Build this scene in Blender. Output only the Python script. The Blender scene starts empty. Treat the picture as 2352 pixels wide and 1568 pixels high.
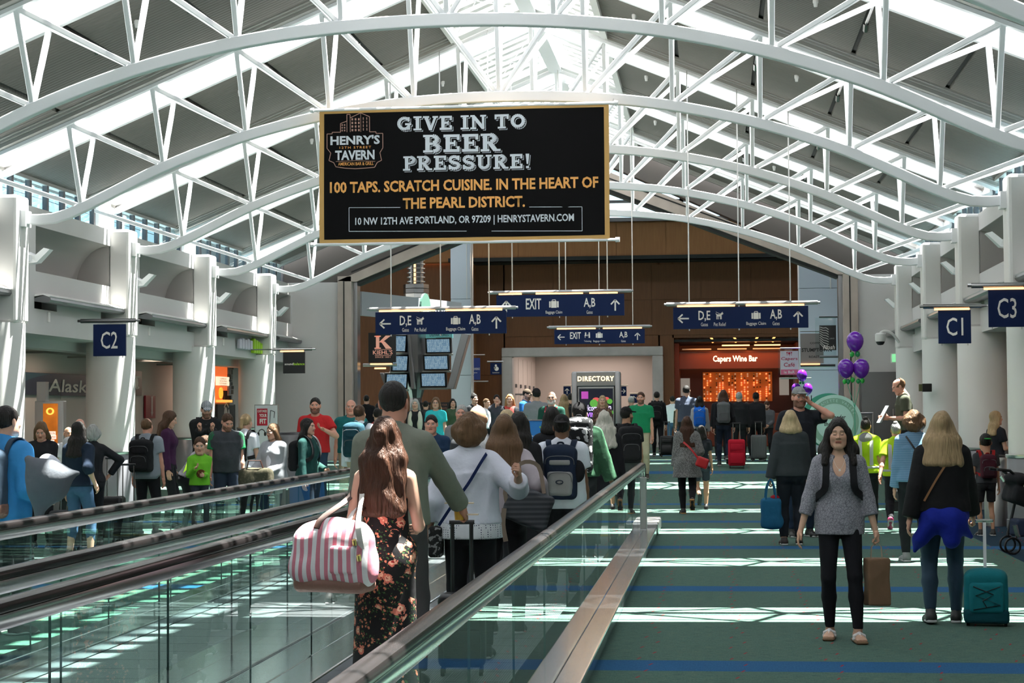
import bpy, bmesh, math, random
import numpy as np
from mathutils import Matrix, Vector

# ------------------------------------------------------------------ camera, sky, sun, exposure
scn = bpy.context.scene
COL = scn.collection
YAW, PITCH, ROLL, FPX, EYE = 0.109377, 0.03883, -0.006885, 4200.0, 1.67

def cam_axes():
    cy, sy, cp, sp, cr, sr = math.cos(YAW), math.sin(YAW), math.cos(PITCH), math.sin(PITCH), math.cos(ROLL), math.sin(ROLL)
    f = Vector((-sy * cp, cy * cp, sp)); r0 = Vector((cy, sy, 0)); u0 = r0.cross(f)
    return cr * r0 + sr * u0, -sr * r0 + cr * u0, f
RA, UA, FA = cam_axes()
cd = bpy.data.cameras.new('camera')
cam = bpy.data.objects.new('camera', cd); COL.objects.link(cam)
cd.sensor_width = 36.0; cd.lens = FPX / 2352 * 36.0; cd.clip_start = 0.1; cd.clip_end = 300
cam.matrix_world = Matrix(((RA.x, UA.x, -FA.x, 0), (RA.y, UA.y, -FA.y, 0), (RA.z, UA.z, -FA.z, EYE), (0, 0, 0, 1)))
scn.camera = cam

world = bpy.data.worlds.new('sky'); scn.world = world; world.use_nodes = True
wn = world.node_tree.nodes; wl = world.node_tree.links
wn['Background'].inputs[0].default_value = (0.98, 0.95, 0.985, 1)
wn['Background'].inputs[1].default_value = 4.1

sl = bpy.data.lights.new('sun', 'SUN'); sl.energy = 60; sl.angle = math.radians(0.5); sl.color = (1.0, 0.94, 0.82)
sun = bpy.data.objects.new('sun', sl); COL.objects.link(sun)
sun.rotation_euler = Vector((-0.26, -0.10, -1.0)).to_track_quat('-Z', 'Y').to_euler()
sun.location = (3, -5, 20)

scn.view_settings.view_transform = 'Standard'; scn.view_settings.look = 'None'
scn.view_settings.gamma = 1; scn.view_settings.use_curve_mapping = False
scn.view_settings.exposure = 0.0
scn.cycles.transparent_max_bounces = 24
scn.cycles.max_bounces = 8
scn.cycles.diffuse_bounces = 4
scn.cycles.glossy_bounces = 4
scn.cycles.sample_clamp_indirect = 6.0
scn.cycles.use_denoising = True
scn.cycles.caustics_reflective = False; scn.cycles.caustics_refractive = False

# ------------------------------------------------------------------ helpers
def ray(px, py):
    return FA + RA * ((px - 1176) / FPX) - UA * ((py - 784) / FPX)
def at(px, py, Y):                       # the world point seen at a pixel at depth Y
    d = ray(px, py); t = Y / d.y
    return Vector((d.x * t, Y, EYE + d.z * t))
def floor_z(Y):
    return min(max((Y - 33.7) / 12.0, 0.0), 0.5)

MATS = {}
def lk(m, a, b): m.node_tree.links.new(a, b)
def mat(name, col=(0.5, 0.5, 0.5), rough=0.6, metal=0.0, emit=None, es=1.0, bump=None, spec=0.4, var=0.0, vs=3.0, attr=None):
    if name in MATS: return MATS[name]
    m = bpy.data.materials.new(name); m.use_nodes = True; n = m.node_tree.nodes; b = n['Principled BSDF']
    b.inputs['Base Color'].default_value = (*col, 1); b.inputs['Roughness'].default_value = rough
    b.inputs['Metallic'].default_value = metal; b.inputs['Specular IOR Level'].default_value = spec
    tc = None
    if emit:
        b.inputs['Emission Color'].default_value = (*emit, 1); b.inputs['Emission Strength'].default_value = es
    if bump or var:
        tc = n.new('ShaderNodeTexCoord')
    if var:
        t = n.new('ShaderNodeTexNoise'); t.inputs['Scale'].default_value = vs; t.inputs['Detail'].default_value = 3
        lk(m, tc.outputs['Object'], t.inputs['Vector'])
        r = n.new('ShaderNodeMix'); r.data_type = 'RGBA'
        r.inputs[6].default_value = (*[c * (1 - var) for c in col], 1); r.inputs[7].default_value = (*[min(1, c * (1 + var)) for c in col], 1)
        lk(m, t.outputs[0], r.inputs[0]); lk(m, r.outputs[2], b.inputs['Base Color'])
    if bump:
        sc, st, vec = bump[0], bump[1], (bump[2] if len(bump) > 2 else None)
        t = n.new('ShaderNodeTexNoise'); t.inputs['Scale'].default_value = sc; t.inputs['Detail'].default_value = 2
        if vec:
            mp = n.new('ShaderNodeMapping'); mp.inputs['Scale'].default_value = vec
            lk(m, tc.outputs['Object'], mp.inputs[0]); lk(m, mp.outputs[0], t.inputs['Vector'])
        else: lk(m, tc.outputs['Object'], t.inputs['Vector'])
        bp = n.new('ShaderNodeBump'); bp.inputs['Strength'].default_value = st; bp.inputs['Distance'].default_value = 0.01
        lk(m, t.outputs[0], bp.inputs['Height']); lk(m, bp.outputs[0], b.inputs['Normal'])
    if attr:
        a = n.new('ShaderNodeAttribute'); a.attribute_name = attr
        lk(m, a.outputs['Color'], b.inputs['Base Color'])
    MATS[name] = m; return m

def math_node(m, op, a, b=None, c=None):
    n = m.node_tree.nodes.new('ShaderNodeMath'); n.operation = op
    for i, v in enumerate((a, b, c)):
        if v is None: continue
        if isinstance(v, (int, float)): n.inputs[i].default_value = v
        else: lk(m, v, n.inputs[i])
    return n.outputs[0]
def mixc(m, fac, a, b):
    n = m.node_tree.nodes.new('ShaderNodeMix'); n.data_type = 'RGBA'
    for i, v in ((0, fac), (6, a), (7, b)):
        if isinstance(v, (int, float)): n.inputs[i].default_value = v
        elif isinstance(v, tuple): n.inputs[i].default_value = (*v[:3], 1)
        else: lk(m, v, n.inputs[i])
    return n.outputs[2]
def objco(m):
    n = m.node_tree.nodes; tc = n.new('ShaderNodeTexCoord'); s = n.new('ShaderNodeSeparateXYZ'); lk(m, tc.outputs['Object'], s.inputs[0])
    return tc.outputs['Object'], s.outputs[0], s.outputs[1], s.outputs[2]
def noise(m, vec, scale, detail=2, mscale=None):
    n = m.node_tree.nodes
    if mscale:
        mp = n.new('ShaderNodeMapping'); mp.inputs['Scale'].default_value = mscale; lk(m, vec, mp.inputs[0]); vec = mp.outputs[0]
    t = n.new('ShaderNodeTexNoise'); t.inputs['Scale'].default_value = scale; t.inputs['Detail'].default_value = detail
    lk(m, vec, t.inputs['Vector']); return t.outputs[0]
def bsdf(m): return m.node_tree.nodes['Principled BSDF']
def add_bump(m, h, st=0.4, d=0.01):
    bp = m.node_tree.nodes.new('ShaderNodeBump'); bp.inputs['Strength'].default_value = st; bp.inputs['Distance'].default_value = d
    lk(m, h, bp.inputs['Height']); lk(m, bp.outputs[0], bsdf(m).inputs['Normal'])
def clearglass(name, tint, ior=1.5, rough=0.0, refl=(1, 1, 1), gain=1.0):
    if name in MATS: return MATS[name]
    m = bpy.data.materials.new(name); m.use_nodes = True; n = m.node_tree.nodes; n.remove(n['Principled BSDF'])
    t = n.new('ShaderNodeBsdfTransparent'); t.inputs[0].default_value = (*tint, 1)
    g = n.new('ShaderNodeBsdfGlossy'); g.inputs['Roughness'].default_value = rough; g.inputs[0].default_value = (*refl, 1)
    f = n.new('ShaderNodeFresnel'); f.inputs[0].default_value = ior
    x = n.new('ShaderNodeMixShader'); lk(m, t.outputs[0], x.inputs[1]); lk(m, g.outputs[0], x.inputs[2])
    ge = n.new('ShaderNodeNewGeometry'); iv = n.new('ShaderNodeMath'); iv.operation = 'SUBTRACT'; iv.inputs[0].default_value = gain; lk(m, ge.outputs['Backfacing'], iv.inputs[1])
    q = n.new('ShaderNodeMath'); q.operation = 'MULTIPLY'; q.use_clamp = True; lk(m, f.outputs[0], q.inputs[0]); lk(m, iv.outputs[0], q.inputs[1]); fo = q.outputs[0]
    lk(m, fo, x.inputs[0]); lk(m, x.outputs[0], n['Material Output'].inputs[0])
    MATS[name] = m; return m

def tagp(o, **k):
    for a, b in k.items():
        if b: o[a] = b
    return o
def empty(name, label, cat, loc=(0, 0, 0), rz=0.0, group=None):
    o = bpy.data.objects.new(name, None); COL.objects.link(o); o.location = loc; o.rotation_euler = (0, 0, rz); o.empty_display_size = .1
    return tagp(o, label=label, category=cat, group=group)
def setroot(name, kind='structure', loc=(0, 0, 0)):
    o = bpy.data.objects.new(name, None); COL.objects.link(o); o.location = loc; o['kind'] = kind; return o
def link(name, me, parent=None, loc=None, rot=None, m=None):
    o = bpy.data.objects.new(name, me); COL.objects.link(o)
    if m is not None and not me.materials: me.materials.append(m)
    if parent is not None: o.parent = parent
    if loc is not None: o.location = loc
    if rot is not None: o.rotation_euler = rot
    return o
def pydata(name, V, F, mats, parent=None, smooth=False, fm=None, loc=None, rot=None, col=None):
    me = bpy.data.meshes.new(name)
    V = np.asarray(V, dtype=np.float32)
    if isinstance(F, np.ndarray) and len(F):
        nq, k = F.shape
        me.vertices.add(len(V)); me.vertices.foreach_set('co', V.ravel())
        me.loops.add(nq * k); me.loops.foreach_set('vertex_index', F.astype(np.int32).ravel())
        me.polygons.add(nq); me.polygons.foreach_set('loop_start', np.arange(0, nq * k, k, dtype=np.int32))
        me.polygons.foreach_set('loop_total', np.full(nq, k, dtype=np.int32)); me.update(calc_edges=True)
    else:
        me.from_pydata([tuple(v) for v in V], [], [tuple(f) for f in F])
    if not isinstance(mats, (list, tuple)): mats = [mats]
    for m in mats: me.materials.append(m)
    if fm is not None: me.polygons.foreach_set('material_index', np.asarray(fm, dtype=np.int32))
    if smooth: me.polygons.foreach_set('use_smooth', np.ones(len(me.polygons), dtype=bool))
    if col is not None:
        a = me.color_attributes.new('Col', 'FLOAT_COLOR', 'POINT')
        c = np.ones((len(V), 4), dtype=np.float32); c[:, :3] = col; a.data.foreach_set('color', c.ravel())
    me.validate(); me.update()
    return link(name, me, parent, loc, rot)

class MB:
    """collects simple shapes into one mesh"""
    def __init__(s): s.V = []; s.F = []; s.M = []; s.mi = 0
    def add(s, V, F):
        b = len(s.V); s.V += [tuple(v) for v in V]; s.F += [tuple(i + b for i in f) for f in F]; s.M += [s.mi] * len(F); return s
    def box(s, x0, x1, y0, y1, z0, z1, R=None):
        V = [Vector((x, y, z)) for z in (z0, z1) for y in (y0, y1) for x in (x0, x1)]
        if R is not None: V = [R @ v for v in V]
        return s.add(V, [(0, 2, 3, 1), (4, 5, 7, 6), (0, 1, 5, 4), (2, 6, 7, 3), (0, 4, 6, 2), (1, 3, 7, 5)])
    def cbox(s, c, h, R=None):
        c = Vector(c); R = R or Matrix.Identity(3)
        V = [c + R @ Vector((x * h[0], y * h[1], z * h[2])) for z in (-1, 1) for y in (-1, 1) for x in (-1, 1)]
        return s.add(V, [(0, 2, 3, 1), (4, 5, 7, 6), (0, 1, 5, 4), (2, 6, 7, 3), (0, 4, 6, 2), (1, 3, 7, 5)])
    def bar(s, a, b, w, h=None, up=(0, 0, 1)):
        h = h or w; a = Vector(a); b = Vector(b); d = (b - a).normalized(); up = Vector(up)
        if abs(d.dot(up)) > .98: up = Vector((0, 1, 0))
        x = d.cross(up).normalized(); y = x.cross(d)
        V = [p + x * (i * w / 2) + y * (j * h / 2) for p in (a, b) for i, j in ((-1, -1), (1, -1), (1, 1), (-1, 1))]
        return s.add(V, [(3, 2, 1, 0), (4, 5, 6, 7), (0, 1, 5, 4), (1, 2, 6, 5), (2, 3, 7, 6), (3, 0, 4, 7)])
    def tube(s, pts, r, n=8, caps=True):
        pts = [Vector(p) for p in pts]; rs = r if isinstance(r, (list, tuple)) else [r] * len(pts); rings = []
        up = Vector((0, 0, 1)); px = None
        for i, p in enumerate(pts):
            d = (pts[min(i + 1, len(pts) - 1)] - pts[max(i - 1, 0)]).normalized()
            if px is None:
                u = up if abs(d.dot(up)) < .95 else Vector((0, 1, 0)); x = d.cross(u).normalized()
            else: x = (px - d * px.dot(d)).normalized()
            px = x; y = d.cross(x)
            rings.append([p + (x * math.cos(2 * math.pi * k / n) + y * math.sin(2 * math.pi * k / n)) * rs[i] for k in range(n)])
        V = [v for g in rings for v in g]; F = []
        for i in range(len(pts) - 1):
            for k in range(n):
                a = i * n + k; b = i * n + (k + 1) % n; F.append((a, b, b + n, a + n))
        if caps: F.append(tuple(range(n))[::-1]); F.append(tuple(len(V) - n + k for k in range(n)))
        return s.add(V, F)
    def cyl(s, c, r, z0, z1, n=16, r1=None):
        return s.lathe([(r, z0), (r if r1 is None else r1, z1)], c, n, True)
    def lathe(s, prof, c=(0, 0, 0), n=16, caps=False):
        V = [(c[0] + r * math.cos(2 * math.pi * k / n), c[1] + r * math.sin(2 * math.pi * k / n), c[2] + z) for r, z in prof for k in range(n)]; F = []
        for i in range(len(prof) - 1):
            for k in range(n):
                a = i * n + k; b = i * n + (k + 1) % n; F.append((a, b, b + n, a + n))
        if caps: F.append(tuple(range(n))[::-1]); F.append(tuple(len(V) - n + k for k in range(n)))
        return s.add(V, F)
    def prism(s, poly, a, b, axis='y'):
        """extrudes a 2D polygon (x,z for axis y; x,y for z; y,z for x)"""
        def P(p, t): return (p[0], t, p[1]) if axis == 'y' else ((p[0], p[1], t) if axis == 'z' else (t, p[0], p[1]))
        n = len(poly); V = [P(p, a) for p in poly] + [P(p, b) for p in poly]
        F = [(i, (i + 1) % n, (i + 1) % n + n, i + n) for i in range(n)]
        F += [tuple(range(n))[::-1], tuple(range(n, 2 * n))]
        return s.add(V, F)
    def sweep(s, pts, prof, closed=True):
        """profile (y,z) swept along points in the XZ plane"""
        n = len(prof); V = []; F = []
        for i, p in enumerate(pts):
            a = Vector(pts[max(i - 1, 0)]); b = Vector(pts[min(i + 1, len(pts) - 1)]); d = (b - a).normalized(); up = Vector((-d.z, 0, d.x))
            for (y, z) in prof: V.append(Vector(p) + Vector((0, y, 0)) + up * z)
        for i in range(len(pts) - 1):
            for k in range(n):
                a = i * n + k; b = i * n + (k + 1) % n; F.append((a, b, b + n, a + n))
        F.append(tuple(range(n))[::-1]); F.append(tuple(len(V) - n + k for k in range(n)))
        return s.add(V, F)
    def obj(s, name, mats, parent=None, bevel=0, smooth=False, loc=None, rot=None, seg=2):
        me = bpy.data.meshes.new(name); me.from_pydata(s.V, [], s.F)
        bm = bmesh.new(); bm.from_mesh(me); bmesh.ops.recalc_face_normals(bm, faces=bm.faces)
        if not isinstance(mats, (list, tuple)): mats = [mats]
        for i, f in enumerate(bm.faces):
            if i < len(s.M): f.material_index = s.M[i]
        if bevel:
            es = [e for e in bm.edges if e.is_manifold and e.calc_face_angle(0) > .6]
            bmesh.ops.bevel(bm, geom=es, offset=bevel, segments=seg, affect='EDGES', profile=.5)
        if smooth:
            for f in bm.faces: f.smooth = True
            for e in bm.edges:
                if e.is_manifold and e.calc_face_angle(0) > .7: e.smooth = False
        bm.to_mesh(me); bm.free()
        for m in mats: me.materials.append(m)
        return link(name, me, parent, loc, rot)

def copy_tree(o, parent=None):
    c = o.copy(); COL.objects.link(c); c.parent = parent
    for ch in o.children: copy_tree(ch, c)
    return c

# flat lettering and pictograms lie in the local XZ plane and face -Y
def glyphs(s, size, sx=1.0, bold=0.0, align='CENTER', space=1.0):
    cu = bpy.data.curves.new('t', 'FONT'); cu.body = s; cu.size = size; cu.align_x = align; cu.align_y = 'CENTER'
    cu.offset = bold * size; cu.resolution_u = 2; cu.space_character = space
    o = bpy.data.objects.new('t', cu); COL.objects.link(o)
    dg = bpy.context.evaluated_depsgraph_get(); me = bpy.data.meshes.new_from_object(o.evaluated_get(dg))
    bpy.data.objects.remove(o); bpy.data.curves.remove(cu)
    for v in me.vertices: v.co = (v.co.x * sx, 0, v.co.y)
    return me
def text(s, size, m, parent, loc, sx=1.0, bold=0.0, align='CENTER', name='lettering', space=1.0, rot=None):
    me = glyphs(s, size, sx, bold, align, space); me.name = name; me.materials.append(m)
    return link(name, me, parent, loc, rot)
def flat(polys, m, parent, loc, name='pictogram', sc=1.0, rot=None):
    V = []; F = []
    for P in polys:
        b = len(V); V += [(x * sc, 0, z * sc) for x, z in P]; F.append(tuple(range(b, b + len(P))))
    me = bpy.data.meshes.new(name); me.from_pydata(V, [], F); me.materials.append(m)
    return link(name, me, parent, loc, rot)
def rect(x0, x1, z0, z1): return [(x0, z0), (x1, z0), (x1, z1), (x0, z1)]
def disc(x, z, r, n=14, rz=None): return [(x + r * math.cos(2 * math.pi * i / n), z + (rz or r) * math.sin(2 * math.pi * i / n)) for i in range(n)]
def stroke(pts, w):
    out = []
    for (a, b) in zip(pts[:-1], pts[1:]):
        dx, dz = b[0] - a[0], b[1] - a[1]; L = math.hypot(dx, dz) or 1; nx, nz = -dz / L * w / 2, dx / L * w / 2
        out.append([(a[0] + nx, a[1] + nz), (a[0] - nx, a[1] - nz), (b[0] - nx, b[1] - nz), (b[0] + nx, b[1] + nz)])
    return out

XC = -3.065
YS = [26.39 + 5.26 * k for k in range(-6, 4)]
def roofz(u): return 6.6 + 0.41 * (5 - abs(u))
PORTAL = 45.5

# ------------------------------------------------------------------ materials of the place
white_paint = mat('white_paint', (0.74, 0.725, 0.71), 0.45)
white_steel = mat('white_steel', (0.86, 0.86, 0.88), 0.35)
plaster = mat('plaster', (0.58, 0.565, 0.56), 0.7, var=.03, vs=1.2)
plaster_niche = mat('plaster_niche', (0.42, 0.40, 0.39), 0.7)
beige = mat('beige_wall', (0.52, 0.46, 0.43), 0.75)
grey_trim = mat('grey_trim', (0.30, 0.29, 0.27), 0.5)
dark_gap = mat('dark_gap', (0.02, 0.02, 0.02), 0.7)
steel = mat('brushed_steel', (0.62, 0.61, 0.60), 0.28, 1.0, bump=(40, .08, (1, 30, 1)))
steel_dark = mat('dark_steel', (0.22, 0.22, 0.23), 0.3, 1.0)
mirror_steel = mat('polished_steel', (0.66, 0.67, 0.71), 0.17, 1.0)
rubber = mat('handrail_rubber', (0.013, 0.011, 0.011), 0.24, spec=.28)
bsdf_r = rubber.node_tree.nodes['Principled BSDF']; bsdf_r.inputs['IOR'].default_value = 1.22
aluminium = mat('aluminium', (0.45, 0.44, 0.44), 0.22, 1.0)
black = mat('black', (0.012, 0.012, 0.014), 0.4)
navy_sign = mat('navy_sign', (0.006, 0.016, 0.068), 0.6, spec=.15)
sign_white = mat('sign_white', (0.82, 0.78, 0.74), 0.5)
charcoal = mat('charcoal_base', (0.20, 0.20, 0.22), 0.35, .3)
lamp_warm = mat('lamp_warm', (1, .6, .3), 0.4, emit=(1.0, .50, .20), es=2.6)
skyglass = clearglass('skylight_glass', (0.93, 0.97, 1.0), 1.35)
winglass = clearglass('clerestory_glass', (0.62, 0.80, 0.88), 1.4)
balglass = clearglass('balustrade_glass', (0.90, 0.975, 0.955), 1.5, 0.0, (1, 1, 1), 1.0)

panelm = mat('ceiling_panel', (0.165, 0.150, 0.135), 0.8)
v, x, y, z = objco(panelm)
w = math_node(panelm, 'SINE', math_node(panelm, 'MULTIPLY', y, 62.0)); add_bump(panelm, w, .5, .01)

carpet = mat('carpet', (0.1, 0.15, 0.13), 0.95, spec=.1)
v, x, y, z = objco(carpet)
n1 = noise(carpet, v, 90, 2, (1, .25, 1)); n2 = noise(carpet, v, 6, 2); n3 = noise(carpet, v, 260, 1)
base = mixc(carpet, n1, (0.028, 0.084, 0.066), (0.104, 0.190, 0.152))
base = mixc(carpet, math_node(carpet, 'MULTIPLY', n3, .45), base, (0.105, 0.14, 0.12))
n4 = noise(carpet, v, 30, 2, (.35, 3.2, 1)); base = mixc(carpet, math_node(carpet, 'MULTIPLY', math_node(carpet, 'GREATER_THAN', n4, .61), .32), base, (0.17, 0.19, 0.11)); base = mixc(carpet, math_node(carpet, 'MULTIPLY', math_node(carpet, 'LESS_THAN', n4, .40), .4), base, (0.015, 0.035, 0.03))
blue = mixc(carpet, n1, (0.014, 0.07, 0.17), (0.03, 0.13, 0.27))
fr = math_node(carpet, 'FRACT', math_node(carpet, 'DIVIDE', math_node(carpet, 'ADD', y, 500 * 5.26 - 11.9), 5.26))
st = math_node(carpet, 'LESS_THAN', fr, 0.095)
side = math_node(carpet, 'GREATER_THAN', x, 3.35)
base = mixc(carpet, side, base, (0.014, 0.036, 0.06))
base = mixc(carpet, st, base, blue)
# small red flecks woven in rows along the hall
fx = math_node(carpet, 'FRACT', math_node(carpet, 'ADD', math_node(carpet, 'MULTIPLY', x, 1.6), math_node(carpet, 'MULTIPLY', y, .0)))
cy_ = math_node(carpet, 'MULTIPLY', y, 3.4); fy = math_node(carpet, 'FRACT', cy_)
cell = math_node(carpet, 'FLOOR', cy_)
jit = math_node(carpet, 'FRACT', math_node(carpet, 'MULTIPLY', math_node(carpet, 'SINE', math_node(carpet, 'MULTIPLY', cell, 12.9898)), 437.58))
px_ = math_node(carpet, 'ADD', math_node(carpet, 'MULTIPLY', jit, .18), .15)
dx = math_node(carpet, 'ABSOLUTE', math_node(carpet, 'SUBTRACT', math_node(carpet, 'SUBTRACT', fx, px_), math_node(carpet, 'MULTIPLY', math_node(carpet, 'SUBTRACT', fy, .5), .12)))
dy = math_node(carpet, 'ABSOLUTE', math_node(carpet, 'SUBTRACT', fy, .5))
fl = math_node(carpet, 'MULTIPLY', math_node(carpet, 'LESS_THAN', dx, .012), math_node(carpet, 'LESS_THAN', dy, .14))
base = mixc(carpet, math_node(carpet, 'MULTIPLY', fl, .8), base, (0.32, 0.02, 0.03))
lk(carpet, base, bsdf(carpet).inputs['Base Color']); add_bump(carpet, n3, .6, .004)

wood = mat('wood_panel', (0.30, 0.13, 0.05), 0.5)
v, x, y, z = objco(wood)
n1 = noise(wood, v, 4, 4, (6, 6, .5))
lk(wood, mixc(wood, n1, (0.115, 0.041, 0.013), (0.20, 0.078, 0.026)), bsdf(wood).inputs['Base Color'])
wood_light = mat('wood_panel_light', (0.4, 0.2, 0.08), 0.5)
v, x, y, z = objco(wood_light)
n1 = noise(wood_light, v, 4, 4, (6, 6, .5))
lk(wood_light, mixc(wood_light, n1, (0.26, 0.10, 0.032), (0.40, 0.17, 0.06)), bsdf(wood_light).inputs['Base Color'])
marble = mat('portal_stone', (0.4, 0.33, 0.28), 0.35)
v, x, y, z = objco(marble)
n1 = noise(marble, v, 1.6, 4, (1, 1, .6))
lk(marble, mixc(marble, n1, (0.24, 0.19, 0.16), (0.62, 0.53, 0.47)), bsdf(marble).inputs['Base Color'])
# ------------------------------------------------------------------ floor
prof = [(-12, 0), (33.7, 0), (36.7, .25), (39.7, .5), (70, .5)]
V = [(x, y, z) for y, z in prof for x in (-15.5, 9.5)]
pydata('floor', V, [(2 * i, 2 * i + 1, 2 * i + 3, 2 * i + 2) for i in range(4)], carpet)['kind'] = 'structure'

# ------------------------------------------------------------------ roof
ceil = setroot('ceiling')
NODES = [1.26 * k for k in range(6)]
cuts = [1.3, 2.52, 3.78, 5.04, 6.3, 7.95]
def slope_box(mb, s, u0, u1, y0, y1, z0, z1):
    P = []
    for zz in (z0, z1):
        for yy in (y0, y1):
            for u in (u0, u1): P.append((XC + s * u, yy, roofz(u) + zz))
    mb.add(P, [(0, 2, 3, 1), (4, 5, 7, 6), (0, 1, 5, 4), (2, 6, 7, 3), (0, 4, 6, 2), (1, 3, 7, 5)])
proto = []
Y0 = 0.0
for s in (-1, 1):
    for i in range(5):
        mb = MB(); slope_box(mb, s, cuts[i] + .035, cuts[i + 1] - .035, .78, 4.48, 0, .1); o = mb.obj('panel', panelm, ceil); proto.append(o)
        mb = MB(); slope_box(mb, s, cuts[i] - .035, cuts[i] + .035, .78, 4.48, .05, .1); proto.append(mb.obj('joint', dark_gap, ceil))
        if i in (1, 2, 3):
            u = cuts[i]; mb = MB(); mb.tube([(XC + s * u, .8, roofz(u) - .03), (XC + s * u, 2.2, roofz(u) - .03)], .02, 6)
            mb.tube([(XC + s * u, 2.2, roofz(u) - .03), (XC + s * u, 2.3, roofz(u) - .10)], .035, 6); proto.append(mb.obj('conduit', aluminium, ceil))
    for yy, far in ((.62, False), (4.48, True)):
        mb = MB(); slope_box(mb, s, 1.3, 7.95, yy, yy + .16, -.10, .1)
        if far:
            slope_box(mb, s, 1.3, 7.95, 4.40, 4.48, -.05, .02); slope_box(mb, s, 1.3, 7.95, 4.33, 4.40, -.02, .02)
        proto.append(mb.obj('edge_trim', grey_trim if far else white_paint, ceil))
        mb = MB(); slope_box(mb, s, 1.3, 7.95, yy if not far else 4.60, yy + .04 if not far else 4.64, .1, .42); proto.append(mb.obj('skylight_well', white_paint, ceil))
    for yy in (4.9, 5.26, 5.62):
        mb = MB(); slope_box(mb, s, 1.3, 7.95, yy, yy + .035, .34, .42); proto.append(mb.obj('skylight_bar', white_steel, ceil))
    mb = MB(); slope_box(mb, s, 1.3, 7.95, 4.60, 5.92, .42, .435); proto.append(mb.obj('skylight_pane', skyglass, ceil))
    mb = MB(); slope_box(mb, s, 7.6, 7.95, 4.64, 5.88, .0, .42); proto.append(mb.obj('skylight_end', white_paint, ceil))
    # ridge zone: transverse slats under glass, white infill beside the trusses
    for j in range(7):
        yy = 1.15 + j * .46
        mb = MB(); slope_box(mb, s, .14, 1.3, yy, yy + .2, .02, .06); proto.append(mb.obj('slat', white_paint, ceil))
    mb = MB(); slope_box(mb, s, .1, 1.3, .5, 5.78, .5, .51); proto.append(mb.obj('ridge_pane', skyglass, ceil))
    mb = MB(); slope_box(mb, s, .0, 1.3, 4.3, 4.62, -.08, .3); proto.append(mb.obj('ridge_fascia', white_paint, ceil))
    mb = MB(); slope_box(mb, s, .0, 1.3, .64, .96, -.08, .3); proto.append(mb.obj('ridge_fascia', white_paint, ceil))
    mb = MB(); slope_box(mb, s, 1.22, 1.34, .0, 5.26, -.1, .5); proto.append(mb.obj('ridge_curb', white_paint, ceil))
    mb = MB()
    for a, b in (((.15, 1.2), (1.2, 4.2)), ((1.2, 1.2), (.15, 4.2))):
        mb.tube([(XC + s * a[0], a[1], roofz(a[0]) - .06), (XC + s * b[0], b[1], roofz(b[0]) - .06)], .008, 5)
    proto.append(mb.obj('brace_rod', white_steel, ceil))
    for u in (1.9, 4.4):
        mb = MB(); c = (XC + s * u, 2.0, roofz(u)); mb.cyl(c, .035, -.05, 0, 10); mb.cyl(c, .022, -.10, -.05, 10, .03); proto.append(mb.obj('smoke_detector', white_paint, ceil))
mb = MB(); mb.box(XC - .07, XC + .07, 0, 5.26, roofz(0) - .16, roofz(0) + .02); mb.box(XC - .13, XC + .13, 0, 5.26, roofz(0) - .18, roofz(0) - .15); proto.append(mb.obj('ridge_beam', white_steel, ceil))
for k, yk in enumerate(YS[:-1] + [YS[-1]]):
    for o in proto:
        if yk == YS[-1] and o.name.split('.')[0] in ('skylight_pane', 'skylight_bar', 'skylight_well', 'skylight_end'): continue
        if k == 0: o.location.y = yk
        else:
            c = o.copy(); c.parent = ceil; c.location.y = yk; COL.objects.link(c)
            if yk == YS[-1]: c.scale.y = (PORTAL - yk) / 5.26

# ------------------------------------------------------------------ trusses
CH = [(7.2, 4.63), (7.0, 4.60), (6.75, 4.60), (6.5, 4.67), (6.27, 4.78), (6.0, 4.90), (5.7, 5.05), (5.04, 5.36), (4.4, 5.60), (3.78, 5.80), (3.1, 5.97), (2.52, 6.09), (1.9, 6.18), (1.26, 6.24), (.6, 6.275), (0, 6.285)]
def chordz(u):
    u = abs(u)
    for (a, za), (b, zb) in zip(CH[:-1], CH[1:]):
        if b <= u <= a: return zb + (za - zb) * (u - b) / (a - b)
    return CH[0][1]
tr = empty('roof_truss', '', 'roof truss', (XC, 0, 0), 0, 'white arched roof trusses')
pts = []
N = 60
for i in range(N + 1):
    u = -7.2 + 14.4 * i / N
    zz = sum(chordz(max(-7.2, min(7.2, u + d))) for d in (-.18, 0, .18)) / 3
    pts.append((u, 0, zz))
mb = MB(); mb.sweep(pts, [(-.06, -.075), (.06, -.075), (.06, .075), (-.06, .075)]); mb.obj('bottom_chord', white_steel, tr, bevel=.012)
for yy in (-.58, .58):
    mb = MB(); mb.sweep([(-7.9, yy, roofz(7.9) - .1), (0, yy, roofz(0) - .1), (7.9, yy, roofz(7.9) - .1)], [(-.05, -.05), (.05, -.05), (.05, .05), (-.05, .05)]); mb.obj('top_chord', white_steel, tr)
for kk in range(-5, 6):
    u = 1.26 * kk; zb = chordz(u) + .04; sg = 1 if kk > 0 else -1
    for yy in (-.55, .55):
        mb = MB(); mb.bar((u, 0, zb), (u, yy, roofz(u) - .12), .065, .065); mb.obj('vertical_strut', white_steel, tr, bevel=.008, seg=1)
        for q in ((sg,) if kk else (-1, 1)):
            u2 = u + q * 1.26
            if abs(kk) == 5: u2 = u + q * 1.55
            mb = MB(); mb.bar((u + q * .03, 0, zb), (u2, yy, roofz(u2) - .12), .065, .065); mb.obj('diagonal_strut', white_steel, tr, bevel=.008, seg=1)
for s in (-1, 1):
    mb = MB(); mb.box(s * 7.12, s * 7.24, -.12, .12, 4.5, 4.74); mb.obj('end_plate', white_steel, tr)
names = ['nearest', 'second', 'third', 'fourth', 'fifth', 'sixth', 'seventh', 'eighth', 'ninth', 'tenth']
ti = 0
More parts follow.
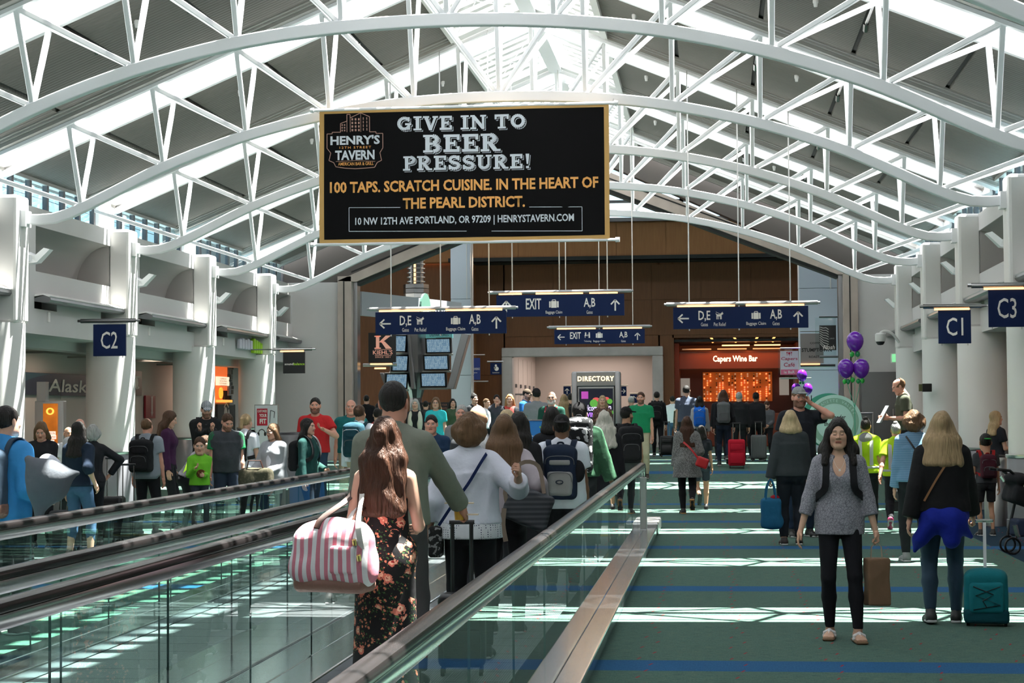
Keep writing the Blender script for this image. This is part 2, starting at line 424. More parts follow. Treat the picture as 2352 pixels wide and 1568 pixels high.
tl = {5: 'white arched roof truss nearest the camera in view, in front of the banner', 6: 'white arched roof truss that carries the beer banner', 7: 'white arched roof truss just behind the banner',
      8: 'white arched roof truss second from the wood hall portal', 9: 'last white arched roof truss, right before the stone portal'}
for k, yk in enumerate(YS):
    if k < 3: continue
    if k == 3: c = tr
    else: c = copy_tree(tr)
    c.location = (XC, yk, 0)
    c['label'] = tl.get(k, ['', '', '', 'white arched roof truss far behind the camera', 'white arched roof truss overhead, clipped by the upper right corner'][k] if k < 5 else '')

# ------------------------------------------------------------------ side walls
def side_wall(s, wall):
    X = lambda u: XC + s * u
    def bx(mb, u0, u1, y0, y1, z0, z1): mb.box(min(X(u0), X(u1)), max(X(u0), X(u1)), y0, y1, z0, z1)
    P = []
    mb = MB(); bx(mb, 7.54, 7.95, 0, 5.26, 4.67, 4.96); P.append(mb.obj('top_beam', plaster, wall))
    mb = MB(); bx(mb, 7.54, 7.95, 0, 5.26, 3.57, 3.95); P.append(mb.obj('ledge_band', plaster, wall))
    mb = MB(); bx(mb, 7.54, 7.95, 0, 5.26, 3.08, 3.36); bx(mb, 7.54, 7.95, 0, 1.35, 3.36, 3.57); bx(mb, 7.54, 7.95, 2.35, 4.5, 3.36, 3.57); P.append(mb.obj('fascia', plaster, wall))
    mb = MB(); bx(mb, 7.8, 7.9, 1.3, 5.1, 3.36, 3.57); P.append(mb.obj('air_slot', dark_gap, wall))
    mb = MB(); bx(mb, 7.54, 7.95, .2, 1.4, 3.95, 4.67); bx(mb, 7.54, 7.95, 5.0, 5.26, 3.95, 4.67); P.append(mb.obj('pier', plaster, wall))
    # concave niche
    mb = MB(); R = []
    for i in range(9):
        a = math.pi / 2 * i / 8; R.append((X(7.56 + .60 * math.cos(a) * 1.0 if i else 8.16), 3.95 + .72 * math.sin(a)))
    V = [(x, yy, z) for yy in (1.4, 5.0) for x, z in R]; n = len(R)
    mb.add(V, [(i, i + 1, i + 1 + n, i + n) for i in range(n - 1)])
    mb.add([(X(7.56), yy, 3.95) for yy in (1.4, 5.0)] + [(X(8.16), yy, 3.95) for yy in (5.0, 1.4)], [(0, 1, 2, 3)])
    for yy in (1.405, 4.99): mb.add([(x, yy, z) for x, z in R] + [(X(7.56), yy, 3.95)], [tuple(range(n + 1))])
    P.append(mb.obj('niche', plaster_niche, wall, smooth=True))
    # linear uplight trough
    mb = MB(); q = [(X(7.54), 3.52), (X(7.40), 3.56), (X(7.28), 3.53), (X(7.27), 3.49), (X(7.30), 3.455), (X(7.40), 3.45), (X(7.54), 3.47)]
    mb.prism(q, 1.35, 5.15, 'y'); P.append(mb.obj('light_trough', steel_dark, wall))
    mb = MB(); q = [(X(7.54), 3.58), (X(7.40), 3.60), (X(7.28), 3.55), (X(7.29), 3.535), (X(7.40), 3.57), (X(7.54), 3.55)]
    mb.prism(q, 1.35, 5.15, 'y'); P.append(mb.obj('trough_cap', white_paint, wall))
    mb = MB(); mb.tube([(X(7.535), 1.95, 3.17), (X(7.535), 1.95, 3.33)], .03, 8); P.append(mb.obj('wall_cap', white_paint, wall))
    # pilaster over the column, clerestory
    mb = MB(); bx(mb, 7.2, 7.95, -.26, .26, 3.05, 4.97); P.append(mb.obj('pilaster', white_paint, wall, bevel=.05))
    mb = MB(); bx(mb, 7.54, 8.15, 0, 5.26, 2.96, 3.08); bx(mb, 8.15, 8.5, 0, 5.26, 2.80, 3.08); P.append(mb.obj('soffit_beam', plaster, wall))
    mb = MB(); bx(mb, 7.72, 7.85, -.35, .45, 4.96, 5.55); P.append(mb.obj('clerestory_pier', white_paint, wall))
    for j in range(6):
        yy = .9 + .76 * j; mb = MB(); bx(mb, 7.74, 7.82, yy, yy + .09, 4.96, 5.45); P.append(mb.obj('mullion', mat('mullion_dark', (.09, .09, .10), .5), wall))
    mb = MB(); bx(mb, 7.78, 7.79, .45, 4.91, 4.96, 5.45); P.append(mb.obj('clerestory_pane', winglass, wall))
    mb = MB(); bx(mb, 7.72, 7.9, .3, 4.96, 5.43, 5.5); P.append(mb.obj('clerestory_head', grey_trim, wall))
    mb = MB(); mb.tube([(X(7.75), .45, 4.9), (X(7.75), .45, 5.4)], .04, 8); P.append(mb.obj('downpipe', white_paint, wall))
    # wing-shaped uplight on the pilaster flank
    mb = MB(); bx(mb, 7.28, 7.40, .26, .55, 4.03, 4.12); mb.add([(X(7.40), .55, 4.0), (X(7.22), .6, 4.02), (X(7.02), .62, 4.22), (X(7.10), .58, 4.24), (X(7.24), .56, 4.12), (X(7.40), .55, 4.2),
        (X(7.40), .85, 4.0), (X(7.22), .8, 4.02), (X(7.02), .78, 4.22), (X(7.10), .82, 4.24), (X(7.24), .84, 4.12), (X(7.40), .85, 4.2)],
        [(0, 1, 2, 3, 4, 5), (11, 10, 9, 8, 7, 6), (0, 6, 7, 1), (1, 7, 8, 2), (2, 8, 9, 3), (3, 9, 10, 4), (4, 10, 11, 5)]); P.append(mb.obj('uplight', white_steel, wall))
    if True:
        mb = MB(); ex = mb
        for j in range(14): bx(mb, 13.0, 13.12, -14, 60, 2.4 + j * .5, 2.885 + j * .5)
        mb.obj('neighbour_facade', mat('neighbour_facade', (.20, .24, .26), .6), wall)
    for k, yk in enumerate(YS):
        for o in P:
            if k == 0: o.location.y = yk
            else:
                c = o.copy(); c.parent = wall; c.location.y = yk; COL.objects.link(c)
                if k == len(YS) - 1: c.scale.y = (PORTAL - yk) / 5.26 if o.name.split('.')[0] not in ('pilaster', 'clerestory_pier', 'uplight', 'mullion') else 1
    # columns
    cb = MB(); cb.cyl((0, 0, 0), .43, 1.0, 3.06, 40); cshape = cb.obj('shaft', white_paint, None, smooth=True)
    bb = MB(); bb.lathe([(.47, 0), (.47, .12), (.455, .13), (.455, 1.0), (.43, 1.03)], (0, 0, 0), 40); bshape = bb.obj('base_cladding', charcoal, None, smooth=True)
    rb = MB(); rb.lathe([(.46, .98), (.475, 1.0), (.475, 1.03), (.46, 1.04)], (0, 0, 0), 40); rshape = rb.obj('base_ring', steel, None, smooth=True)
    sd = 'left' if s < 0 else 'right'
    lab = {6: 'nearest to the camera', 7: 'second from the camera', 8: 'third from the camera', 9: 'nearest the stone portal'}
    for k, yk in enumerate(YS):
        if k < 3: continue
        e = empty('round_column', 'white round column of the %s row with grey base, %s' % (sd, lab.get(k, 'behind the camera' if k < 5 else 'just outside the frame')), 'column', (X(7.62), yk, floor_z(yk)), 0, 'white round columns')
        for o in (cshape, bshape, rshape):
            c = o.copy(); c.parent = e; COL.objects.link(c)
        e.scale.z = 1.0 if floor_z(yk) == 0 else (3.06 - floor_z(yk)) / 3.06
    for o in (cshape, bshape, rshape): bpy.data.objects.remove(o)
    # ceiling and back wall of the low side aisle
    mb = MB(); bx(mb, 8.2, 11.2, -12, PORTAL, 2.92, 3.0); mb.obj('aisle_ceiling', mat('aisle_ceiling', (.35, .31, .28), .8), wall)
    mb = MB(); bx(mb, 10.2, 10.4, -12, PORTAL, 0, 3.0); mb.obj('aisle_wall', beige, wall)
    mb = MB(); bx(mb, 10.14, 10.2, -12, PORTAL, 0, 1.0); mb.obj('aisle_dado', charcoal, wall)
    mb = MB(); bx(mb, 8.0, 11.2, -12, PORTAL, 3.0, 3.05); mb.obj('upper_slab', plaster, wall)
wl_ = setroot('wall_left'); wr_ = setroot('wall_right')
side_wall(-1, wl_); side_wall(1, wr_)

# rear wall behind the camera
mb = MB(); mb.box(-15.5, 9.5, -12, -11.8, 0, 9); mb.obj('wall_back', plaster)['kind'] = 'structure'
mb = MB()
for s in (-1, 1):
    slope_box(mb, s, 0, 8.1, -11.9, YS[0] + .7, 0, .1)
mb.obj('ceiling', panelm)['kind'] = 'structure'

# ------------------------------------------------------------------ portal wall with the stone frame
pw = setroot('wall_front')
PZ = 5.02; PK = 7.50; UO = 6.12; C2 = -2.93      # opening half width, shoulder and peak heights
mb = MB()
mb.box(-13.6, C2 - UO - .33, PORTAL, PORTAL + .5, 0, 5.0); mb.box(C2 + UO + .33, 7.4, PORTAL, PORTAL + .5, 0, 5.0); mb.obj('pier_wall', plaster, pw)
mb = MB()
for s in (-1, 1):
    P = [(C2 + s * (UO + .4), PZ), (C2 + s * 11.2, PZ - .6), (C2 + s * 11.2, 9.4), (C2, 9.4), (C2, PK + .5)]
    mb.prism(P, PORTAL + .02, PORTAL + .48, 'y')
mb.obj('gable', mat('gable_grey', (.10, .092, .085), .7), pw)
for s in (-1, 1):
    mb = MB(); a = C2 + s * UO; b = C2 + s * (UO + .36)
    mb.box(min(a, b), max(a, b), PORTAL - .14, PORTAL + .6, floor_z(PORTAL), PZ + .12); mb.obj('portal_jamb', marble, pw, bevel=.01)
    mb = MB(); a2 = C2 + s * (UO - .1); mb.box(min(a, a2), max(a, a2), PORTAL + .1, PORTAL + .5, floor_z(PORTAL), PZ - .02); mb.obj('jamb_lining', steel_dark, pw)
    mb = MB(); mb.box(min(a, b) + .15, min(a, b) + .18, PORTAL - .15, PORTAL - .139, .5, PZ); mb.obj('joint', dark_gap, pw)
    P = [(C2 + s * (UO + .36), PZ + .0), (C2 + s * (UO - .12), PZ - .02), (C2, PK - .12), (C2, PK + .32)]
    mb = MB(); mb.prism(P, PORTAL - .14, PORTAL + .6, 'y'); mb.obj('portal_beam', marble, pw)
    P = [(C2 + s * UO, PZ + .20), (C2 + s * UO, PZ + .24), (C2, PK + .16), (C2, PK + .12)]
    mb = MB(); mb.prism(P, PORTAL - .15, PORTAL - .13, 'y'); mb.obj('beam_groove', dark_gap, pw)
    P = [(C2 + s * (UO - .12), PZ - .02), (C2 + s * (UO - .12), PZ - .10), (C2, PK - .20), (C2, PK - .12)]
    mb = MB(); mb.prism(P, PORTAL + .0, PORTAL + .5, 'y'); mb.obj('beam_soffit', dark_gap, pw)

# ------------------------------------------------------------------ hall beyond the portal
hall = setroot('wall_hall')
FZ = .5
mb = MB(); mb.box(-7.75, 2.85, 59.4, 59.6, FZ, 6.6)
def panelrow(y, x0, x1, z0, z1, nx, nz, m, par, name='panel'):
    w_ = (x1 - x0) / nx; h_ = (z1 - z0) / nz
    mb0 = MB(); mb0.box(0, w_ - .012, -.03, 0, 0, h_ - .012); src = None
    for i in range(nx):
        for j in range(nz):
            if src is None: src = mb0.obj(name, m, par); c = src
            else: c = src.copy(); c.parent = par; COL.objects.link(c)
            c.location = (x0 + i * w_, y, z0 + j * h_)
mb = MB(); mb.box(-7.75, -6.75, 59.4, 59.7, FZ, 6.6); mb.box(-1.75, -1.25, 59.4, 59.7, FZ, 6.6); mb.box(-6.8, -1.7, 59.4, 59.7, 3.75, 6.6); mb.box(-1.3, 2.85, 59.4, 59.7, 4.05, 6.6); mb.obj('backing', wood, hall)
panelrow(59.4, -6.75, 2.85, 4.15, 6.45, 6, 2, wood, hall)
panelrow(59.4, -7.75, -6.85, FZ, 4.1, 1, 3, wood, hall)
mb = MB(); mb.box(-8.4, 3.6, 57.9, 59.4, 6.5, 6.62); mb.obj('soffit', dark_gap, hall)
mb = MB(); mb.box(-14, 8, 58.0, 58.3, 6.5, 7.7); mb.obj('backing', wood_light, hall)
panelrow(58.0, -14, 8, 6.52, 7.68, 14, 1, wood_light, hall)
mb = MB(); mb.box(-14, 8, 57.8, 58.2, 7.7, 7.82); mb.obj('cornice', steel_dark, hall)
mb = MB(); mb.box(-8.25, -7.7, 58.0, 59.4, FZ, 6.5); mb.obj('return', wood_light, hall)
mb = MB(); mb.box(-14, -8.25, 58.4, 58.6, FZ, 6.5); mb.obj('side_panel', wood, hall)
mb = MB(); mb.box(-14.2, -14, PORTAL, 60, 0, 9.5); mb.obj('side_wall', plaster, hall)
mb = MB(); mb.box(8, 8.2, PORTAL, 60, 0, 9.5); mb.obj('side_wall', plaster, hall)
mb = MB()
for xx in (-10, -7, -4, -1, 2, 5): mb.box(xx, xx + .12, 58.0, 58.1, 7.8, 9.2)
mb.box(-14, 8, 58.0, 58.1, 8.3, 8.4); mb.obj('window_frame', steel_dark, hall)
mb = MB(); mb.box(-14, 8, 58.04, 58.05, 7.8, 9.5); mb.obj('window_pane', winglass, hall)
mb = MB(); mb.box(-14.2, 8.2, PORTAL + .5, 50.4, 9.3, 9.5); mb.box(-14.2, 8.2, 52, 58.2, 9.3, 9.5); mb.obj('roof_slab', plaster, hall)
mb = MB(); mb.box(-14.2, 8.2, 50.4, 52, 9.4, 9.42); mb.obj('roof_pane', skyglass, hall)
mb = MB(); mb.box(-14.2, 8.2, 59.4, 70, 6.6, 6.8); mb.box(-14.2, 8.2, 69.8, 70, 0, 7); mb.box(-14.2, -14, 58, 70, 0, 7); mb.box(8, 8.2, 58, 70, 0, 7); mb.obj('back_room', beige, hall)
# pale pillars
pil = mat('pillar_paint', (0.62, 0.66, 0.74), 0.5)
for x0, x1, yy, lb in ((-7.85, -7.25, 54.6, 'pale blue-grey square pillar left of the exit signs'), (2.43, 3.5, 52.0, 'pale blue-grey square pillar right of the wine bar')):
    e = empty('square_pillar', lb, 'pillar', ((x0 + x1) / 2, yy, FZ)); hw = (x1 - x0) / 2
    for z0, z1 in ((0, 2.3), (2.31, 4.6), (4.61, 8.6)):
        mb = MB(); mb.box(-hw, hw, 0, .7, z0, z1); mb.obj('panel', pil, e, bevel=.01)
    mb = MB(); mb.box(hw * .62, hw * .68, -.02, 0, 4.6, 7); mb.obj('light_slot', sign_white, e)
    mb = MB(); mb.tube([(hw + .06, -.1, 0), (hw + .06, -.1, 8)], .03, 8); mb.obj('pipe', steel, e)
# stone frame of the corridor opening and the corridor
fr_ = empty('stone_door_frame', 'pale grey stone frame around the corridor opening behind the directory', 'door frame', (0, 59.2, FZ))
frs = mat('frame_stone', (.46, .45, .45), .4, var=.3, vs=2.2)
for a, b, z0, z1 in ((-6.85, -6.5, 0, 2.98), (-1.95, -1.6, 0, 2.98)):
    mb = MB(); mb.box(a, b, 0, .5, z0, z1); mb.obj('jamb', frs, fr_, bevel=.03)
mb = MB(); mb.box(-6.85, -1.6, 0, .5, 2.98, 3.28); mb.obj('lintel', frs, fr_, bevel=.03)
pinkish = mat('corridor_paint', (0.56, 0.49, 0.45), .6)
co = setroot('wall_corridor')
mb = MB(); mb.box(-6.8, -6.6, 59.7, 68, FZ, 3.8); mb.box(-1.7, -1.5, 59.7, 68, FZ, 3.8); mb.box(-6.8, -1.5, 68, 68.2, FZ, 3.8); mb.box(-6.8, -1.5, 59.7, 68, 3.8, 3.9); mb.obj('lining', pinkish, co)
for i in range(5):
    mb = MB(); mb.box(-6.6, -6.56, 60.2 + i * 1.5, 61.6 + i * 1.5, FZ, 3.5); mb.obj('panel', pinkish, co)
    mb = MB(); mb.box(-6.56, -6.3, 60.6 + i * 1.5, 60.7 + i * 1.5, 2.25, 2.3); mb.box(-6.56, -6.5, 60.6 + i * 1.5, 60.75 + i * 1.5, 2.5, 2.62); mb.obj('bracket', steel_dark, co)
# ------------------------------------------------------------------ moving walkways
belt = mat('walkway_belt', (0.21, 0.23, 0.24), 0.35, .3)
v, x, y, z = objco(belt)
add_bump(belt, math_node(belt, 'SINE', math_node(belt, 'MULTIPLY', x, 420.0)), .6, .004)
joint_m = mat('glass_joint', (0.03, 0.07, 0.07), .3)
RY0, RY1 = -4.0, 24.3
def balustrade(par, x, inner):
    pts = [(x, RY0, .955)] + [(x, RY1 - 1.0 + i, .955) for i in (0, .9)] + [(x, RY1 + .18 * math.sin(a), .955 - .18 + .18 * math.cos(a)) for a in (.4, .8, 1.2, 1.57)] + [(x, RY1 + .18, .16)]
    def swp(prof, name, m, pts):
        V = []; F = []; n = len(prof)
        for i, p in enumerate(pts):
            d = (Vector(pts[min(i + 1, len(pts) - 1)]) - Vector(pts[max(i - 1, 0)])).normalized(); up = Vector((0, -d.z, d.y))
            for a, b in prof: V.append(Vector(p) + Vector((a, 0, 0)) + up * b)
        for i in range(len(pts) - 1):
            for k in range(n): F.append((i * n + k, i * n + (k + 1) % n, (i + 1) * n + (k + 1) % n, (i + 1) * n + k))
        F.append(tuple(range(n))); F.append(tuple(len(V) - n + k for k in range(n)))
        mb = MB(); mb.add(V, F); return mb.obj(name, m, par, smooth=True)
    swp([(-.038, 0), (-.043, .018), (-.036, .036), (-.018, .044), (.018, .044), (.036, .036), (.043, .018), (.038, 0), (.028, -.005), (-.028, -.005)], 'handrail', rubber, pts)
    swp([(-.032, -.006), (.032, -.006), (.034, -.02), (.028, -.055), (.012, -.07), (-.012, -.07), (-.028, -.055), (-.034, -.02)], 'handrail_profile', aluminium, pts)
    n = 18; L = (RY1 - RY0) / n; src = None
    for i in range(n):
        if src is None:
            mb = MB(); mb.box(-.006, .006, 0, L - .004, .11, .90); src = mb.obj('glass_pane', balglass, par); c = src
        else: c = src.copy(); c.parent = par; COL.objects.link(c)
        c.location = (x, RY0 + i * L, 0)
    src = None
    for i in range(1, n):
        if src is None:
            mb = MB(); mb.box(-.0055, .0055, -.003, -.001, .11, .90); src = mb.obj('glass_joint', joint_m, par); c = src
        else: c = src.copy(); c.parent = par; COL.objects.link(c)
        c.location = (x, RY0 + i * L, 0)
    mb = MB(); mb.box(x - .05, x + .05, RY1 + .06, RY1 + .17, .1, .80); mb.obj('newel', steel, par, bevel=.01)
def walkway(name, label, x0, x1, group):
    w = empty(name, label, 'moving walkway', (0, 0, 0), 0, group)
    balustrade(w, x0, 1); balustrade(w, x1, -1)
    src = None
    n = 66
    for i in range(n):
        if src is None:
            mb = MB(); mb.box(-(x1 - x0) / 2 + .27, (x1 - x0) / 2 - .27, 0, .42, .0, .03); src = mb.obj('pallet', belt, w); c = src
        else: c = src.copy(); c.parent = w; COL.objects.link(c)
        c.location = ((x0 + x1) / 2, RY0 + .1 + i * .43, 0)
    mb = MB(); mb.box(x0 + .2, x1 - .2, 24.45, 26.4, .0, .035); mb.obj('landing_plate', steel, w, bevel=.006)
    mb = MB(); mb.box(x0 + .25, x1 - .25, 24.2, 24.45, .0, .04); mb.obj('comb_plate', mat('comb_yellow', (.55, .40, .03), .5), w)
    for xx, sg in ((x0, 1), (x1, -1)):
        mb = MB(); a, b = sorted((xx, xx + sg * .26)); mb.box(a, b, RY0, 25.6, 0, .105); mb.obj('inner_deck', mirror_steel, w, bevel=.012)
    return w
A_ = walkway('moving_walkway', 'moving walkway in the foreground carrying the woman in the floral dress', -2.61, -0.944, 'moving walkways')
B_ = walkway('moving_walkway', 'second moving walkway to the left with the navy shirt man on it', -4.5, -3.14, 'moving walkways')
mb = MB(); mb.box(-.944, -.78, RY0, 25.6, 0, .105); mb.obj('outer_deck', mirror_steel, A_, bevel=.012)
mb = MB(); mb.box(-1.22, -.76, 24.9, 26.5, 0, .16); mb.obj('end_housing', steel, A_, bevel=.02)
mb = MB(); mb.box(-2.60, -2.86, RY0, 25.6, 0, .108); mb.obj('outer_deck', mirror_steel, A_, bevel=.012)
mb = MB(); mb.box(-3.15, -2.88, RY0, 25.6, 0, .108); mb.obj('outer_deck', mirror_steel, B_, bevel=.012)
mb = MB(); mb.box(-4.68, -4.5, RY0, 25.6, 0, .105); mb.obj('outer_deck', mirror_steel, B_, bevel=.012)

# ------------------------------------------------------------------ lettering fitted to a box
def fit(s, m, parent, cx, cz, w, h, y=0, bold=.012, align=None, name='lettering', defo=None, space=1.0, shear=0):
    me = glyphs(s, 1.0, 1.0, bold, 'LEFT', space); me.name = name
    if not len(me.vertices): return None
    xs = [v.co.x for v in me.vertices]; zs = [v.co.z for v in me.vertices]
    x0, x1, z0, z1 = min(xs), max(xs), min(zs), max(zs)
    for v in me.vertices:
        X = cx + ((v.co.x - x0) / (x1 - x0) - .5) * w; Z = cz + ((v.co.z - z0) / (z1 - z0) - .5) * h
        X += shear * (Z - cz)
        v.co = (X, y + (defo(X, Z) if defo else 0), Z)
    me.materials.append(m); return link(name, me, parent)
def flatd(polys, m, parent, y, name='pictogram', defo=None, T=None):
    V = []; F = []
    for P in polys:
        b = len(V)
        for p in P:
            X, Z = T(*p) if T else p
            V.append((X, y + (defo(X, Z) if defo else 0), Z))
        F.append(tuple(range(b, b + len(P))))
    me = bpy.data.meshes.new(name); me.from_pydata(V, [], F); me.materials.append(m); return link(name, me, parent)

def slab(ch):
    t = .21; s = .13; P = []
    def arc(cx, cz, rx, rz, a0, a1, n=12, w=t):
        pts = [(cx + rx * math.cos(math.radians(a0 + (a1 - a0) * i / n)), cz + rz * math.sin(math.radians(a0 + (a1 - a0) * i / n))) for i in range(n + 1)]
        return stroke(pts, w)
    def ser(x, z, w=.4): return rect(x - w / 2, x + w / 2, z, z + s)
    if ch == 'I': return [rect(.15, .15 + t, 0, 1), ser(.255, 0, .5), ser(.255, 1 - s, .5)], .51
    if ch == 'T': return [rect(.33, .33 + t, 0, 1), ser(.435, 0, .5), rect(0, .87, 1 - .17, 1), rect(0, .13, .66, 1), rect(.74, .87, .66, 1)], .87
    if ch == 'E': return [rect(.1, .1 + t, 0, 1), rect(0, .75, 0, .16), rect(0, .75, .84, 1), rect(.1, .55, .43, .57), rect(.62, .75, 0, .32), rect(.62, .75, .68, 1), rect(.48, .56, .34, .66)], .76
    if ch == 'V': return stroke([(.16, .95), (.45, .03)], t) + stroke([(.74, .95), (.45, .03)], .15) + [ser(.17, 1 - s, .38), ser(.73, 1 - s, .34), rect(.36, .54, 0, .1)], .9
    if ch == 'N': return [rect(.1, .25, 0, 1), rect(.7, .85, 0, 1), ser(.17, 0, .36), ser(.12, 1 - s, .26), ser(.78, 1 - s, .36)] + stroke([(.15, .95), (.78, .05)], t), .96
    if ch == 'U': return [rect(.1, .1 + t, .3, 1), rect(.66, .8, .3, 1), ser(.2, 1 - s, .4), ser(.74, 1 - s, .36)] + arc(.45, .33, .26, .23, 180, 360, 12, .2), .92
    if ch == 'O': return arc(.45, .5, .34, .39, 0, 360, 22), .9
    if ch == 'G': return arc(.45, .5, .34, .39, 45, 320, 18) + [rect(.5, .88, .38, .52), rect(.64, .8, .05, .5), rect(.66, .78, .65, .95)], .9
    if ch == 'S': return arc(.38, .70, .26, .21, 20, 270, 12) + arc(.38, .29, .28, .20, 90, -160, 12) + [rect(.58, .7, .66, .98), rect(.04, .16, .02, .34)], .76
    P = [rect(.1, .1 + t, 0, 1)]
    if ch in 'BRP':
        P += [rect(0, .45, 1 - s, 1), rect(.2, .45, .43, .56)] + arc(.45, .74, .2, .19, -90, 90, 10)
    if ch == 'B': return P + [rect(0, .45, 0, s)] + arc(.47, .27, .24, .2, -90, 90, 10), .84
    if ch == 'P': return P + [ser(.2, 0, .44)], .74
    if ch == 'R': return P + [ser(.2, 0, .4), ser(.78, 0, .28)] + stroke([(.42, .48), (.68, .05)], t), .92
    if ch == '!': return [[(.08, 1), (.3, 1), (.24, .3), (.14, .3)], rect(.1, .28, 0, .16)], .36
    return [], .42
def slab_text(s, x0, x1, z0, z1, parent, y, m, defo, name='lettering'):
    words = [[]]; cx = 0
    for ch in s:
        P, w = slab(ch); words[-1] += [[(a + cx, b) for a, b in q] for q in P]; cx += w + (.1 if ch != ' ' else 0)
        if ch == ' ': words.append([])
    cx -= .1; k = (x1 - x0) / cx
    for polys in words:
        for (dx, dz, yy, mm) in ((.02, -.02, y + .003, m), (.013, -.013, y + .0015, banner_black), (0, 0, y, m)):
            flatd(polys, mm, parent, yy, name, defo, lambda a, b: (x0 + a * k + dx, z0 + b * (z1 - z0) + dz))

# ------------------------------------------------------------------ banner on the second truss
banner_black = mat('banner_black', (0.008, 0.0075, 0.008), 0.85, bump=(3, .3), spec=.08)
gold = mat('banner_gold', (0.62, 0.36, 0.11), 0.55)
orange = mat('banner_orange', (0.90, 0.42, 0.11), 0.55)
prwhite = mat('banner_white', (0.72, 0.76, 0.82), 0.55)
rose = mat('banner_rose', (0.50, 0.28, 0.22), 0.55)
bn = empty('hanging_banner', 'wide black banner with gold border advertising a tavern, hung from a roof truss', 'banner', (-3.545, 25.98, 5.10))
BW, BH = 2.105, .965
def bw(x, z): return .014 * math.sin(3.1 * x + 1.9 * z) + .010 * math.sin(7 * x - 3 * z) * (.6 - z * .3)
nx, nz = 60, 26
V = [((i / nx * 2 - 1) * BW, bw((i / nx * 2 - 1) * BW, (j / nz * 2 - 1) * BH) + t, (j / nz * 2 - 1) * BH) for t in (0, .012) for j in range(nz + 1) for i in range(nx + 1)]
F = []; fm = []; o2 = (nx + 1) * (nz + 1)
for j in range(nz):
    for i in range(nx):
        a = j * (nx + 1) + i; F += [(a, a + 1, a + nx + 2, a + nx + 1), (a + o2 + nx + 1, a + o2 + nx + 2, a + o2 + 1, a + o2)]
pydata('cloth', V, F, gold, bn, smooth=True)
def patch(x0, x1, z0, z1, y, m, name, n=50, k=20):
    V = [(x0 + (x1 - x0) * i / n, y + bw(x0 + (x1 - x0) * i / n, z0 + (z1 - z0) * j / k), z0 + (z1 - z0) * j / k) for j in range(k + 1) for i in range(n + 1)]
    F = [(j * (n + 1) + i, j * (n + 1) + i + 1, (j + 1) * (n + 1) + i + 1, (j + 1) * (n + 1) + i) for j in range(k) for i in range(n)]
    pydata(name, V, F, m, bn, smooth=True)
patch(-BW + .07, BW - .07, -BH + .055, BH - .04, -.003, banner_black, 'print_field')
BT = lambda X, Z: ((X - 1145) / 499.5, (650 - (Z + (X - 1145) * .0157)) / 499.5)
def bfit(s, X0, X1, Z0, Z1, m, bold=.02, **k):
    a = BT((X0 + X1) / 2, (Z0 + Z1) / 2); fit(s, m, bn, a[0], a[1], (X1 - X0) / 499.5, (Z1 - Z0) / 499.5, -.009, bold, defo=bw, **k)
for s_, X0, X1, Z0, Z1 in (('GIVE IN TO', 668, 1598, 224, 326), ('BEER', 857, 1418, 360, 488), ('PRESSURE!', 712, 1632, 512, 616)):
    a = BT(X0, (Z0 + Z1) / 2); b = BT(X1, (Z0 + Z1) / 2); hh = (Z1 - Z0) / 2 / 499.5; zc = (a[1] + b[1]) / 2
    slab_text(s_, a[0], b[0], zc - hh, zc + hh, bn, -.011, prwhite, bw)
bfit('100 TAPS. SCRATCH CUISINE. IN THE HEART OF', 172, 2118, 685, 768, orange, .03)
bfit('THE PEARL DISTRICT.', 705, 1590, 812, 893, orange, .03)
bfit('10 NW 12TH AVE PORTLAND, OR 97209 | HENRYSTAVERN.COM', 357, 1942, 948, 1018, prwhite, .02)
Tn = lambda X, Z: BT(X, Z - (X - 1145) * .0157 * 0)
for P, w_ in (([(688, 888), (312, 888), (312, 1060), (2000, 1060), (2000, 888), (1622, 888)], 4),):
    flatd([[Tn(*p) for p in q] for q in stroke(P, w_)], prwhite, bn, -.014, 'frame_line', None)
bfit("HENRY'S", 175, 540, 362, 430, prwhite, .035); bfit('12TH STREET', 242, 475, 441, 458, orange, .01, space=1.3)
bfit('TAVERN', 210, 500, 470, 540, prwhite, .035); bfit('AMERICAN BAR & GRILL', 232, 492, 556, 580, orange, .01)
sh = [(150, 350), (188, 350), (188, 338), (250, 338), (250, 275), (298, 258), (298, 210), (322, 210), (322, 235), (400, 200), (465, 228), (465, 338), (512, 338), (512, 350), (562, 350), (562, 455), (540, 490), (552, 545), (520, 560), (500, 595), (430, 600), (357, 604), (280, 600), (215, 590), (200, 560), (165, 545), (178, 490), (150, 455), (150, 350)]
flatd([[Tn(*p) for p in q] for q in stroke(sh, 5)], rose, bn, -.008, 'crest', bw)
wn_ = []
for r in range(4):
    for c in range(3): wn_.append(rect(332 + c * 24, 344 + c * 24, 238 + r * 26, 254 + r * 26))
    for c in range(2): wn_.append(rect(416 + c * 26, 422 + c * 26, 232 + r * 26, 250 + r * 26))
for r in range(3):
    for c in range(2): wn_.append(rect(258 + c * 18, 267 + c * 18, 280 + r * 20, 292 + r * 20))
flatd([[Tn(*p) for p in q] for q in wn_] + [[Tn(*p) for p in q] for q in stroke([(322, 235), (322, 338)], 4) + stroke([(400, 200), (400, 338)], 3) + stroke([(298, 258), (298, 338)], 4) + stroke([(215, 552), (357, 545), (505, 552)], 3)], rose, bn, -.008, 'crest_building', bw)
for zz in (BH + .015, -BH - .015):
    mb = MB(); mb.tube([(-BW - .09, 0, zz), (BW + .10, 0, zz)], .022, 10); mb.tube([(-BW - .13, 0, zz), (-BW - .08, 0, zz)], .036, 10); mb.tube([(BW + .08, 0, zz), (BW + .14, 0, zz)], .036, 10); mb.obj('banner_rod', white_steel, bn)
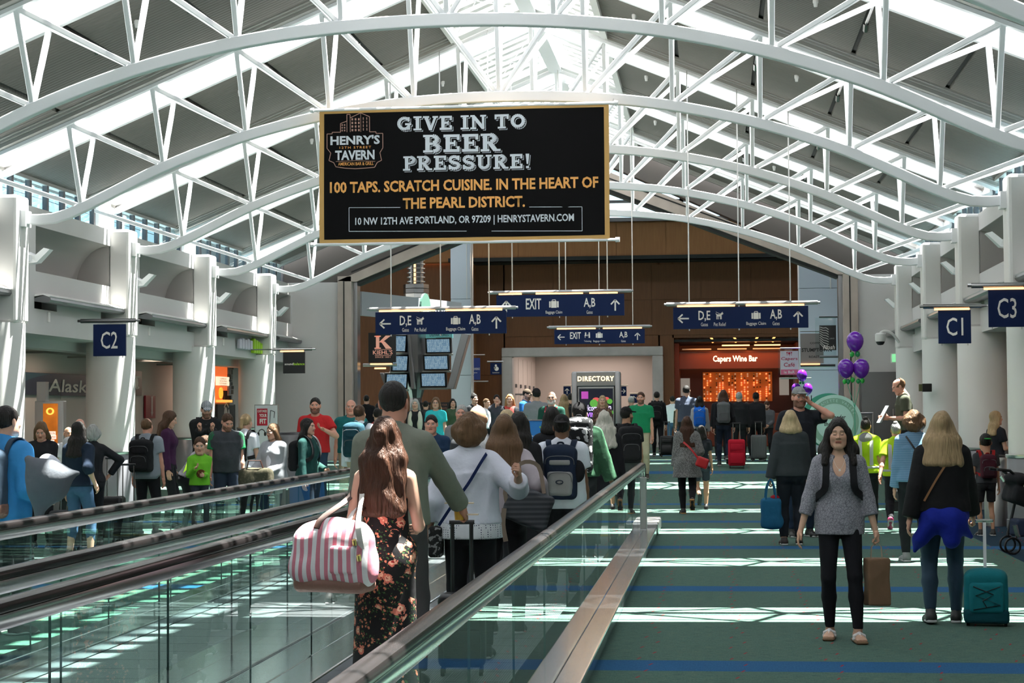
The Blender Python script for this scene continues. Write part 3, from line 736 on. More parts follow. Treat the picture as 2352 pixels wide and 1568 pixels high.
for xx in (-BW - .05, BW + .05):
    mb = MB(); mb.tube([(xx, 0, BH), (xx, .41, chordz(bn.location.x + xx - XC) - 5.10 + .02)], .005, 5); mb.obj('hanger_wire', aluminium, bn)

# ------------------------------------------------------------------ hanging wayfinding signs
def arrow(cx, cz, r, d):
    w = r * .26
    P = stroke([(0, -r), (0, r * .92)], w) + stroke([(-r * .75, r * .12), (0, r * .92), (r * .75, r * .12)], w)
    rot = {'up': 0, 'left': math.pi / 2, 'right': -math.pi / 2}[d]; c, s = math.cos(rot), math.sin(rot)
    return [[(cx + x * c - z * s, cz + x * s + z * c) for x, z in q] for q in P]
def bag(cx, cz, h):
    w = h * 1.15
    P = [rect(-w * .28, w * .28, -h * .5, h * .32), rect(-w * .5, -w * .33, -h * .46, h * .28), rect(w * .33, w * .5, -h * .46, h * .28)] + stroke([(-w * .17, h * .32), (-w * .17, h * .47), (w * .17, h * .47), (w * .17, h * .32)], h * .07)
    return [[(cx + x, cz + z) for x, z in q] for q in P]
def dog(cx, cz, h):
    P = [rect(-.42, .25, -.12, .18), rect(-.42, -.3, -.5, -.1), rect(-.22, -.12, -.5, -.1), rect(.05, .15, -.5, -.1), rect(.18, .28, -.5, 0), [(.1, .15), (.28, .05), (.5, .22), (.5, .34), (.32, .42), (.15, .3)], [(.3, .36), (.4, .36), (.42, .5), (.36, .5)], [(-.42, .1), (-.34, .18), (-.5, .32), (-.54, .28)]] + stroke([(-.5, .5), (.15, .2)], .05)
    return [[(cx + x * h, cz + z * h) for x, z in q] for q in P]
def people_icon(cx, cz, h):
    P = [disc(-.3, .3, .12), rect(-.42, -.18, -.1, .17), disc(.3, .3, .12), rect(.2, .42, -.5, .17), rect(-.5, .15, -.18, -.1), rect(-.42, -.34, -.5, -.1), rect(-.05, .2, .0, .06)]
    return [[(cx + x * h, cz + z * h) for x, z in q] for q in P]
def hsign(px0, px1, py0, py1, Y, label, items, rods, group, lamp=((.03, .46), (.54, .97)), tube=(-.11, .16)):
    a = at(px0, py0, Y); b = at(px1, py1, Y); cx = (a.x + b.x) / 2; cz = (a.z + b.z) / 2; w = b.x - a.x; h = a.z - b.z
    e = empty('hanging_sign', label, 'sign', (cx, Y, cz), 0, group)
    mb = MB(); mb.box(-w / 2, w / 2, 0, .05, -h / 2, h / 2); mb.obj('panel', navy_sign, e, bevel=.004)
    zt = h / 2 + .055
    mb = MB(); mb.tube([(-w / 2 + tube[0], .025, zt), (w / 2 + tube[1], .025, zt)], .034, 12); mb.tube([(-w / 2 + tube[0] - .04, .025, zt), (-w / 2 + tube[0], .025, zt)], .02, 8); mb.tube([(w / 2 + tube[1], .025, zt), (w / 2 + tube[1] + .04, .025, zt)], .02, 8); mb.obj('light_tube', mat('tube_steel', (.30, .30, .31), .45, .7), e)
    for l0, l1 in lamp:
        mb = MB(); mb.box(-w / 2 + w * l0, -w / 2 + w * l1, -.022, .0, zt - .05, zt - .025); mb.obj('lamp', lamp_warm, e)
    for r in rods:
        mb = MB(); rz = roofz(-2.9 - XC) if False else 0
        x = -w / 2 + w * r; top = (roofz(cx + x - XC) - .1 if Y < PORTAL else 9.3) - cz
        mb.tube([(x, .025, -h / 2 - .03), (x, .025, top)], .011, 6); mb.obj('hanger_rod', steel, e)
    H = h
    for it in items:
        k = it[0]; X = -w / 2 + w * it[1]
        if k == 't': fit(it[2], sign_white, e, X, H * it[3], w * it[4], H * it[5], -.004, it[6] if len(it) > 6 else .015)
        else:
            f = {'bag': bag, 'dog': dog, 'ppl': people_icon}.get(k)
            P = arrow(X, H * it[2], H * it[3], it[4]) if k == 'a' else f(X, H * it[2], H * it[3])
            flatd(P, sign_white, e, -.004, 'arrow' if k == 'a' else 'pictogram')
    return e
DE = [('a', .075, -.02, .26, 'left'), ('t', .232, 'D,E', .08, .088, .50), ('t', .232, 'Gates', -.30, .052, .17, .0), ('dog', .345, .10, .34), ('t', .347, 'Pet Relief', -.30, .09, .17, .0), ('bag', .615, .10, .36), ('t', .615, 'Baggage Claim', -.30, .145, .19, .0), ('t', .762, 'A,B', .10, .088, .50), ('t', .762, 'Gates', -.29, .052, .17, .0), ('a', .925, -.02, .27, 'up')]
hsign(862, 1163, 717, 765, 31, 'blue hanging sign on the left with arrows for gates D, E and A, B', DE, (.12, .5, .87), 'blue overhead gate signs')
hsign(1546, 1857, 706, 752, 31, 'blue hanging sign on the right with arrows for gates D, E and A, B', DE, (.12, .49, .87), 'blue overhead gate signs')
hsign(1140, 1434, 678, 724, 36, 'dark blue hanging EXIT and gates A, B sign with two up arrows', [('a', .078, -.02, .26, 'up'), ('t', .292, 'EXIT', .08, .12, .5), ('bag', .452, .08, .38), ('t', .452, 'Baggage Claim', -.33, .13, .18, .0), ('t', .73, 'A,B', .08, .09, .48), ('t', .73, 'Gates', -.33, .048, .16, .0), ('a', .93, -.02, .26, 'up')], (.125, .495, .87), 'blue overhead gate signs', lamp=((.02, .20), (.31, .68), (.73, .95)), tube=(-.13, .14))
hsign(1273, 1481, 757, 788, 40, 'smallest blue hanging EXIT sign with a left arrow and ticketing pictogram', [('a', .075, -.02, .25, 'left'), ('t', .235, 'EXIT', .08, .12, .46), ('ppl', .368, .12, .42), ('t', .37, 'Ticketing', -.33, .08, .15, .0), ('bag', .498, .10, .40), ('t', .498, 'Baggage Claim', -.33, .13, .16, .0), ('t', .765, 'A,B', .08, .09, .46), ('t', .765, 'Gates', -.33, .05, .15, .0), ('a', .92, -.02, .25, 'up')], (.13, .5, .87), 'blue overhead gate signs', lamp=((.03, .46), (.54, .97)), tube=(-.12, .12))

def csign(px0, px1, py0, py1, Y, txt, label, sd, body=None, group='square gate number signs', warm=True):
    a = at(px0, py0, Y); b = at(px1, py1, Y); cx = (a.x + b.x) / 2; cz = (a.z + b.z) / 2; w = b.x - a.x; h = a.z - b.z
    e = empty('gate_sign', label, 'sign', (cx, Y, cz), 0, group)
    mb = MB(); mb.box(-w / 2, w / 2, 0, .05, -h / 2, h / 2); mb.obj('panel', body or navy_sign, e, bevel=.004)
    zt = h / 2 + .06
    x0, x1 = (-w / 2 - .22, w / 2 + .16)
    mb = MB(); mb.tube([(x0, .03, zt), (x1, .03, zt)], .036, 12); mb.tube([(x0 - .05, .03, zt), (x1 + .08, .03, zt + .002)], .022, 10); mb.obj('light_tube', steel_dark if not warm else aluminium, e)
    if warm:
        mb = MB(); mb.box(-w / 2 - .06, w / 2 - .02, -.02, .0, zt - .062, zt - .032); mb.obj('lamp', lamp_warm, e)
    wx = ((XC + sd * 7.22) - cx)
    mb = MB(); mb.tube([(x1 if sd > 0 else x0, .05, zt), (wx, .05, zt)], .015, 6)
    for q in (-w * .4, w * .4): mb.tube([(q, .03, -h / 2 - .03), (q, .03, zt)], .008, 5)
    mb.obj('bracket', steel, e)
    if txt: fit(txt, sign_white, e, 0, 0, w * .52, h * .54, -.004, .005)
    return e
csign(214, 288, 745, 817, 29.0, 'C2', 'navy square gate sign C2 by the left columns', -1, warm=False)
csign(2155, 2231, 712, 788, 28.2, 'C1', 'navy square gate sign C1 by the right columns', 1)
csign(2270, 2356, 665, 750, 25.2, 'C3', 'navy square gate sign C3 at the right edge', 1)
e = csign(650, 700, 808, 857, 40.0, None, 'black square shop sign reading soundbalance under a warm tube lamp', -1, black, None)
lime = mat('lime_print', (0.45, 0.75, 0.05), .5)
fit('sound', sign_white, e, -.11, -.03, .20, .05, -.004, .03); fit('balance', lime, e, .12, -.03, .25, .055, -.004, .02)
# ------------------------------------------------------------------ signed-distance sculpting
def rotm(rx=0, ry=0, rz=0):
    return np.array((Matrix.Rotation(rz, 3, 'Z') @ Matrix.Rotation(ry, 3, 'Y') @ Matrix.Rotation(rx, 3, 'X')), dtype=np.float32)
I3 = np.eye(3, dtype=np.float32)
def cap(a, b, ra, rb=None, k=.02, cut=None, sc=None):
    """tapered capsule; cut = flat end at b; sc = squash (R, (sx,sy,sz)) about a"""
    a = np.array(a, np.float32); b = np.array(b, np.float32); rb = ra if rb is None else rb
    lo = np.minimum(a, b) - max(ra, rb); hi = np.maximum(a, b) + max(ra, rb)
    d = b - a; L = float(d @ d) + 1e-9
    def f(P):
        t = np.clip(((P - a) @ d) / L, 0, 1); r = np.linalg.norm(P - a - t[..., None] * d, axis=-1) - (ra + (rb - ra) * t)
        if cut:
            r = np.maximum(r, (P - b) @ (d / math.sqrt(L)))
        return r
    return (f, lo, hi, k)
def ell(c, r, R=None, k=.03):
    c = np.array(c, np.float32); r = np.array(r, np.float32); R = I3 if R is None else R
    m = float(r.max())
    def f(P):
        q = (P - c) @ R; k0 = np.linalg.norm(q / r, axis=-1); k1 = np.linalg.norm(q / (r * r), axis=-1) + 1e-6
        return np.where(k0 < 1e-4, -r.min(), k0 * (k0 - 1) / k1)
    return (f, c - m, c + m, k)
def rbox(c, h, r=.01, R=None, k=.01):
    c = np.array(c, np.float32); h = np.array(h, np.float32) - r; R = I3 if R is None else R; m = float(np.linalg.norm(h)) + r
    def f(P):
        q = np.abs((P - c) @ R) - h
        return np.linalg.norm(np.maximum(q, 0), axis=-1) + np.minimum(q.max(-1), 0) - r
    return (f, c - m, c + m, k)
def cone(a, b, ra, rb, k=.02, flat=1.0, ax=1):
    """flat-ended elliptic frustum along z; ra,rb are x radii, flat the y ratio"""
    a = np.array(a, np.float32); b = np.array(b, np.float32); m = max(ra, rb)
    def f(P):
        t = np.clip((P[..., 2] - a[2]) / (b[2] - a[2]), 0, 1); c = a + t[..., None] * (b - a); q = P - c; rr = ra + (rb - ra) * t
        r = np.sqrt(q[..., 0] ** 2 + (q[..., 1] / flat) ** 2) - rr
        return np.maximum(r * (.9 if flat == 1 else .75), np.maximum(P[..., 2] - max(a[2], b[2]), min(a[2], b[2]) - P[..., 2]))
    return (f, np.minimum(a, b) - m, np.maximum(a, b) + m, k)
_rs = np.random.RandomState(7)
_W = [(_rs.normal(size=3), _rs.uniform(0, 6.28)) for _ in range(24)]
def fold(P, fr, seed=0, n=6, sc=(1, 1, 1)):
    s = 0
    for i in range(n):
        d, ph = _W[(i + seed * 5) % 24]; s = s + np.sin((P * np.array(sc, np.float32)) @ (d / np.linalg.norm(d) * fr * (1 + .5 * (i % 3))).astype(np.float32) + ph + seed)
    return s / n
def field(prims, h, cuts=(), disp=None, sub=(), pad=.03, after=()):
    al = list(prims) + list(after); lo = np.min([p[1] for p in al], 0) - pad; hi = np.max([p[2] for p in al], 0) + pad
    for ax, s, v in cuts:
        if ax in (0, 1, 2) and not after:
            if s > 0: hi[ax] = min(hi[ax], v + 2 * h)
            else: lo[ax] = max(lo[ax], v - 2 * h)
    n = np.ceil((hi - lo) / h).astype(int) + 1
    gx = [lo[i] + h * np.arange(n[i]) for i in range(3)]
    V = np.full(n, 1.0, np.float32)
    def union(f, a, b, k, V):
        i0 = np.maximum(np.floor((a - pad - lo) / h).astype(int), 0); i1 = np.minimum(np.ceil((b + pad - lo) / h).astype(int) + 1, n)
        if (i1 <= i0).any(): return
        P = np.stack(np.meshgrid(*[gx[i][i0[i]:i1[i]] for i in range(3)], indexing='ij'), -1).astype(np.float32)
        d = f(P); S = (slice(i0[0], i1[0]), slice(i0[1], i1[1]), slice(i0[2], i1[2])); v = V[S]
        if k > 0:
            hh = np.clip(.5 + .5 * (v - d) / k, 0, 1); V[S] = v * (1 - hh) + d * hh - k * hh * (1 - hh)
        else: V[S] = np.minimum(v, d)
    for pr in prims: union(*pr, V)
    if disp or cuts or sub:
        P = np.stack(np.meshgrid(*gx, indexing='ij'), -1).astype(np.float32)
        if disp: V += disp(P)
        for f, a, b, k in sub: 
            d = -f(P)
            if k > 0:
                hh = np.clip(.5 - .5 * (V - d) / k, 0, 1); V = V * (1 - hh) + d * hh + k * hh * (1 - hh)
            else: V = np.maximum(V, d)
        for c in cuts:
            ax, s, v = c
            if ax in (0, 1, 2): V = np.maximum(V, (P[..., ax] - v) * s)
            else: V = np.maximum(V, P @ np.array(ax, np.float32) * s - v)
    if after:
        for pr in after: union(*pr, V)
    return V, lo, h
def nets(V, lo, h):
    """naive surface nets"""
    S = V < 0; c = S[:-1, :-1, :-1].astype(np.int8); n = 0
    cnt = np.zeros(c.shape, np.int8); offs = [(i, j, k) for i in (0, 1) for j in (0, 1) for k in (0, 1)]
    X, Y, Z = c.shape
    for i, j, k in offs: cnt += S[i:i + X, j:j + Y, k:k + Z]
    A = (cnt > 0) & (cnt < 8); idx = np.argwhere(A)
    if not len(idx): return np.zeros((0, 3)), np.zeros((0, 4), int)
    vid = np.full(c.shape, -1, np.int32); vid[A] = np.arange(len(idx))
    acc = np.zeros((len(idx), 3), np.float32); num = np.zeros(len(idx), np.float32)
    for a in offs:
        for ax in range(3):
            if a[ax]: continue
            b = list(a); b[ax] = 1
            va = V[idx[:, 0] + a[0], idx[:, 1] + a[1], idx[:, 2] + a[2]]; vb = V[idx[:, 0] + b[0], idx[:, 1] + b[1], idx[:, 2] + b[2]]
            m = (va < 0) != (vb < 0); t = np.where(m, va / np.where(m, va - vb, 1), 0)
            p = np.tile(np.array(a, np.float32), (len(idx), 1)); p[:, ax] += t; acc += p * m[:, None]; num += m
    P = (idx + acc / num[:, None]) * h + lo
    Q = []
    for ax in range(3):
        u, w = (ax + 1) % 3, (ax + 2) % 3
        sl0 = [slice(None)] * 3; sl1 = [slice(None)] * 3; sl0[ax] = slice(0, -1); sl1[ax] = slice(1, None)
        ch = S[tuple(sl0)] != S[tuple(sl1)]; e = np.argwhere(ch)
        e = e[(e[:, u] > 0) & (e[:, w] > 0) & (e[:, u] < c.shape[u]) & (e[:, w] < c.shape[w])]
        if not len(e): continue
        inside = S[e[:, 0], e[:, 1], e[:, 2]]
        q = []
        for du, dw in ((1, 1), (0, 1), (0, 0), (1, 0)):
            g = e.copy(); g[:, u] -= du; g[:, w] -= dw; q.append(vid[g[:, 0], g[:, 1], g[:, 2]])
        q = np.stack(q, 1); q[~inside] = q[~inside][:, ::-1]; Q.append(q)
    return P.astype(np.float32), np.concatenate(Q) if Q else np.zeros((0, 4), int)
def sculpt(prims, h, **k): return nets(*field(prims, h, **k))
def join(parts):
    V = []; F = []; n = 0
    for v, f in parts: V.append(v); F.append(f + n); n += len(v)
    return np.concatenate(V), np.concatenate(F)

# ------------------------------------------------------------------ fabrics, skin, hair
def skinmat(name='skin'):
    m = mat('skin', (.6, .4, .3), 0.5, attr='Col', spec=.3); return m
SKIN = skinmat()
bsdf(SKIN).inputs['Subsurface Weight'].default_value = 0.0
TONES = {'fair': (.58, .34, .25), 'pale': (.66, .42, .33), 'tan': (.44, .24, .15), 'olive': (.60, .37, .26), 'brown': (.20, .10, .06), 'ruddy': (.60, .30, .22)}
def cloth(name, col, var=.10, weave=900, rough=.85, kind=None, col2=None, sc=1.0):
    key = 'fabric_' + name
    if key in MATS: return MATS[key]
    m = mat(key, col, rough, spec=.2); v, x, y, z = objco(m)
    n1 = noise(m, v, 14, 3); lo = tuple(c * (1 - var) for c in col); hi = tuple(min(1, c * (1 + var)) for c in col)
    c = mixc(m, n1, lo, hi)
    if kind == 'heather':
        n2 = noise(m, v, 160 * sc, 2, (1, 1, .3)); f = math_node(m, 'GREATER_THAN', n2, .53); c = mixc(m, math_node(m, 'MULTIPLY', f, .75), c, col2)
    elif kind == 'veins':
        vo = m.node_tree.nodes.new('ShaderNodeTexVoronoi'); vo.feature = 'DISTANCE_TO_EDGE'; vo.inputs['Scale'].default_value = 52 * sc
        wv = noise(m, v, 18, 2); ad = m.node_tree.nodes.new('ShaderNodeVectorMath'); ad.operation = 'MULTIPLY_ADD'; lk(m, wv, ad.inputs[0]); ad.inputs[1].default_value = (.06, .06, .06); lk(m, v, ad.inputs[2]); lk(m, ad.outputs[0], vo.inputs['Vector'])
        c = mixc(m, math_node(m, 'LESS_THAN', vo.outputs['Distance'], .08), c, col2)
    elif kind == 'dots':
        vo = m.node_tree.nodes.new('ShaderNodeTexVoronoi'); vo.inputs['Scale'].default_value = 42 * sc; vo.inputs['Randomness'].default_value = .15; lk(m, v, vo.inputs['Vector'])
        c = mixc(m, math_node(m, 'LESS_THAN', vo.outputs['Distance'], .26), c, col2)
    elif kind == 'hstripe':
        f = math_node(m, 'GREATER_THAN', math_node(m, 'SINE', math_node(m, 'MULTIPLY', z, 320 * sc)), .1); c = mixc(m, math_node(m, 'MULTIPLY', f, .6), c, col2)
    elif kind == 'vstripe':
        f = math_node(m, 'GREATER_THAN', math_node(m, 'SINE', math_node(m, 'ADD', math_node(m, 'MULTIPLY', x, 130 * sc), math_node(m, 'MULTIPLY', noise(m, v, 4), 3.0))), .0); c = mixc(m, f, c, col2)
    elif kind == 'floral':
        def blob(scale, thr, jitter, colr, c, gate=None):
            vo = m.node_tree.nodes.new('ShaderNodeTexVoronoi'); vo.inputs['Scale'].default_value = scale
            ad = m.node_tree.nodes.new('ShaderNodeVectorMath'); ad.operation = 'ADD'; ad.inputs[1].default_value = (jitter, jitter * .7, jitter * 1.3)
            wv = noise(m, v, 70, 2); a2 = m.node_tree.nodes.new('ShaderNodeVectorMath'); a2.operation = 'MULTIPLY_ADD'; lk(m, wv, a2.inputs[0]); a2.inputs[1].default_value = (.035,) * 3; lk(m, v, a2.inputs[2])
            lk(m, a2.outputs[0], ad.inputs[0]); lk(m, ad.outputs[0], vo.inputs['Vector'])
            f = math_node(m, 'LESS_THAN', vo.outputs['Distance'], thr)
            if gate is not None: f = math_node(m, 'MULTIPLY', f, gate)
            return mixc(m, f, c, colr), vo.outputs['Distance']
        g = math_node(m, 'GREATER_THAN', noise(m, v, 5.5, 1), .50); g2 = math_node(m, 'GREATER_THAN', noise(m, v, 8, 1), .46)
        c, _ = blob(52, .30, 3.1, (.05, .12, .04), c, g2)
        c, _ = blob(38, .30, 1.7, (.62, .22, .13), c, g2)
        c, d = blob(13, .36, .4, (.68, .20, .14), c, g); c, _ = blob(13, .24, .4, (.86, .50, .34), c, g); c, _ = blob(13, .11, .4, (.35, .03, .03), c, g)
    elif kind == 'panels':
        f = math_node(m, 'GREATER_THAN', math_node(m, 'SINE', math_node(m, 'MULTIPLY', x, 60)), .6); c = mixc(m, f, c, col2)
    elif kind == 'plaid':
        f = math_node(m, 'MULTIPLY', math_node(m, 'GREATER_THAN', math_node(m, 'SINE', math_node(m, 'MULTIPLY', x, 180)), 0), math_node(m, 'GREATER_THAN', math_node(m, 'SINE', math_node(m, 'MULTIPLY', z, 180)), 0)); c = mixc(m, math_node(m, 'MULTIPLY', f, .7), c, col2)
    elif kind == 'scribble':
        n2 = noise(m, v, 30 * sc, 3); f = math_node(m, 'GREATER_THAN', n2, .56); c = mixc(m, f, c, col2)
    lk(m, c, bsdf(m).inputs['Base Color'])
    add_bump(m, math_node(m, 'ADD', noise(m, v, 26, 3), math_node(m, 'MULTIPLY', noise(m, v, weave, 1), .25)), .45, .012)
    return m
def hairm(name, col, col2=None):
    key = 'hair_' + name
    if key in MATS: return MATS[key]
    m = mat(key, col, .55, spec=.25); v, x, y, z = objco(m); c2 = col2 or tuple(min(1, c * 1.9 + .01) for c in col)
    n1 = noise(m, v, 70, 3, (1, 1, .10)); n2 = noise(m, v, 9, 2, (1, 1, .35))
    c = mixc(m, math_node(m, 'MULTIPLY', math_node(m, 'ADD', n1, n2), .52), tuple(q * .5 for q in col), c2)
    lk(m, c, bsdf(m).inputs['Base Color']); add_bump(m, n1, .9, .02); return m
HAIR = {'black': ((.007, .0055, .005), (.020, .016, .014)), 'darkbrown': ((.03, .016, .010), (.11, .05, .025)), 'brown': ((.09, .045, .022), (.22, .12, .06)), 'auburn': ((.018, .008, .005), (.085, .033, .017)),
        'blond': ((.38, .25, .12), (.78, .60, .36)), 'dirty': ((.20, .12, .06), (.62, .44, .24)), 'grey': ((.25, .24, .23), (.55, .54, .52)), 'white': ((.6, .6, .6), (.85, .85, .84)), 'red': ((.30, .11, .04), (.60, .28, .12)), 'silver': ((.45, .42, .36), (.85, .80, .70))}

# ------------------------------------------------------------------ head and hands, modelled once
def make_head(fem, h, beard=0):
    w = .92 if fem else 1.0
    P = [ell((0, .018, .030), (.074 * w, .096, .088), k=.0), ell((0, -.030, -.038), (.058 * w, .060, .082), k=.04), cap((-.02 * w, -.066, -.098), (.02 * w, -.066, -.098), .019 if fem else .023, k=.03),
         ell((-.05 * w, -.02, -.065), (.018, .04, .035), k=.03), ell((.05 * w, -.02, -.065), (.018, .04, .035), k=.03),
         ell((-.042 * w, -.062, -.022), (.022, .02, .02), k=.03), ell((.042 * w, -.062, -.022), (.022, .02, .02), k=.03),
         cap((-.036 * w, -.078, .026), (.036 * w, -.078, .026), .009 if fem else .012, k=.02),
         cap((0, -.084, .016), (0, -.106, -.024), .0065, .0115, k=.012), ell((-.012, -.094, -.029), (.009, .012, .008), k=.006), ell((.012, -.094, -.029), (.009, .012, .008), k=.006),
         cap((-.019, -.083, -.055), (.019, -.083, -.055), .0055, k=.008), cap((-.016, -.083, -.064), (.016, -.083, -.064), .0065, k=.006),
         ell((-.078 * w, .012, -.004), (.010, .021, .033), rotm(0, 0, .35), k=.010), ell((.078 * w, .012, -.004), (.010, .021, .033), rotm(0, 0, -.35), k=.010),
         cap((0, .022, -.075), (0, .035, -.19), .048 if fem else .056, .053 if fem else .063, k=.03)]
    sub = [ell((s * .031 * w, -.094, .004), (.017, .014, .011), k=.012) for s in (-1, 1)]
    V, lo, hh = field(P, h, sub=sub)
    eyes = [ell((s * .031 * w, -.076, .003), (.0125, .0125, .0105), k=0) for s in (-1, 1)]
    n = V.shape; gx = [lo[i] + h * np.arange(n[i]) for i in range(3)]; G = np.stack(np.meshgrid(*gx, indexing='ij'), -1).astype(np.float32)
    for e in eyes: V = np.minimum(V, e[0](G))
    return nets(V, lo, h)
def head_cols(V, tone, fem, beard=None, closed=False):
    t = np.array(tone, np.float32); C = np.tile(t, (len(V), 1)); x, y, z = V.T; w = .92 if fem else 1
    def blend(mask, col, a=1.0): C[mask] = C[mask] * (1 - a) + np.array(col, np.float32) * a
    blend((y < -.02) & (z < .0) & (z > -.09), (t[0] * 1.02, t[1] * .86, t[2] * .84), .5)
    lip = (np.abs(x) < .024) & (np.abs(z + .0595) < .0115 - .18 * np.abs(x)) & (y < -.078); blend(lip, (t[0] * .82, t[1] * .42, t[2] * .42) if fem else (t[0] * .8, t[1] * .55, t[2] * .55), .9)
    blend((np.abs(x) < .021) & (np.abs(z + .0595) < .0016) & (y < -.08), (.08, .02, .02))
    if beard is not None:
        b = ((z < -.030 - .042 * (1 - np.minimum(np.abs(x) / .055, 1))) & (y < .01) & (z > -.135) & ~lip) | ((np.abs(z + .045) < .006) & (np.abs(x) < .028) & (y < -.07)); blend(b & (y < .015), beard[0], beard[1])
    for s in (-1, 1):
        dx = x - s * .031 * w; e = (np.hypot(dx, (z - .003) * 1.15) < .0125) & (y < -.072)
        if closed: blend(e & (z < .002), (t[0] * .9, t[1] * .78, t[2] * .75)); blend((np.abs(z + .003) < .0022) & (np.abs(dx) < .015) & (y < -.07), (.04, .02, .02))
        else:
            blend(e, (.55, .52, .50)); blend((np.hypot(dx, z - .003) < .0062) & (y < -.07), (.06, .035, .02)); blend((np.abs(z - .0125) < .0025) & (np.abs(dx) < .015) & (y < -.068), (.05, .03, .02))
        br = (np.abs(dx - s * .003) < .019) & (np.abs(z - .030 + .12 * np.abs(dx)) < .0036) & (y < -.06); blend(br, (.07, .04, .03), .85)
    return C
def make_hand(curl, h, thumb=.4):
    """right hand (x<0 side): palm faces +x, fingers point -z, thumb forward (-y)"""
    P = [rbox((0, 0, -.052), (.013, .039, .044), .012, k=0), cap((0, 0, .012), (0, 0, -.03), .024, .026, k=.02)]
    for y0, L, r in ((-.029, .072, .0088), (-.010, .081, .0092), (.010, .075, .0088), (.028, .058, .0078)):
        p = np.array([0, y0, -.090]); a = 0
        for seg, (fr, da) in enumerate(((.45, curl[0]), (.31, curl[1]), (.24, curl[2]))):
            a += da; q = p + np.array([math.sin(a), (y0 * .25 if seg == 0 else 0), -math.cos(a)]) * L * fr * np.array([1, 1, 1]); P.append(cap(p, q, r * (1 - .09 * seg), r * (.93 - .09 * seg), k=.004)); p = q
    P += [cap((.004, -.028, -.022), (.016, -.056, -.050), .013, .0105, k=.010), cap((.016, -.056, -.050), (.016 + .02 * thumb, -.062 + .02 * thumb, -.082), .0100, .0082, k=.004)]
    return sculpt(P, h, pad=.02)
HEADS = {(f, l): make_head(f, (.0042 if l == 0 else .0062)) for f in (0, 1) for l in (0, 1)}
HANDS = {(n, l): make_hand(c, (.0042 if l == 0 else .0062), t) for n, c, t in (('relax', (.35, .45, .3), .3), ('grip', (1.15, 1.45, .9), 1.2), ('flat', (.1, .12, .1), .2)) for l in (0, 1)}

def v3(*a): return np.array(a, np.float32)
def ik(S, W, l1, l2, pole):
    S, W = np.asarray(S, float), np.asarray(W, float); d = W - S; D = np.linalg.norm(d); m = (l1 + l2) * .999
    if D > m: W = S + d / D * m; d = W - S; D = m
    a = (l1 * l1 - l2 * l2 + D * D) / (2 * D); hh = math.sqrt(max(l1 * l1 - a * a, 0)); u = d / D; p = np.asarray(pole, float); p = p - u * (p @ u); p /= (np.linalg.norm(p) + 1e-9)
    return S + u * a + p * hh, W

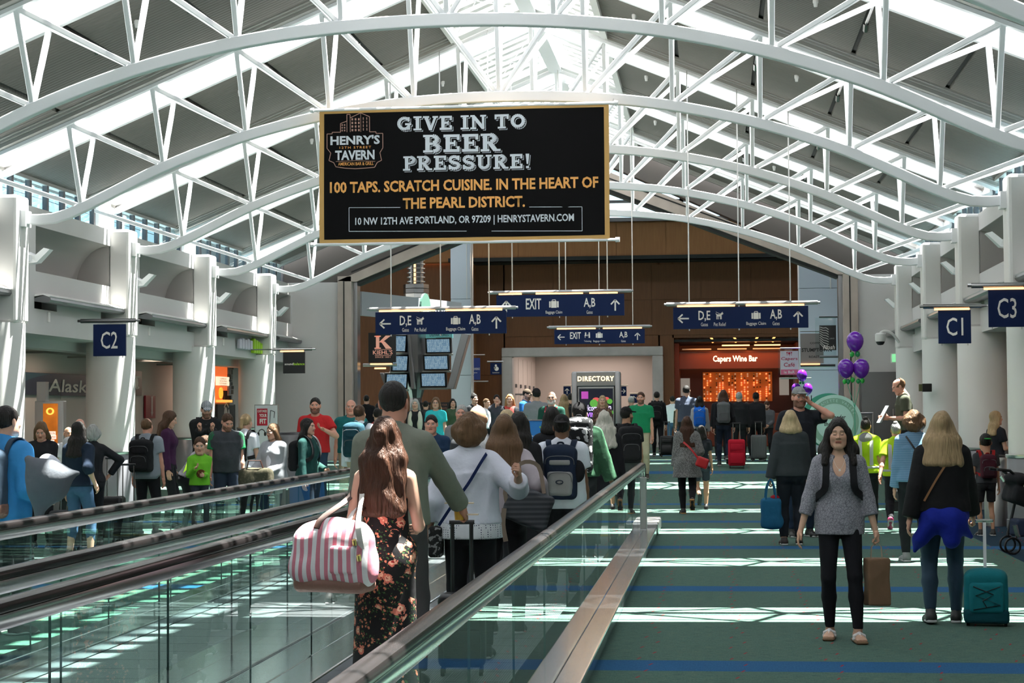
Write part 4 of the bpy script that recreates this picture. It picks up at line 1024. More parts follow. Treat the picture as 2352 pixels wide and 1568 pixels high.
class Person:
    """adult of height H; stands at loc facing -Y turned by rz; every length below is for H = 1.75 and scaled"""
    def __init__(s, label, loc, H=1.72, rz=0.0, fem=False, g=1.0, lod=1, tone='fair', lean=0, side=0, twist=0, head=(0, 0, 0), lh=None, rh=None, lf=None, rf=None, hands=('relax', 'relax'), pelvis=(0, 0, 0), child=False, group=None, knee=None, elbow=None, floor=True):
        s.k = H / 1.75; s.fem = fem; s.g = g; s.lod = lod; s.tone = TONES[tone]; s.child = child; s.H = H
        s.h = (.0125 if lod == 0 else .0165) ; k = s.k
        s.e = empty('person', label, 'person', loc, rz, group); s.loc = Vector(loc); s.rz = rz
        sw = .150 if fem else .172; hw = .085
        P0 = v3(*pelvis) + v3(0, 0, .95)
        s.Rt = rotm(lean, side, 0) @ I3; s.Rs = rotm(lean, side, twist)
        T = lambda q: P0 + s.Rt @ (v3(*q) - v3(0, 0, .95)); s.T = T
        TS = lambda q: P0 + s.Rt @ (rotm(0, 0, twist) @ (v3(*q) - v3(0, 0, .95))); s.TS = TS
        s.P0 = P0; s.sh = {1: TS((sw, .012, 1.402)), -1: TS((-sw, .012, 1.402))}
        s.neck = TS((0, .02, 1.48)); s.Rh = rotm(*head); s.hc = s.neck + (s.Rt @ (I3 * .4 + .6 * s.Rh)) @ v3(0, -.022, .155 if not child else .17)
        s.Rhead = rotm(head[0], head[1], head[2]); s.hk = 1.0 if not child else 1.28
        s.arm = {}; s.leg = {}
        for sd, tgt, hd in ((1, lh, hands[1]), (-1, rh, hands[0])):
            S = s.sh[sd]; tg = v3(*tgt) if tgt is not None else S + v3(sd * .07, -.06, -.56)
            pol = v3(sd * .35, 1, -.25) if not elbow or not elbow.get(sd) else v3(*elbow[sd])
            E, W = ik(S, tg, .295, .265, pol); s.arm[sd] = (S, v3(*E), v3(*W), hd)
        for sd, tgt in ((1, lf), (-1, rf)):
            Hp = P0 + v3(sd * hw, 0, -.03); tg = v3(*tgt) if tgt is not None else v3(sd * .11, .0, .085)
            K, A = ik(Hp, tg, .43, .425, v3(sd * .12, -1, 0) if not knee else v3(*knee)); s.leg[sd] = (Hp, v3(*K), v3(*A))
    # -- primitives
    def torso(s, o=0.0):
        T, TS, f, g = s.T, s.TS, s.fem, s.g; R = s.Rt
        P = [ell(T((0, .012, .965)), ((.168 if f else .160) * g + o, .115 * g + o, .125 + o), R, k=0),
             ell(T((0, .0, 1.12)), ((.128 if f else .148) * g + o, .100 * g + o, .17), R, k=.06),
             ell(TS((0, .008, 1.315)), ((.148 if f else .172) * (1 + (g - 1) * .6) + o, .108 * (1 + (g - 1) * .5) + o, .165 + o), R, k=.06),
             cap(TS((-(.105 if f else .125), .014, 1.405)), TS(((.105 if f else .125), .014, 1.405)), .045 + o, k=.05),
             cap(TS((-.10, .018, 1.42)), TS((0, .022, 1.495)), .036 + o, .044 + o * .6, k=.04), cap(TS((.10, .018, 1.42)), TS((0, .022, 1.495)), .036 + o, .044 + o * .6, k=.04)]
        if f: P += [ell(TS((q * .068, -.075 * g, 1.285)), (.058 + o, .046 + o, .062 + o), R, k=.055) for q in (-1, 1)]
        elif g > 1.12: P += [ell(T((0, -.06 * g, 1.10)), (.12 * g + o, .10 * g, .13), R, k=.06)]
        P += [ell(s.P0 + v3(q * .075, .055, -.04), (.088 * g + o, .082 * g + o, .10 + o), None, k=.04) for q in (-1, 1)]
        return P
    def armp(s, sd, o=0.0, upto='hand', cutf=.55, k=.03):
        S, E, W, _ = s.arm[sd]; g = (.9 if s.fem else 1.0) * (1 + (s.g - 1) * .6)
        if s.child: g *= .8
        if upto == 'tee': M = S + (E - S) * cutf; return [cap(S, M, .052 * g + o, .049 * g + o, k=k, cut=True)]
        P = [cap(S, E, .050 * g + o, .038 * g + o, k=k)]
        if upto == 'fore': M = E + (W - E) * cutf; return P + [cap(E, M, .039 * g + o, .034 * g + o, k=.02, cut=True)]
        return P + [cap(E, E + (W - E) * .35, .038 * g + o, .038 * g + o, k=.02), cap(E + (W - E) * .35, W, .037 * g + o, .025 * g + o, k=.02)]
    def legp(s, sd, o=0.0, cut=None, k=.03, on=0.0):
        Hp, K, A = s.leg[sd]; g = s.g * (.86 if s.child else 1); P = [cap(Hp, K, .088 * g + o, .056 * g + o, k=k)]
        if cut is not None and cut < 1: M = Hp + (K - Hp) * cut; return [cap(Hp, M, .088 * g + o, .070 * g + o, k=k, cut=True)]
        C = K + (A - K) * .38 + v3(0, .012, 0)
        return P + [cap(K, C, .054 * g + o, .056 * g + o + on, k=.02), cap(C, K + (A - K) * ((cut - 1) if cut else 1), .056 * g + o + on, .036 * g + o + on * 1.5, k=.02, cut=cut is not None)]
    def put(s, name, VF, m, smooth=True, col=None, parent=None, scale=True):
        V, F = VF
        if not len(F): return None
        return pydata(name, V * (s.k if scale else 1), F, m, parent or s.e, smooth=smooth, col=col)
    def headxf(s, V): return (V * s.hk) @ s.Rhead.T + s.hc
    def body(s, beard=None, closed=False, shoulders=True, feet=False):
        P = s.torso() + s.armp(1) + s.armp(-1) + s.legp(1) + s.legp(-1) + [cap(s.neck - v3(0, 0, .02), s.neck + (s.hc - s.neck) * .45, .052 if s.fem else .062, .048 if s.fem else .057, k=.03)]
        if feet:
            for sd in (1, -1): P += s.footp(sd, -.004)
        B = sculpt(P, s.h); parts = [B]; t = np.array(s.tone, np.float32); C = [np.tile(t, (len(B[0]), 1))]
        hv, hf = HEADS[(int(s.fem), 0 if s.lod == 0 else 1)]; parts.append((s.headxf(hv), hf)); C.append(head_cols(hv, s.tone, s.fem, beard, closed))
        for sd in (1, -1):
            S, E, W, hd = s.arm[sd]; hv, hf = HANDS[(hd, 0 if s.lod == 0 else 1)]; v = hv.copy(); f = hf
            if sd > 0: v[:, 0] *= -1; f = hf[:, ::-1]
            d = (W - E); d = d / (np.linalg.norm(d) + 1e-9); z = -d; x = np.cross(v3(0, 1, 0), z) if abs(z[1]) < .85 else np.cross(v3(0, 0, -1), z); x /= np.linalg.norm(x)
            if abs(z[1]) >= .85: x = v3(1, 0, 0) - z * z[0]; x /= np.linalg.norm(x)
            y = np.cross(z, x); M = np.stack([x, y, z], 1); hs = (.9 if s.fem else 1.0) * (.85 if s.child else 1)
            parts.append(((v * hs) @ M.T + W, f)); C.append(np.tile(t * np.array([1.0, .93, .9], np.float32), (len(v), 1)))
        V, F = join(parts); s.put('body', (V, F), SKIN, col=np.concatenate(C)); return s
    def footp(s, sd, o=0.0, sole=False):
        Hp, K, A = s.leg[sd]; sh = A - K; sh /= np.linalg.norm(sh) + 1e-9
        R = s.footR(sd); c = A - R @ v3(0, 0, .075 - .085 + .05); q = lambda *p: A + R @ v3(*p)
        if sole: return [rbox(A + R @ v3(0, -.055, -.075), (.044, .135, .012), .010, R, k=0)]
        return [cap(q(0, .03, -.045), q(0, -.10, -.055), .036 + o, .034 + o, k=0), ell(q(0, -.13, -.062), (.043 + o, .055 + o, .026 + o), R, k=.03), cap(q(0, 0, .01), q(0, .025, -.045), .036 + o, .037 + o, k=.03)]
    def footR(s, sd):
        Hp, K, A = s.leg[sd]; pitch = min(max((A[2] - .09) * 5.0, 0), 1.35)
        return rotm(pitch, 0, sd * .12)
    def shoes(s, col, sole=(.7, .7, .7), kind='shoe'):
        for sd in (1, -1):
            V, F = sculpt(s.footp(sd, .006), .011 if s.lod == 0 else .014, cuts=((2, 1, s.leg[sd][2][2] + .035),)); m = mat('shoe_%d_%d_%d' % tuple(int(c * 99) for c in col), col, .5)
            o = s.put('shoe', (V, F), m)
            V, F = sculpt(s.footp(sd, sole=True), .011); s.put('sole', (V, F), mat('sole_%d_%d' % (int(sole[0] * 99), int(sole[2] * 99)), sole, .6), parent=o)
        return s
    def top(s, m, kind='tee', o=.018, hem=.93, fold_=.006, neck=.075, flare=0.0, name='shirt', collar=False, vneck=0, cutf=None, sub=()):
        P = s.torso(o)
        if flare: P.append(cone(s.T((0, .01, hem - .02)), s.T((0, .01, 1.22)), .175 * s.g + flare + o, .13 * s.g + o, k=.05, flat=.74))
        elif not s.fem or kind in ('jacket', 'long_loose'): P.append(cone(s.T((0, .008, .90)), s.T((0, .005, 1.32)), .165 * s.g + o, .160 * s.g + o, k=.05, flat=.70))
        A = []
        for sd in (1, -1):
            if kind == 'tee': A += s.armp(sd, o + .008, 'tee', cutf or .58)
            elif kind == 'fore': A += s.armp(sd, o + .006, 'fore', cutf or .5)
            elif kind in ('long', 'jacket', 'long_loose'): A += s.armp(sd, o + (.008 if kind != 'long' else .002), 'fore', cutf or .95)
        sb = [ell(s.neck + v3(0, -.035, .045), (neck, neck * .9, .07), k=.01)] if neck else []
        if vneck: sb.append(ell(s.neck + v3(0, -.12, -.02 - vneck * .4), (.055, .07, vneck), k=.01))
        n = s.Rt[:, 2]; c0 = s.T((0, 0, hem))
        V, lo, h = field(P, s.h, disp=(lambda Q: fold(Q, 32, len(s.e['label']) % 5, 6, (1, 1, .6)) * fold_) if fold_ else None, sub=sb + list(sub), cuts=((tuple(-n), 1, float(-n @ c0)),), after=A)
        o_ = s.put(name, nets(V, lo, h), m)
        if collar:
            c = s.neck; mb = sculpt([cap(c + s.Rt @ v3(.05 * math.cos(a), .012 + .05 * math.sin(a), .015), c + s.Rt @ v3(.05 * math.cos(a + .5), .012 + .05 * math.sin(a + .5), .015), .017, k=.006) for a in np.arange(-.9, 4.0, .4)], .010); s.put('collar', mb, m, parent=o_)
        return o_
    def pants(s, m, kind='long', o=.008, waist=.975, fold_=.004, loose=0.0, name='trousers'):
        T = s.T; g = s.g; P = [ell(T((0, .012, .965)), ((.168 if s.fem else .160) * g + o, .115 * g + o, .125), s.Rt, k=0)] + [ell(s.P0 + v3(q * .075, .055, -.04), (.088 * g + o, .082 * g + o, .10 + o), k=.04) for q in (-1, 1)]
        for sd in (1, -1): P += s.legp(sd, o + loose * .6, cut={'long': 1.97, 'shorts': .75, 'crop': 1.7}[kind], k=.03, on=loose)
        n = s.Rt[:, 2]; c = s.T((0, 0, waist))
        return s.put(name, sculpt(P, s.h, disp=(lambda Q: fold(Q, 38, 2, 6, (1, 1, .8)) * fold_) if fold_ else None, cuts=((tuple(n), 1, float(n @ c)),)), m)
    def hair(s, hm, style='short', L=.0, vol=1.0, seed=0, wave=0.0, front=False):
        T = lambda p: s.headxf(np.array([p], np.float32))[0]; R = s.Rhead; q = s.hk
        w = .92 if s.fem else 1.0; up = R[:, 2]; fw = R[:, 1]
        r0 = (.007 if style == 'short' else .010) * vol
        P = [ell(T((0, .022, .034)), ((.0765 * w + r0 * .8) * q, (.099 + r0) * q, (.090 + r0) * q), R, k=0)]
        rel = s.hc
        cuts = []
        sub = [ell(T((0, -.116, -.004)), (.069 * q, .072 * q, .094 * q), R, k=.012)]
        amp = .004; fr = 90; sc = (1, 1, .5)
        if style == 'short':
            cuts = [(tuple(R @ v3(0, -.62, -.78)), 1, float((R @ v3(0, -.62, -.78)) @ T((0, .0, -.012)))), ]
            sub = [ell(T((0, -.132, .004)), (.084 * q, .088 * q, .090 * q), R, k=.008)] + [ell(T((x * .092, -.006, -.012)), (.030, .034, .042), R, k=.006) for x in (-1, 1)]; fr = 120; amp = .004
        elif style == 'bald':
            sub.append(ell(T((0, -.01, .075)), (.085, .098, .085), R, k=.01)); cuts = [(tuple(R @ v3(0, -.5, -.86)), 1, float((R @ v3(0, -.5, -.86)) @ T((0, .0, -.015))))]
        elif style in ('curly', 'bob', 'long', 'wavy'):
            nk = s.neck
            if style == 'curly': P += [ell(T((x * .07, .03, z)), (.055 * vol, .07 * vol, .07 * vol), R, k=.04) for x, z in ((-1, -.01), (1, -.01))] + [ell(T((0, .07, -.05)), (.085 * vol, .055 * vol, .07 * vol), R, k=.04)]; amp = .011; fr = 70; sc = (1, 1, 1)
            else:
                Ls = {'bob': .16}.get(style, L); back = s.Rt @ v3(0, 1, 0)
                for x in (-1, -.5, 0, .5, 1):
                    a = T((x * .062 * w, .05 - .05 * abs(x) ** 2, .01)); b = T((x * .075 * vol, .088 - .045 * abs(x), -.13)); c = b + s.Rt @ v3(x * .03 * vol, .055, -max(Ls - .16, .0))
                    P += [cap(a, b, .045, .050 * vol, k=.03)]
                    if Ls > .17: P += [cap(b, c, .050 * vol, .034 * vol, k=.04)]
                if front:
                    for x in (-1, 1): P += [cap(T((x * .072, .0, .02)), T((x * .096, -.025, -.12)), .026, .034, k=.03), cap(T((x * .098, -.025, -.12)), s.TS((x * .115, -.10, 1.40)), .036, .026, k=.03)]
                amp = .005 + wave * .012; fr = 60 if wave == 0 else 55; sc = (1, 1, .12 if wave == 0 else .75)
        elif style in ('bun', 'pony'):
            cuts = [(tuple(R @ v3(0, -.55, -.83)), 1, float((R @ v3(0, -.55, -.83)) @ T((0, .02, -.035))))]
            if style == 'bun': P += [ell(T((0, .06, .125)), (.038, .038, .032), R, k=.01)]
            else: P += [ell(T((0, .115, .05)), (.025, .03, .025), R, k=.02), cap(T((0, .125, .04)), T((0, .14, -.08)), .026, .02, k=.02), cap(T((0, .14, -.08)), T((0, .12, -.17)), .02, .008, k=.02)]
        hs = (.0075 if s.lod == 0 else .0105)
        return s.put('hair', sculpt(P, hs, disp=lambda Q: fold(Q - s.hc, fr, seed, 7, sc) * amp, sub=sub, cuts=cuts, pad=.03), hm)
    def cap_hat(s, m, m2=None, back=False, beanie=False):
        T = lambda p: s.headxf(np.array([p], np.float32))[0]; R = s.Rhead; w = .96
        P = [ell(T((0, .018, .048)), (.086 * w, .104, .088), R, k=0)]
        if beanie: P = [ell(T((0, .02, .045)), (.088, .106, .098), R, k=0), cap(T((0, .09, .13)), T((0, .1, .14)), .01, k=.02)]
        n = R @ v3(0, .10 if not beanie else .3, -1.0); o = s.put('cap', sculpt(P, .0085, cuts=((tuple(n), 1, float(n @ T((0, 0, .045 if not beanie else .01)))),)), m)
        if beanie: o.name = 'beanie'; return o
        sg = 1 if back else -1
        s.put('cap_brim', sculpt([ell(T((0, sg * .135, .056)), (.066, .068, .010), R @ rotm(-sg * .12, 0, 0), k=0)], .0075, cuts=()), m2 or m, parent=o)
        return o
    def glasses(s):
        T = lambda p: s.headxf(np.array([p], np.float32))[0] * s.k; mb = MB()
        for q in (-1, 1):
            ring = [T((q * .031 + .019 * math.cos(a), -.104, .002 + .014 * math.sin(a))) for a in np.linspace(0, 6.28, 11)]; mb.tube(ring, .0022, 5, False)
            mb.tube([T((q * .05, -.104, .008)), T((q * .078, -.02, .008)), T((q * .078, .01, .004))], .002, 5)
        mb.tube([T((-.012, -.105, .004)), T((.012, -.105, .004))], .002, 5); mb.obj('glasses', black, s.e)
    def world(s, p):
        p = Vector([float(c) * s.k for c in p]); p.rotate(Matrix.Rotation(s.rz, 3, 'Z')); return s.loc + p

def ribbon(name, pts, w, th, m, parent, nrm):
    """strap: band of width w along pts, nrm = outward normal hints"""
    pts = [Vector(p) for p in pts]; V = []; F = []
    for i, p in enumerate(pts):
        d = (pts[min(i + 1, len(pts) - 1)] - pts[max(i - 1, 0)]).normalized(); n = Vector(nrm[i] if isinstance(nrm, list) else nrm); n = (n - d * n.dot(d)).normalized(); x = d.cross(n)
        V += [p + x * w / 2 + n * th / 2, p - x * w / 2 + n * th / 2, p - x * w / 2 - n * th / 2, p + x * w / 2 - n * th / 2]
    for i in range(len(pts) - 1):
        for k in range(4): a = i * 4 + k; b = i * 4 + (k + 1) % 4; F.append((a, b, b + 4, a + 4))
    F += [(3, 2, 1, 0), tuple(len(V) - 4 + k for k in range(4))]
    mb = MB(); mb.add(V, F); return mb.obj(name, m, parent, smooth=True)
def smoothpts(P, n=4):
    P = [np.array(p, float) for p in P]; out = []
    for i in range(len(P) - 1):
        p0 = P[max(i - 1, 0)]; p1 = P[i]; p2 = P[i + 1]; p3 = P[min(i + 2, len(P) - 1)]
        for j in range(n):
            t = j / n; out.append(.5 * ((2 * p1) + (-p0 + p2) * t + (2 * p0 - 5 * p1 + 4 * p2 - p3) * t * t + (-p0 + 3 * p1 - 3 * p2 + p3) * t ** 3))
    return out + [P[-1]]
def backpack(p, label, m, m2=None, w=.15, hgt=.24, dep=.09, zc=1.20, big=0, strap=None, band=None, group=None, lower=None):
    """worn on the back of person p"""
    e = empty('backpack', label, 'backpack', p.loc, p.rz, group); k = p.k; m2 = m2 or m; st = strap or m2
    g = .105 * (1 + (p.g - 1) * .5); y0 = g + .012 + dep
    T = lambda x, y, z: p.TS((x, y, z))
    def put(name, VF, mm, parent=e): return pydata(name, VF[0] * k, VF[1], mm, parent, smooth=True)
    h = .011 if p.lod == 0 else .015
    put('pack_body', sculpt([rbox(T(0, y0, zc), (w, dep, hgt), .055, p.Rt, k=0), ell(T(0, y0 - .01, zc + hgt - .03), (w * .85, dep * .85, .06), p.Rt, k=.05)], h, disp=lambda Q: fold(Q, 40, 1, 5) * .005), m)
    f = put('front_pocket', sculpt([rbox(T(0, y0 + dep * .8, zc - hgt * .38), (w * .78, dep * .45, hgt * .48), .04, p.Rt, k=0)], h, disp=lambda Q: fold(Q, 45, 2, 5) * .004), m2)
    if big: put('top_pocket', sculpt([rbox(T(0, y0 + dep * .62, zc + hgt * .45), (w * .72, dep * .5, hgt * .30), .035, p.Rt, k=0)], h, disp=lambda Q: fold(Q, 45, 3, 5) * .004), m)
    if lower: put('base_panel', sculpt([rbox(T(0, y0, zc - hgt + .05), (w + .004, dep + .006, .07), .05, p.Rt, k=0)], h), lower)
    mb = MB(); mb.tube([Vector(q) * k for q in smoothpts([T(-.03, y0 - dep * .6, zc + hgt - .01), T(-.025, y0 - dep * .6, zc + hgt + .04), T(.025, y0 - dep * .6, zc + hgt + .04), T(.03, y0 - dep * .6, zc + hgt - .01)])], .009, 6); mb.obj('carry_loop', st, e, smooth=True)
    for s in (-1, 1):
        a = .105 if p.fem else .125; c = 1.0 + (p.g - 1) * .5
        pts = [T(s * a * .8, y0 - dep, zc + hgt * .8), T(s * a, .085 * c, 1.485), T(s * a * 1.03, .01, 1.512), T(s * a, -.075 * c, 1.455), T(s * a * 1.02, -.128 * c, 1.33), T(s * a * 1.15, -.125 * c, 1.20), T(s * .19 * c, -.02, 1.12), T(s * w * .85, y0 - dep, zc - hgt * .7)]
        nr = [T(*q) - T(0, 0, 1.2) for q in ((0, 1, 1.4), (0, .5, 2), (0, 0, 2.2), (0, -.6, 1.8), (0, -1, 1.2), (s * .3, -1, 1.2), (s, -.2, 1.2), (s, 1, 1.1))]
        ribbon('shoulder_strap', [Vector(q) * k for q in smoothpts(pts)], .055 * k, .010, st, e, [Vector(q) for q in smoothpts(nr)])
    zm = mat('zip_grey', (.10, .10, .105), .4)
    yf = y0 + dep * 1.27
    for (zb, hh_, ww, yy) in ((zc - hgt * .38, hgt * .48, w * .70, yf), (zc + hgt * .30, hgt * .42, w * .86, y0 + dep * (1.14 if big else 1.01))):
        arc_ = [T(-ww, yy - .012, zb + hh_ * .1), T(-ww * .92, yy, zb + hh_ * .62), T(-ww * .5, yy, zb + hh_ * .86), T(ww * .5, yy, zb + hh_ * .86), T(ww * .92, yy, zb + hh_ * .62), T(ww, yy - .012, zb + hh_ * .1)]
        mb = MB(); mb.tube([Vector(q) * k for q in smoothpts(arc_, 3)], .0035, 4); mb.obj('zip', zm, e)
    if band:
        put('grey_band', sculpt([rbox(T(0, y0 + dep * .93, zc + hgt * .42), (w * .62, dep * .2, hgt * .10), .012, p.Rt, k=0)], .009), band)
        mb = MB(); mb.tube([Vector(T(.035 * math.cos(a), yf + .006, zc - hgt * .32 + .017 * math.sin(a))) * k for a in np.linspace(0, 6.28, 15)], .004, 5, False); mb.obj('oval_emblem', m, e)
        put('side_pouch', sculpt([ell(T(-w * 1.05, y0, zc + .02), (.07, .06, .11), p.Rt, k=0)], .011), BLKP)
    return e
def rbag(name, label, cat, loc, prims, m, rz=0, h=.012, disp=.005, group=None, part='bag_body'):
    e = empty(name, label, cat, loc, rz, group)
    V, F = sculpt(prims, h, disp=(lambda Q: fold(Q, 30, 3, 6) * disp) if disp else None); pydata(part, V, F, m, e, smooth=True); return e
def suitcase(label, loc, rz, w, hgt, dep, m, ribs=False, handle=.4, group=None, lean=0, m2=None, rod=None, rr=.008):
    e = empty('rolling_suitcase', label, 'suitcase', loc, rz, group); e.rotation_euler = (lean, 0, rz); m2 = m2 or black
    mb = MB(); mb.box(-w / 2, w / 2, -dep / 2, dep / 2, .05, .05 + hgt); mb.obj('case_body', m, e, bevel=.045, smooth=True, seg=4)
    if ribs:
        for i in range(9):
            x = -w * .4 + w * .8 * i / 8; mb = MB(); mb.tube([(x, dep / 2, .10), (x, dep / 2, hgt)], .006, 6); mb.tube([(x, -dep / 2, .10), (x, -dep / 2, hgt)], .006, 6); mb.obj('rib', m, e)
    else:
        for sy in (-1, 1):
            mb = MB(); mb.box(-w * .4, w * .4, min(sy * dep / 2, sy * (dep / 2 + .03)), max(sy * dep / 2, sy * (dep / 2 + .03)), .10, .10 + hgt * .42); mb.obj('pocket', m, e, bevel=.02, smooth=True)
            mb = MB(); mb.box(-w * .38, w * .38, min(sy * dep / 2, sy * (dep / 2 + .02)), max(sy * dep / 2, sy * (dep / 2 + .02)), .14 + hgt * .44, .02 + hgt * .92); mb.obj('pocket', m, e, bevel=.02, smooth=True)
    mb = MB(); mb.tube([(-w * .2, -dep * .25, .05 + hgt), (-w * .2, -dep * .25, .05 + hgt + handle)], rr, 6); mb.tube([(w * .2, -dep * .25, .05 + hgt), (w * .2, -dep * .25, .05 + hgt + handle)], rr, 6); mb.obj('handle_rod', rod or aluminium, e)
    mb = MB(); mb.tube([(-w * .2 - .02, -dep * .25, .05 + hgt + handle), (w * .2 + .02, -dep * .25, .05 + hgt + handle)], .014, 8); mb.obj('handle_grip', m2, e)
    for x in (-1, 1):
        for y in (-1, 1):
            mb = MB(); mb.tube([(x * w * .4 - .012, y * dep * .36, .026), (x * w * .4 + .012, y * dep * .36, .026)], .026, 12); mb.box(x * w * .4 - .008, x * w * .4 + .008, y * dep * .36 - .01, y * dep * .36 + .01, .03, .07); mb.obj('wheel', black, e)
    return e
# ------------------------------------------------------------------ the travellers
PI = math.pi
C = cloth; HM = lambda n: hairm(n, *HAIR[n])
DARK = C('near_black', (.014, .014, .017)); JEANS = C('dark_jeans', (.022, .040, .075)); JEANB = C('blue_jeans', (.05, .10, .19)); KHAKI = C('khaki', (.42, .36, .26)); CHAR = C('charcoal', (.045, .047, .052)); WHITE = C('white', (.74, .76, .84), .05)
WALK = dict(lf=(.09, -.24, .085), rf=(-.09, .28, .16)); WALK2 = dict(rf=(-.09, -.24, .085), lf=(.09, .28, .16))
def mk(label, px, Y, ty, rz, hair=('brown', 'short'), top=(DARK, 'tee'), bot=(DARK, 'long'), shoe=(.02, .02, .02), fz=None, beard=None, H=None, hat=None, jacket=None, ph=None, glasses=False, closed=False, topk={}, botk={}, hairk={}, sole=(.5, .5, .5), **kw):
    a = at(px, 950, Y); fz = floor_z(Y) if fz is None else fz
    H = H or (at(px, ty, Y).z - fz); loc = Vector((a.x, Y, fz)); k = H / 1.75
    def cv(t):
        if t is None or len(t) == 3 and abs(t[0]) < 5: return t
        w = at(*t) - loc; w.rotate(Matrix.Rotation(-rz, 3, 'Z')); return tuple(w / k)
    for q in ('lh', 'rh', 'lf', 'rf'):
        if q in kw: kw[q] = cv(kw[q])
    p = Person(label, loc, H, rz, **kw); bd = None
    if beard: bd = (HAIR[beard][0], .75)
    p.body(beard=bd, closed=closed)
    if bot: p.pants(bot[0], bot[1], **botk)
    if top: p.top(top[0], top[1], **topk)
    if jacket: jacket(p)
    if shoe: p.shoes(shoe, sole)
    if hair: p.hair(HM(hair[0]), hair[1], hair[2] if len(hair) > 2 else 0, **hairk)
    if hat: p.cap_hat(*hat[0], **hat[1])
    if glasses: p.glasses()
    return p
DZ = .03   # walkway pallet height

# --- on the nearest walkway
dress = C('floral_dress', (.012, .011, .012), .1, kind='floral')
p = mk('woman with long curly auburn hair in a black floral maxi dress on the walkway', 885, 10.0, 963, PI - .12, ('auburn', 'wavy', .46), None, None, (.15, .08, .04), DZ, fem=True, lod=0, tone='fair', rh=(-.12, -.26, 1.08), lh=(.20, .0, .86), hairk=dict(vol=1.12, wave=1.0, seed=3), elbow={-1: (-.5, .8, -1)})
P_ = p.torso(.012) + [cone(p.T((0, .012, .14)), p.T((0, .012, 1.0)), .205, .172, k=.05, flat=.80)]
back = [ell(p.TS((s * .135, .05, 1.43)), (.085, .16, .14), k=.02) for s in (-1, 1)] + [ell(p.neck + v3(0, -.02, .03), (.07, .08, .06), k=.01)]
p.put('dress', sculpt(P_, .010, disp=lambda Q: fold(Q, 26, 1, 6, (1, 1, .35)) * .008, sub=back), dress)
# striped duffel on her shoulder
pink = C('pink_stripes', (.78, .76, .78), .06, kind='vstripe', col2=(.62, .22, .28)); tanl = mat('tan_leather', (.20, .10, .075), .55, bump=(60, .3)); brl = mat('brown_leather', (.055, .018, .010), .5)
bc = at(768, 1290, 9.72); e = rbag('duffel_bag', 'large pink and white striped duffel bag with leather base on a shoulder', 'bag', bc, [rbox((0, 0, .03), (.235, .10, .17), .09, k=0), ell((0, 0, .17), (.17, .075, .07), k=.05), ell((-.14, 0, -.04), (.12, .10, .11), k=.05), ell((.12, 0, -.02), (.12, .11, .12), k=.05)], pink, -.25, .010, .010)
V, F = sculpt([rbox((0, 0, -.120), (.212, .100, .042), .04, k=0)], .010, disp=lambda Q: fold(Q, 24, 2, 5) * .006); pydata('leather_base', V, F, tanl, e, smooth=True)
V, F = sculpt([rbox((.10, -.095, .02), (.075, .03, .075), .02, k=0)], .009, disp=lambda Q: fold(Q, 24, 2, 5) * .004); pydata('side_pocket', V, F, pink, e, smooth=True)
cw = C('canvas_white', (.74, .72, .68), .05)
sh = p.world(p.sh[1] + v3(-.02, .0, .06)); R_ = Matrix.Rotation(.25, 3, 'Z')
loc_ = lambda q: R_ @ (Vector(q) - bc)
top_ = loc_(sh)
for yy, m_, x0 in ((-.10, cw, .20), (.06, brl, .10)):
    pts = [Vector((x0, yy * .8, .08)), Vector((x0 - .01, yy, .22)), top_ + Vector((.03, yy * .9, -.14)), top_ + Vector((.01, yy * .2, .0)), top_ + Vector((-.06, -yy * .9, -.16)), Vector((x0 - .16, -yy, .22)), Vector((x0 - .18, -yy * .6, .1))]
    ribbon('shoulder_strap', smoothpts(pts), .034, .006, m_, e, (0, -1, 0))
mb = MB(); mb.tube([(.2, -.11, .02), (.2, -.12, .05)], .012, 8); mb.tube([(.17, -.10, .1), (.17, -.11, .13)], .012, 8); mb.obj('buckle', mat('brass', (.6, .42, .15), .3, 1.0), e)

sage = C('sage_fleece', (.20, .215, .175), .12)
p = mk('tall dark-haired man in a sage green fleece pulling a black suitcase', 905, 10.9, 880, PI - .08, ('black', 'short'), (sage, 'long'), (C('grey_trousers', (.065, .062, .065)), 'long'), (.03, .03, .03), DZ, lod=0, tone='ruddy', rh=(1078, 1195, 11.35), hands=('grip', 'relax'), topk=dict(hem=.93, o=.022, collar=True, fold_=.010), g=1.04, botk=dict(loose=.015), elbow={-1: (-.8, .4, -.5)})
suitcase('black suitcase whose raised handle the man in sage green holds', at(1062, 1560, 11.45) * 1 + Vector((0, 0, DZ - at(1062, 1560, 11.45).z)), PI + .1, .30, .46, .2, black, handle=.44, m2=black, rod=black, rr=.013)
wj = C('white_denim', (.66, .67, .76), .05, 500)
p = mk('woman with short wavy brown hair in a white denim jacket and crossbody strap', 1078, 12.2, 951, PI + .05, ('brown', 'curly'), (C('dotted_blouse', (.72, .72, .76), kind='dots', col2=(.02, .03, .08), sc=1.6), 'tank'), (DARK, 'long'), (.02, .02, .02), DZ, fem=True, g=1.12, lod=0, rh=(1190, 1085, 11.9), lh=(.30, -.05, .90), hands=('grip', 'relax'), topk=dict(hem=.86, flare=.03), hairk=dict(vol=1.1, seed=2), elbow={-1: (-1, .3, -1)})
p.top(wj, 'jacket', o=.028, hem=.96, fold_=.011, name='jacket', collar=True, cutf=.55)
e = empty('crossbody_bag', 'small dark bag on a navy strap across the white denim jacket', 'bag', p.loc, p.rz)
pts = [p.TS((-.13, .07, 1.47)), p.TS((-.09, .165, 1.40)), p.TS((.0, .19, 1.25)), p.TS((.10, .19, 1.12)), p.TS((.21, .15, .96))]
ribbon('strap', [Vector(q) * p.k for q in smoothpts(pts)], .02, .006, C('navy_strap', (.01, .02, .08)), e, (0, 1, 0))
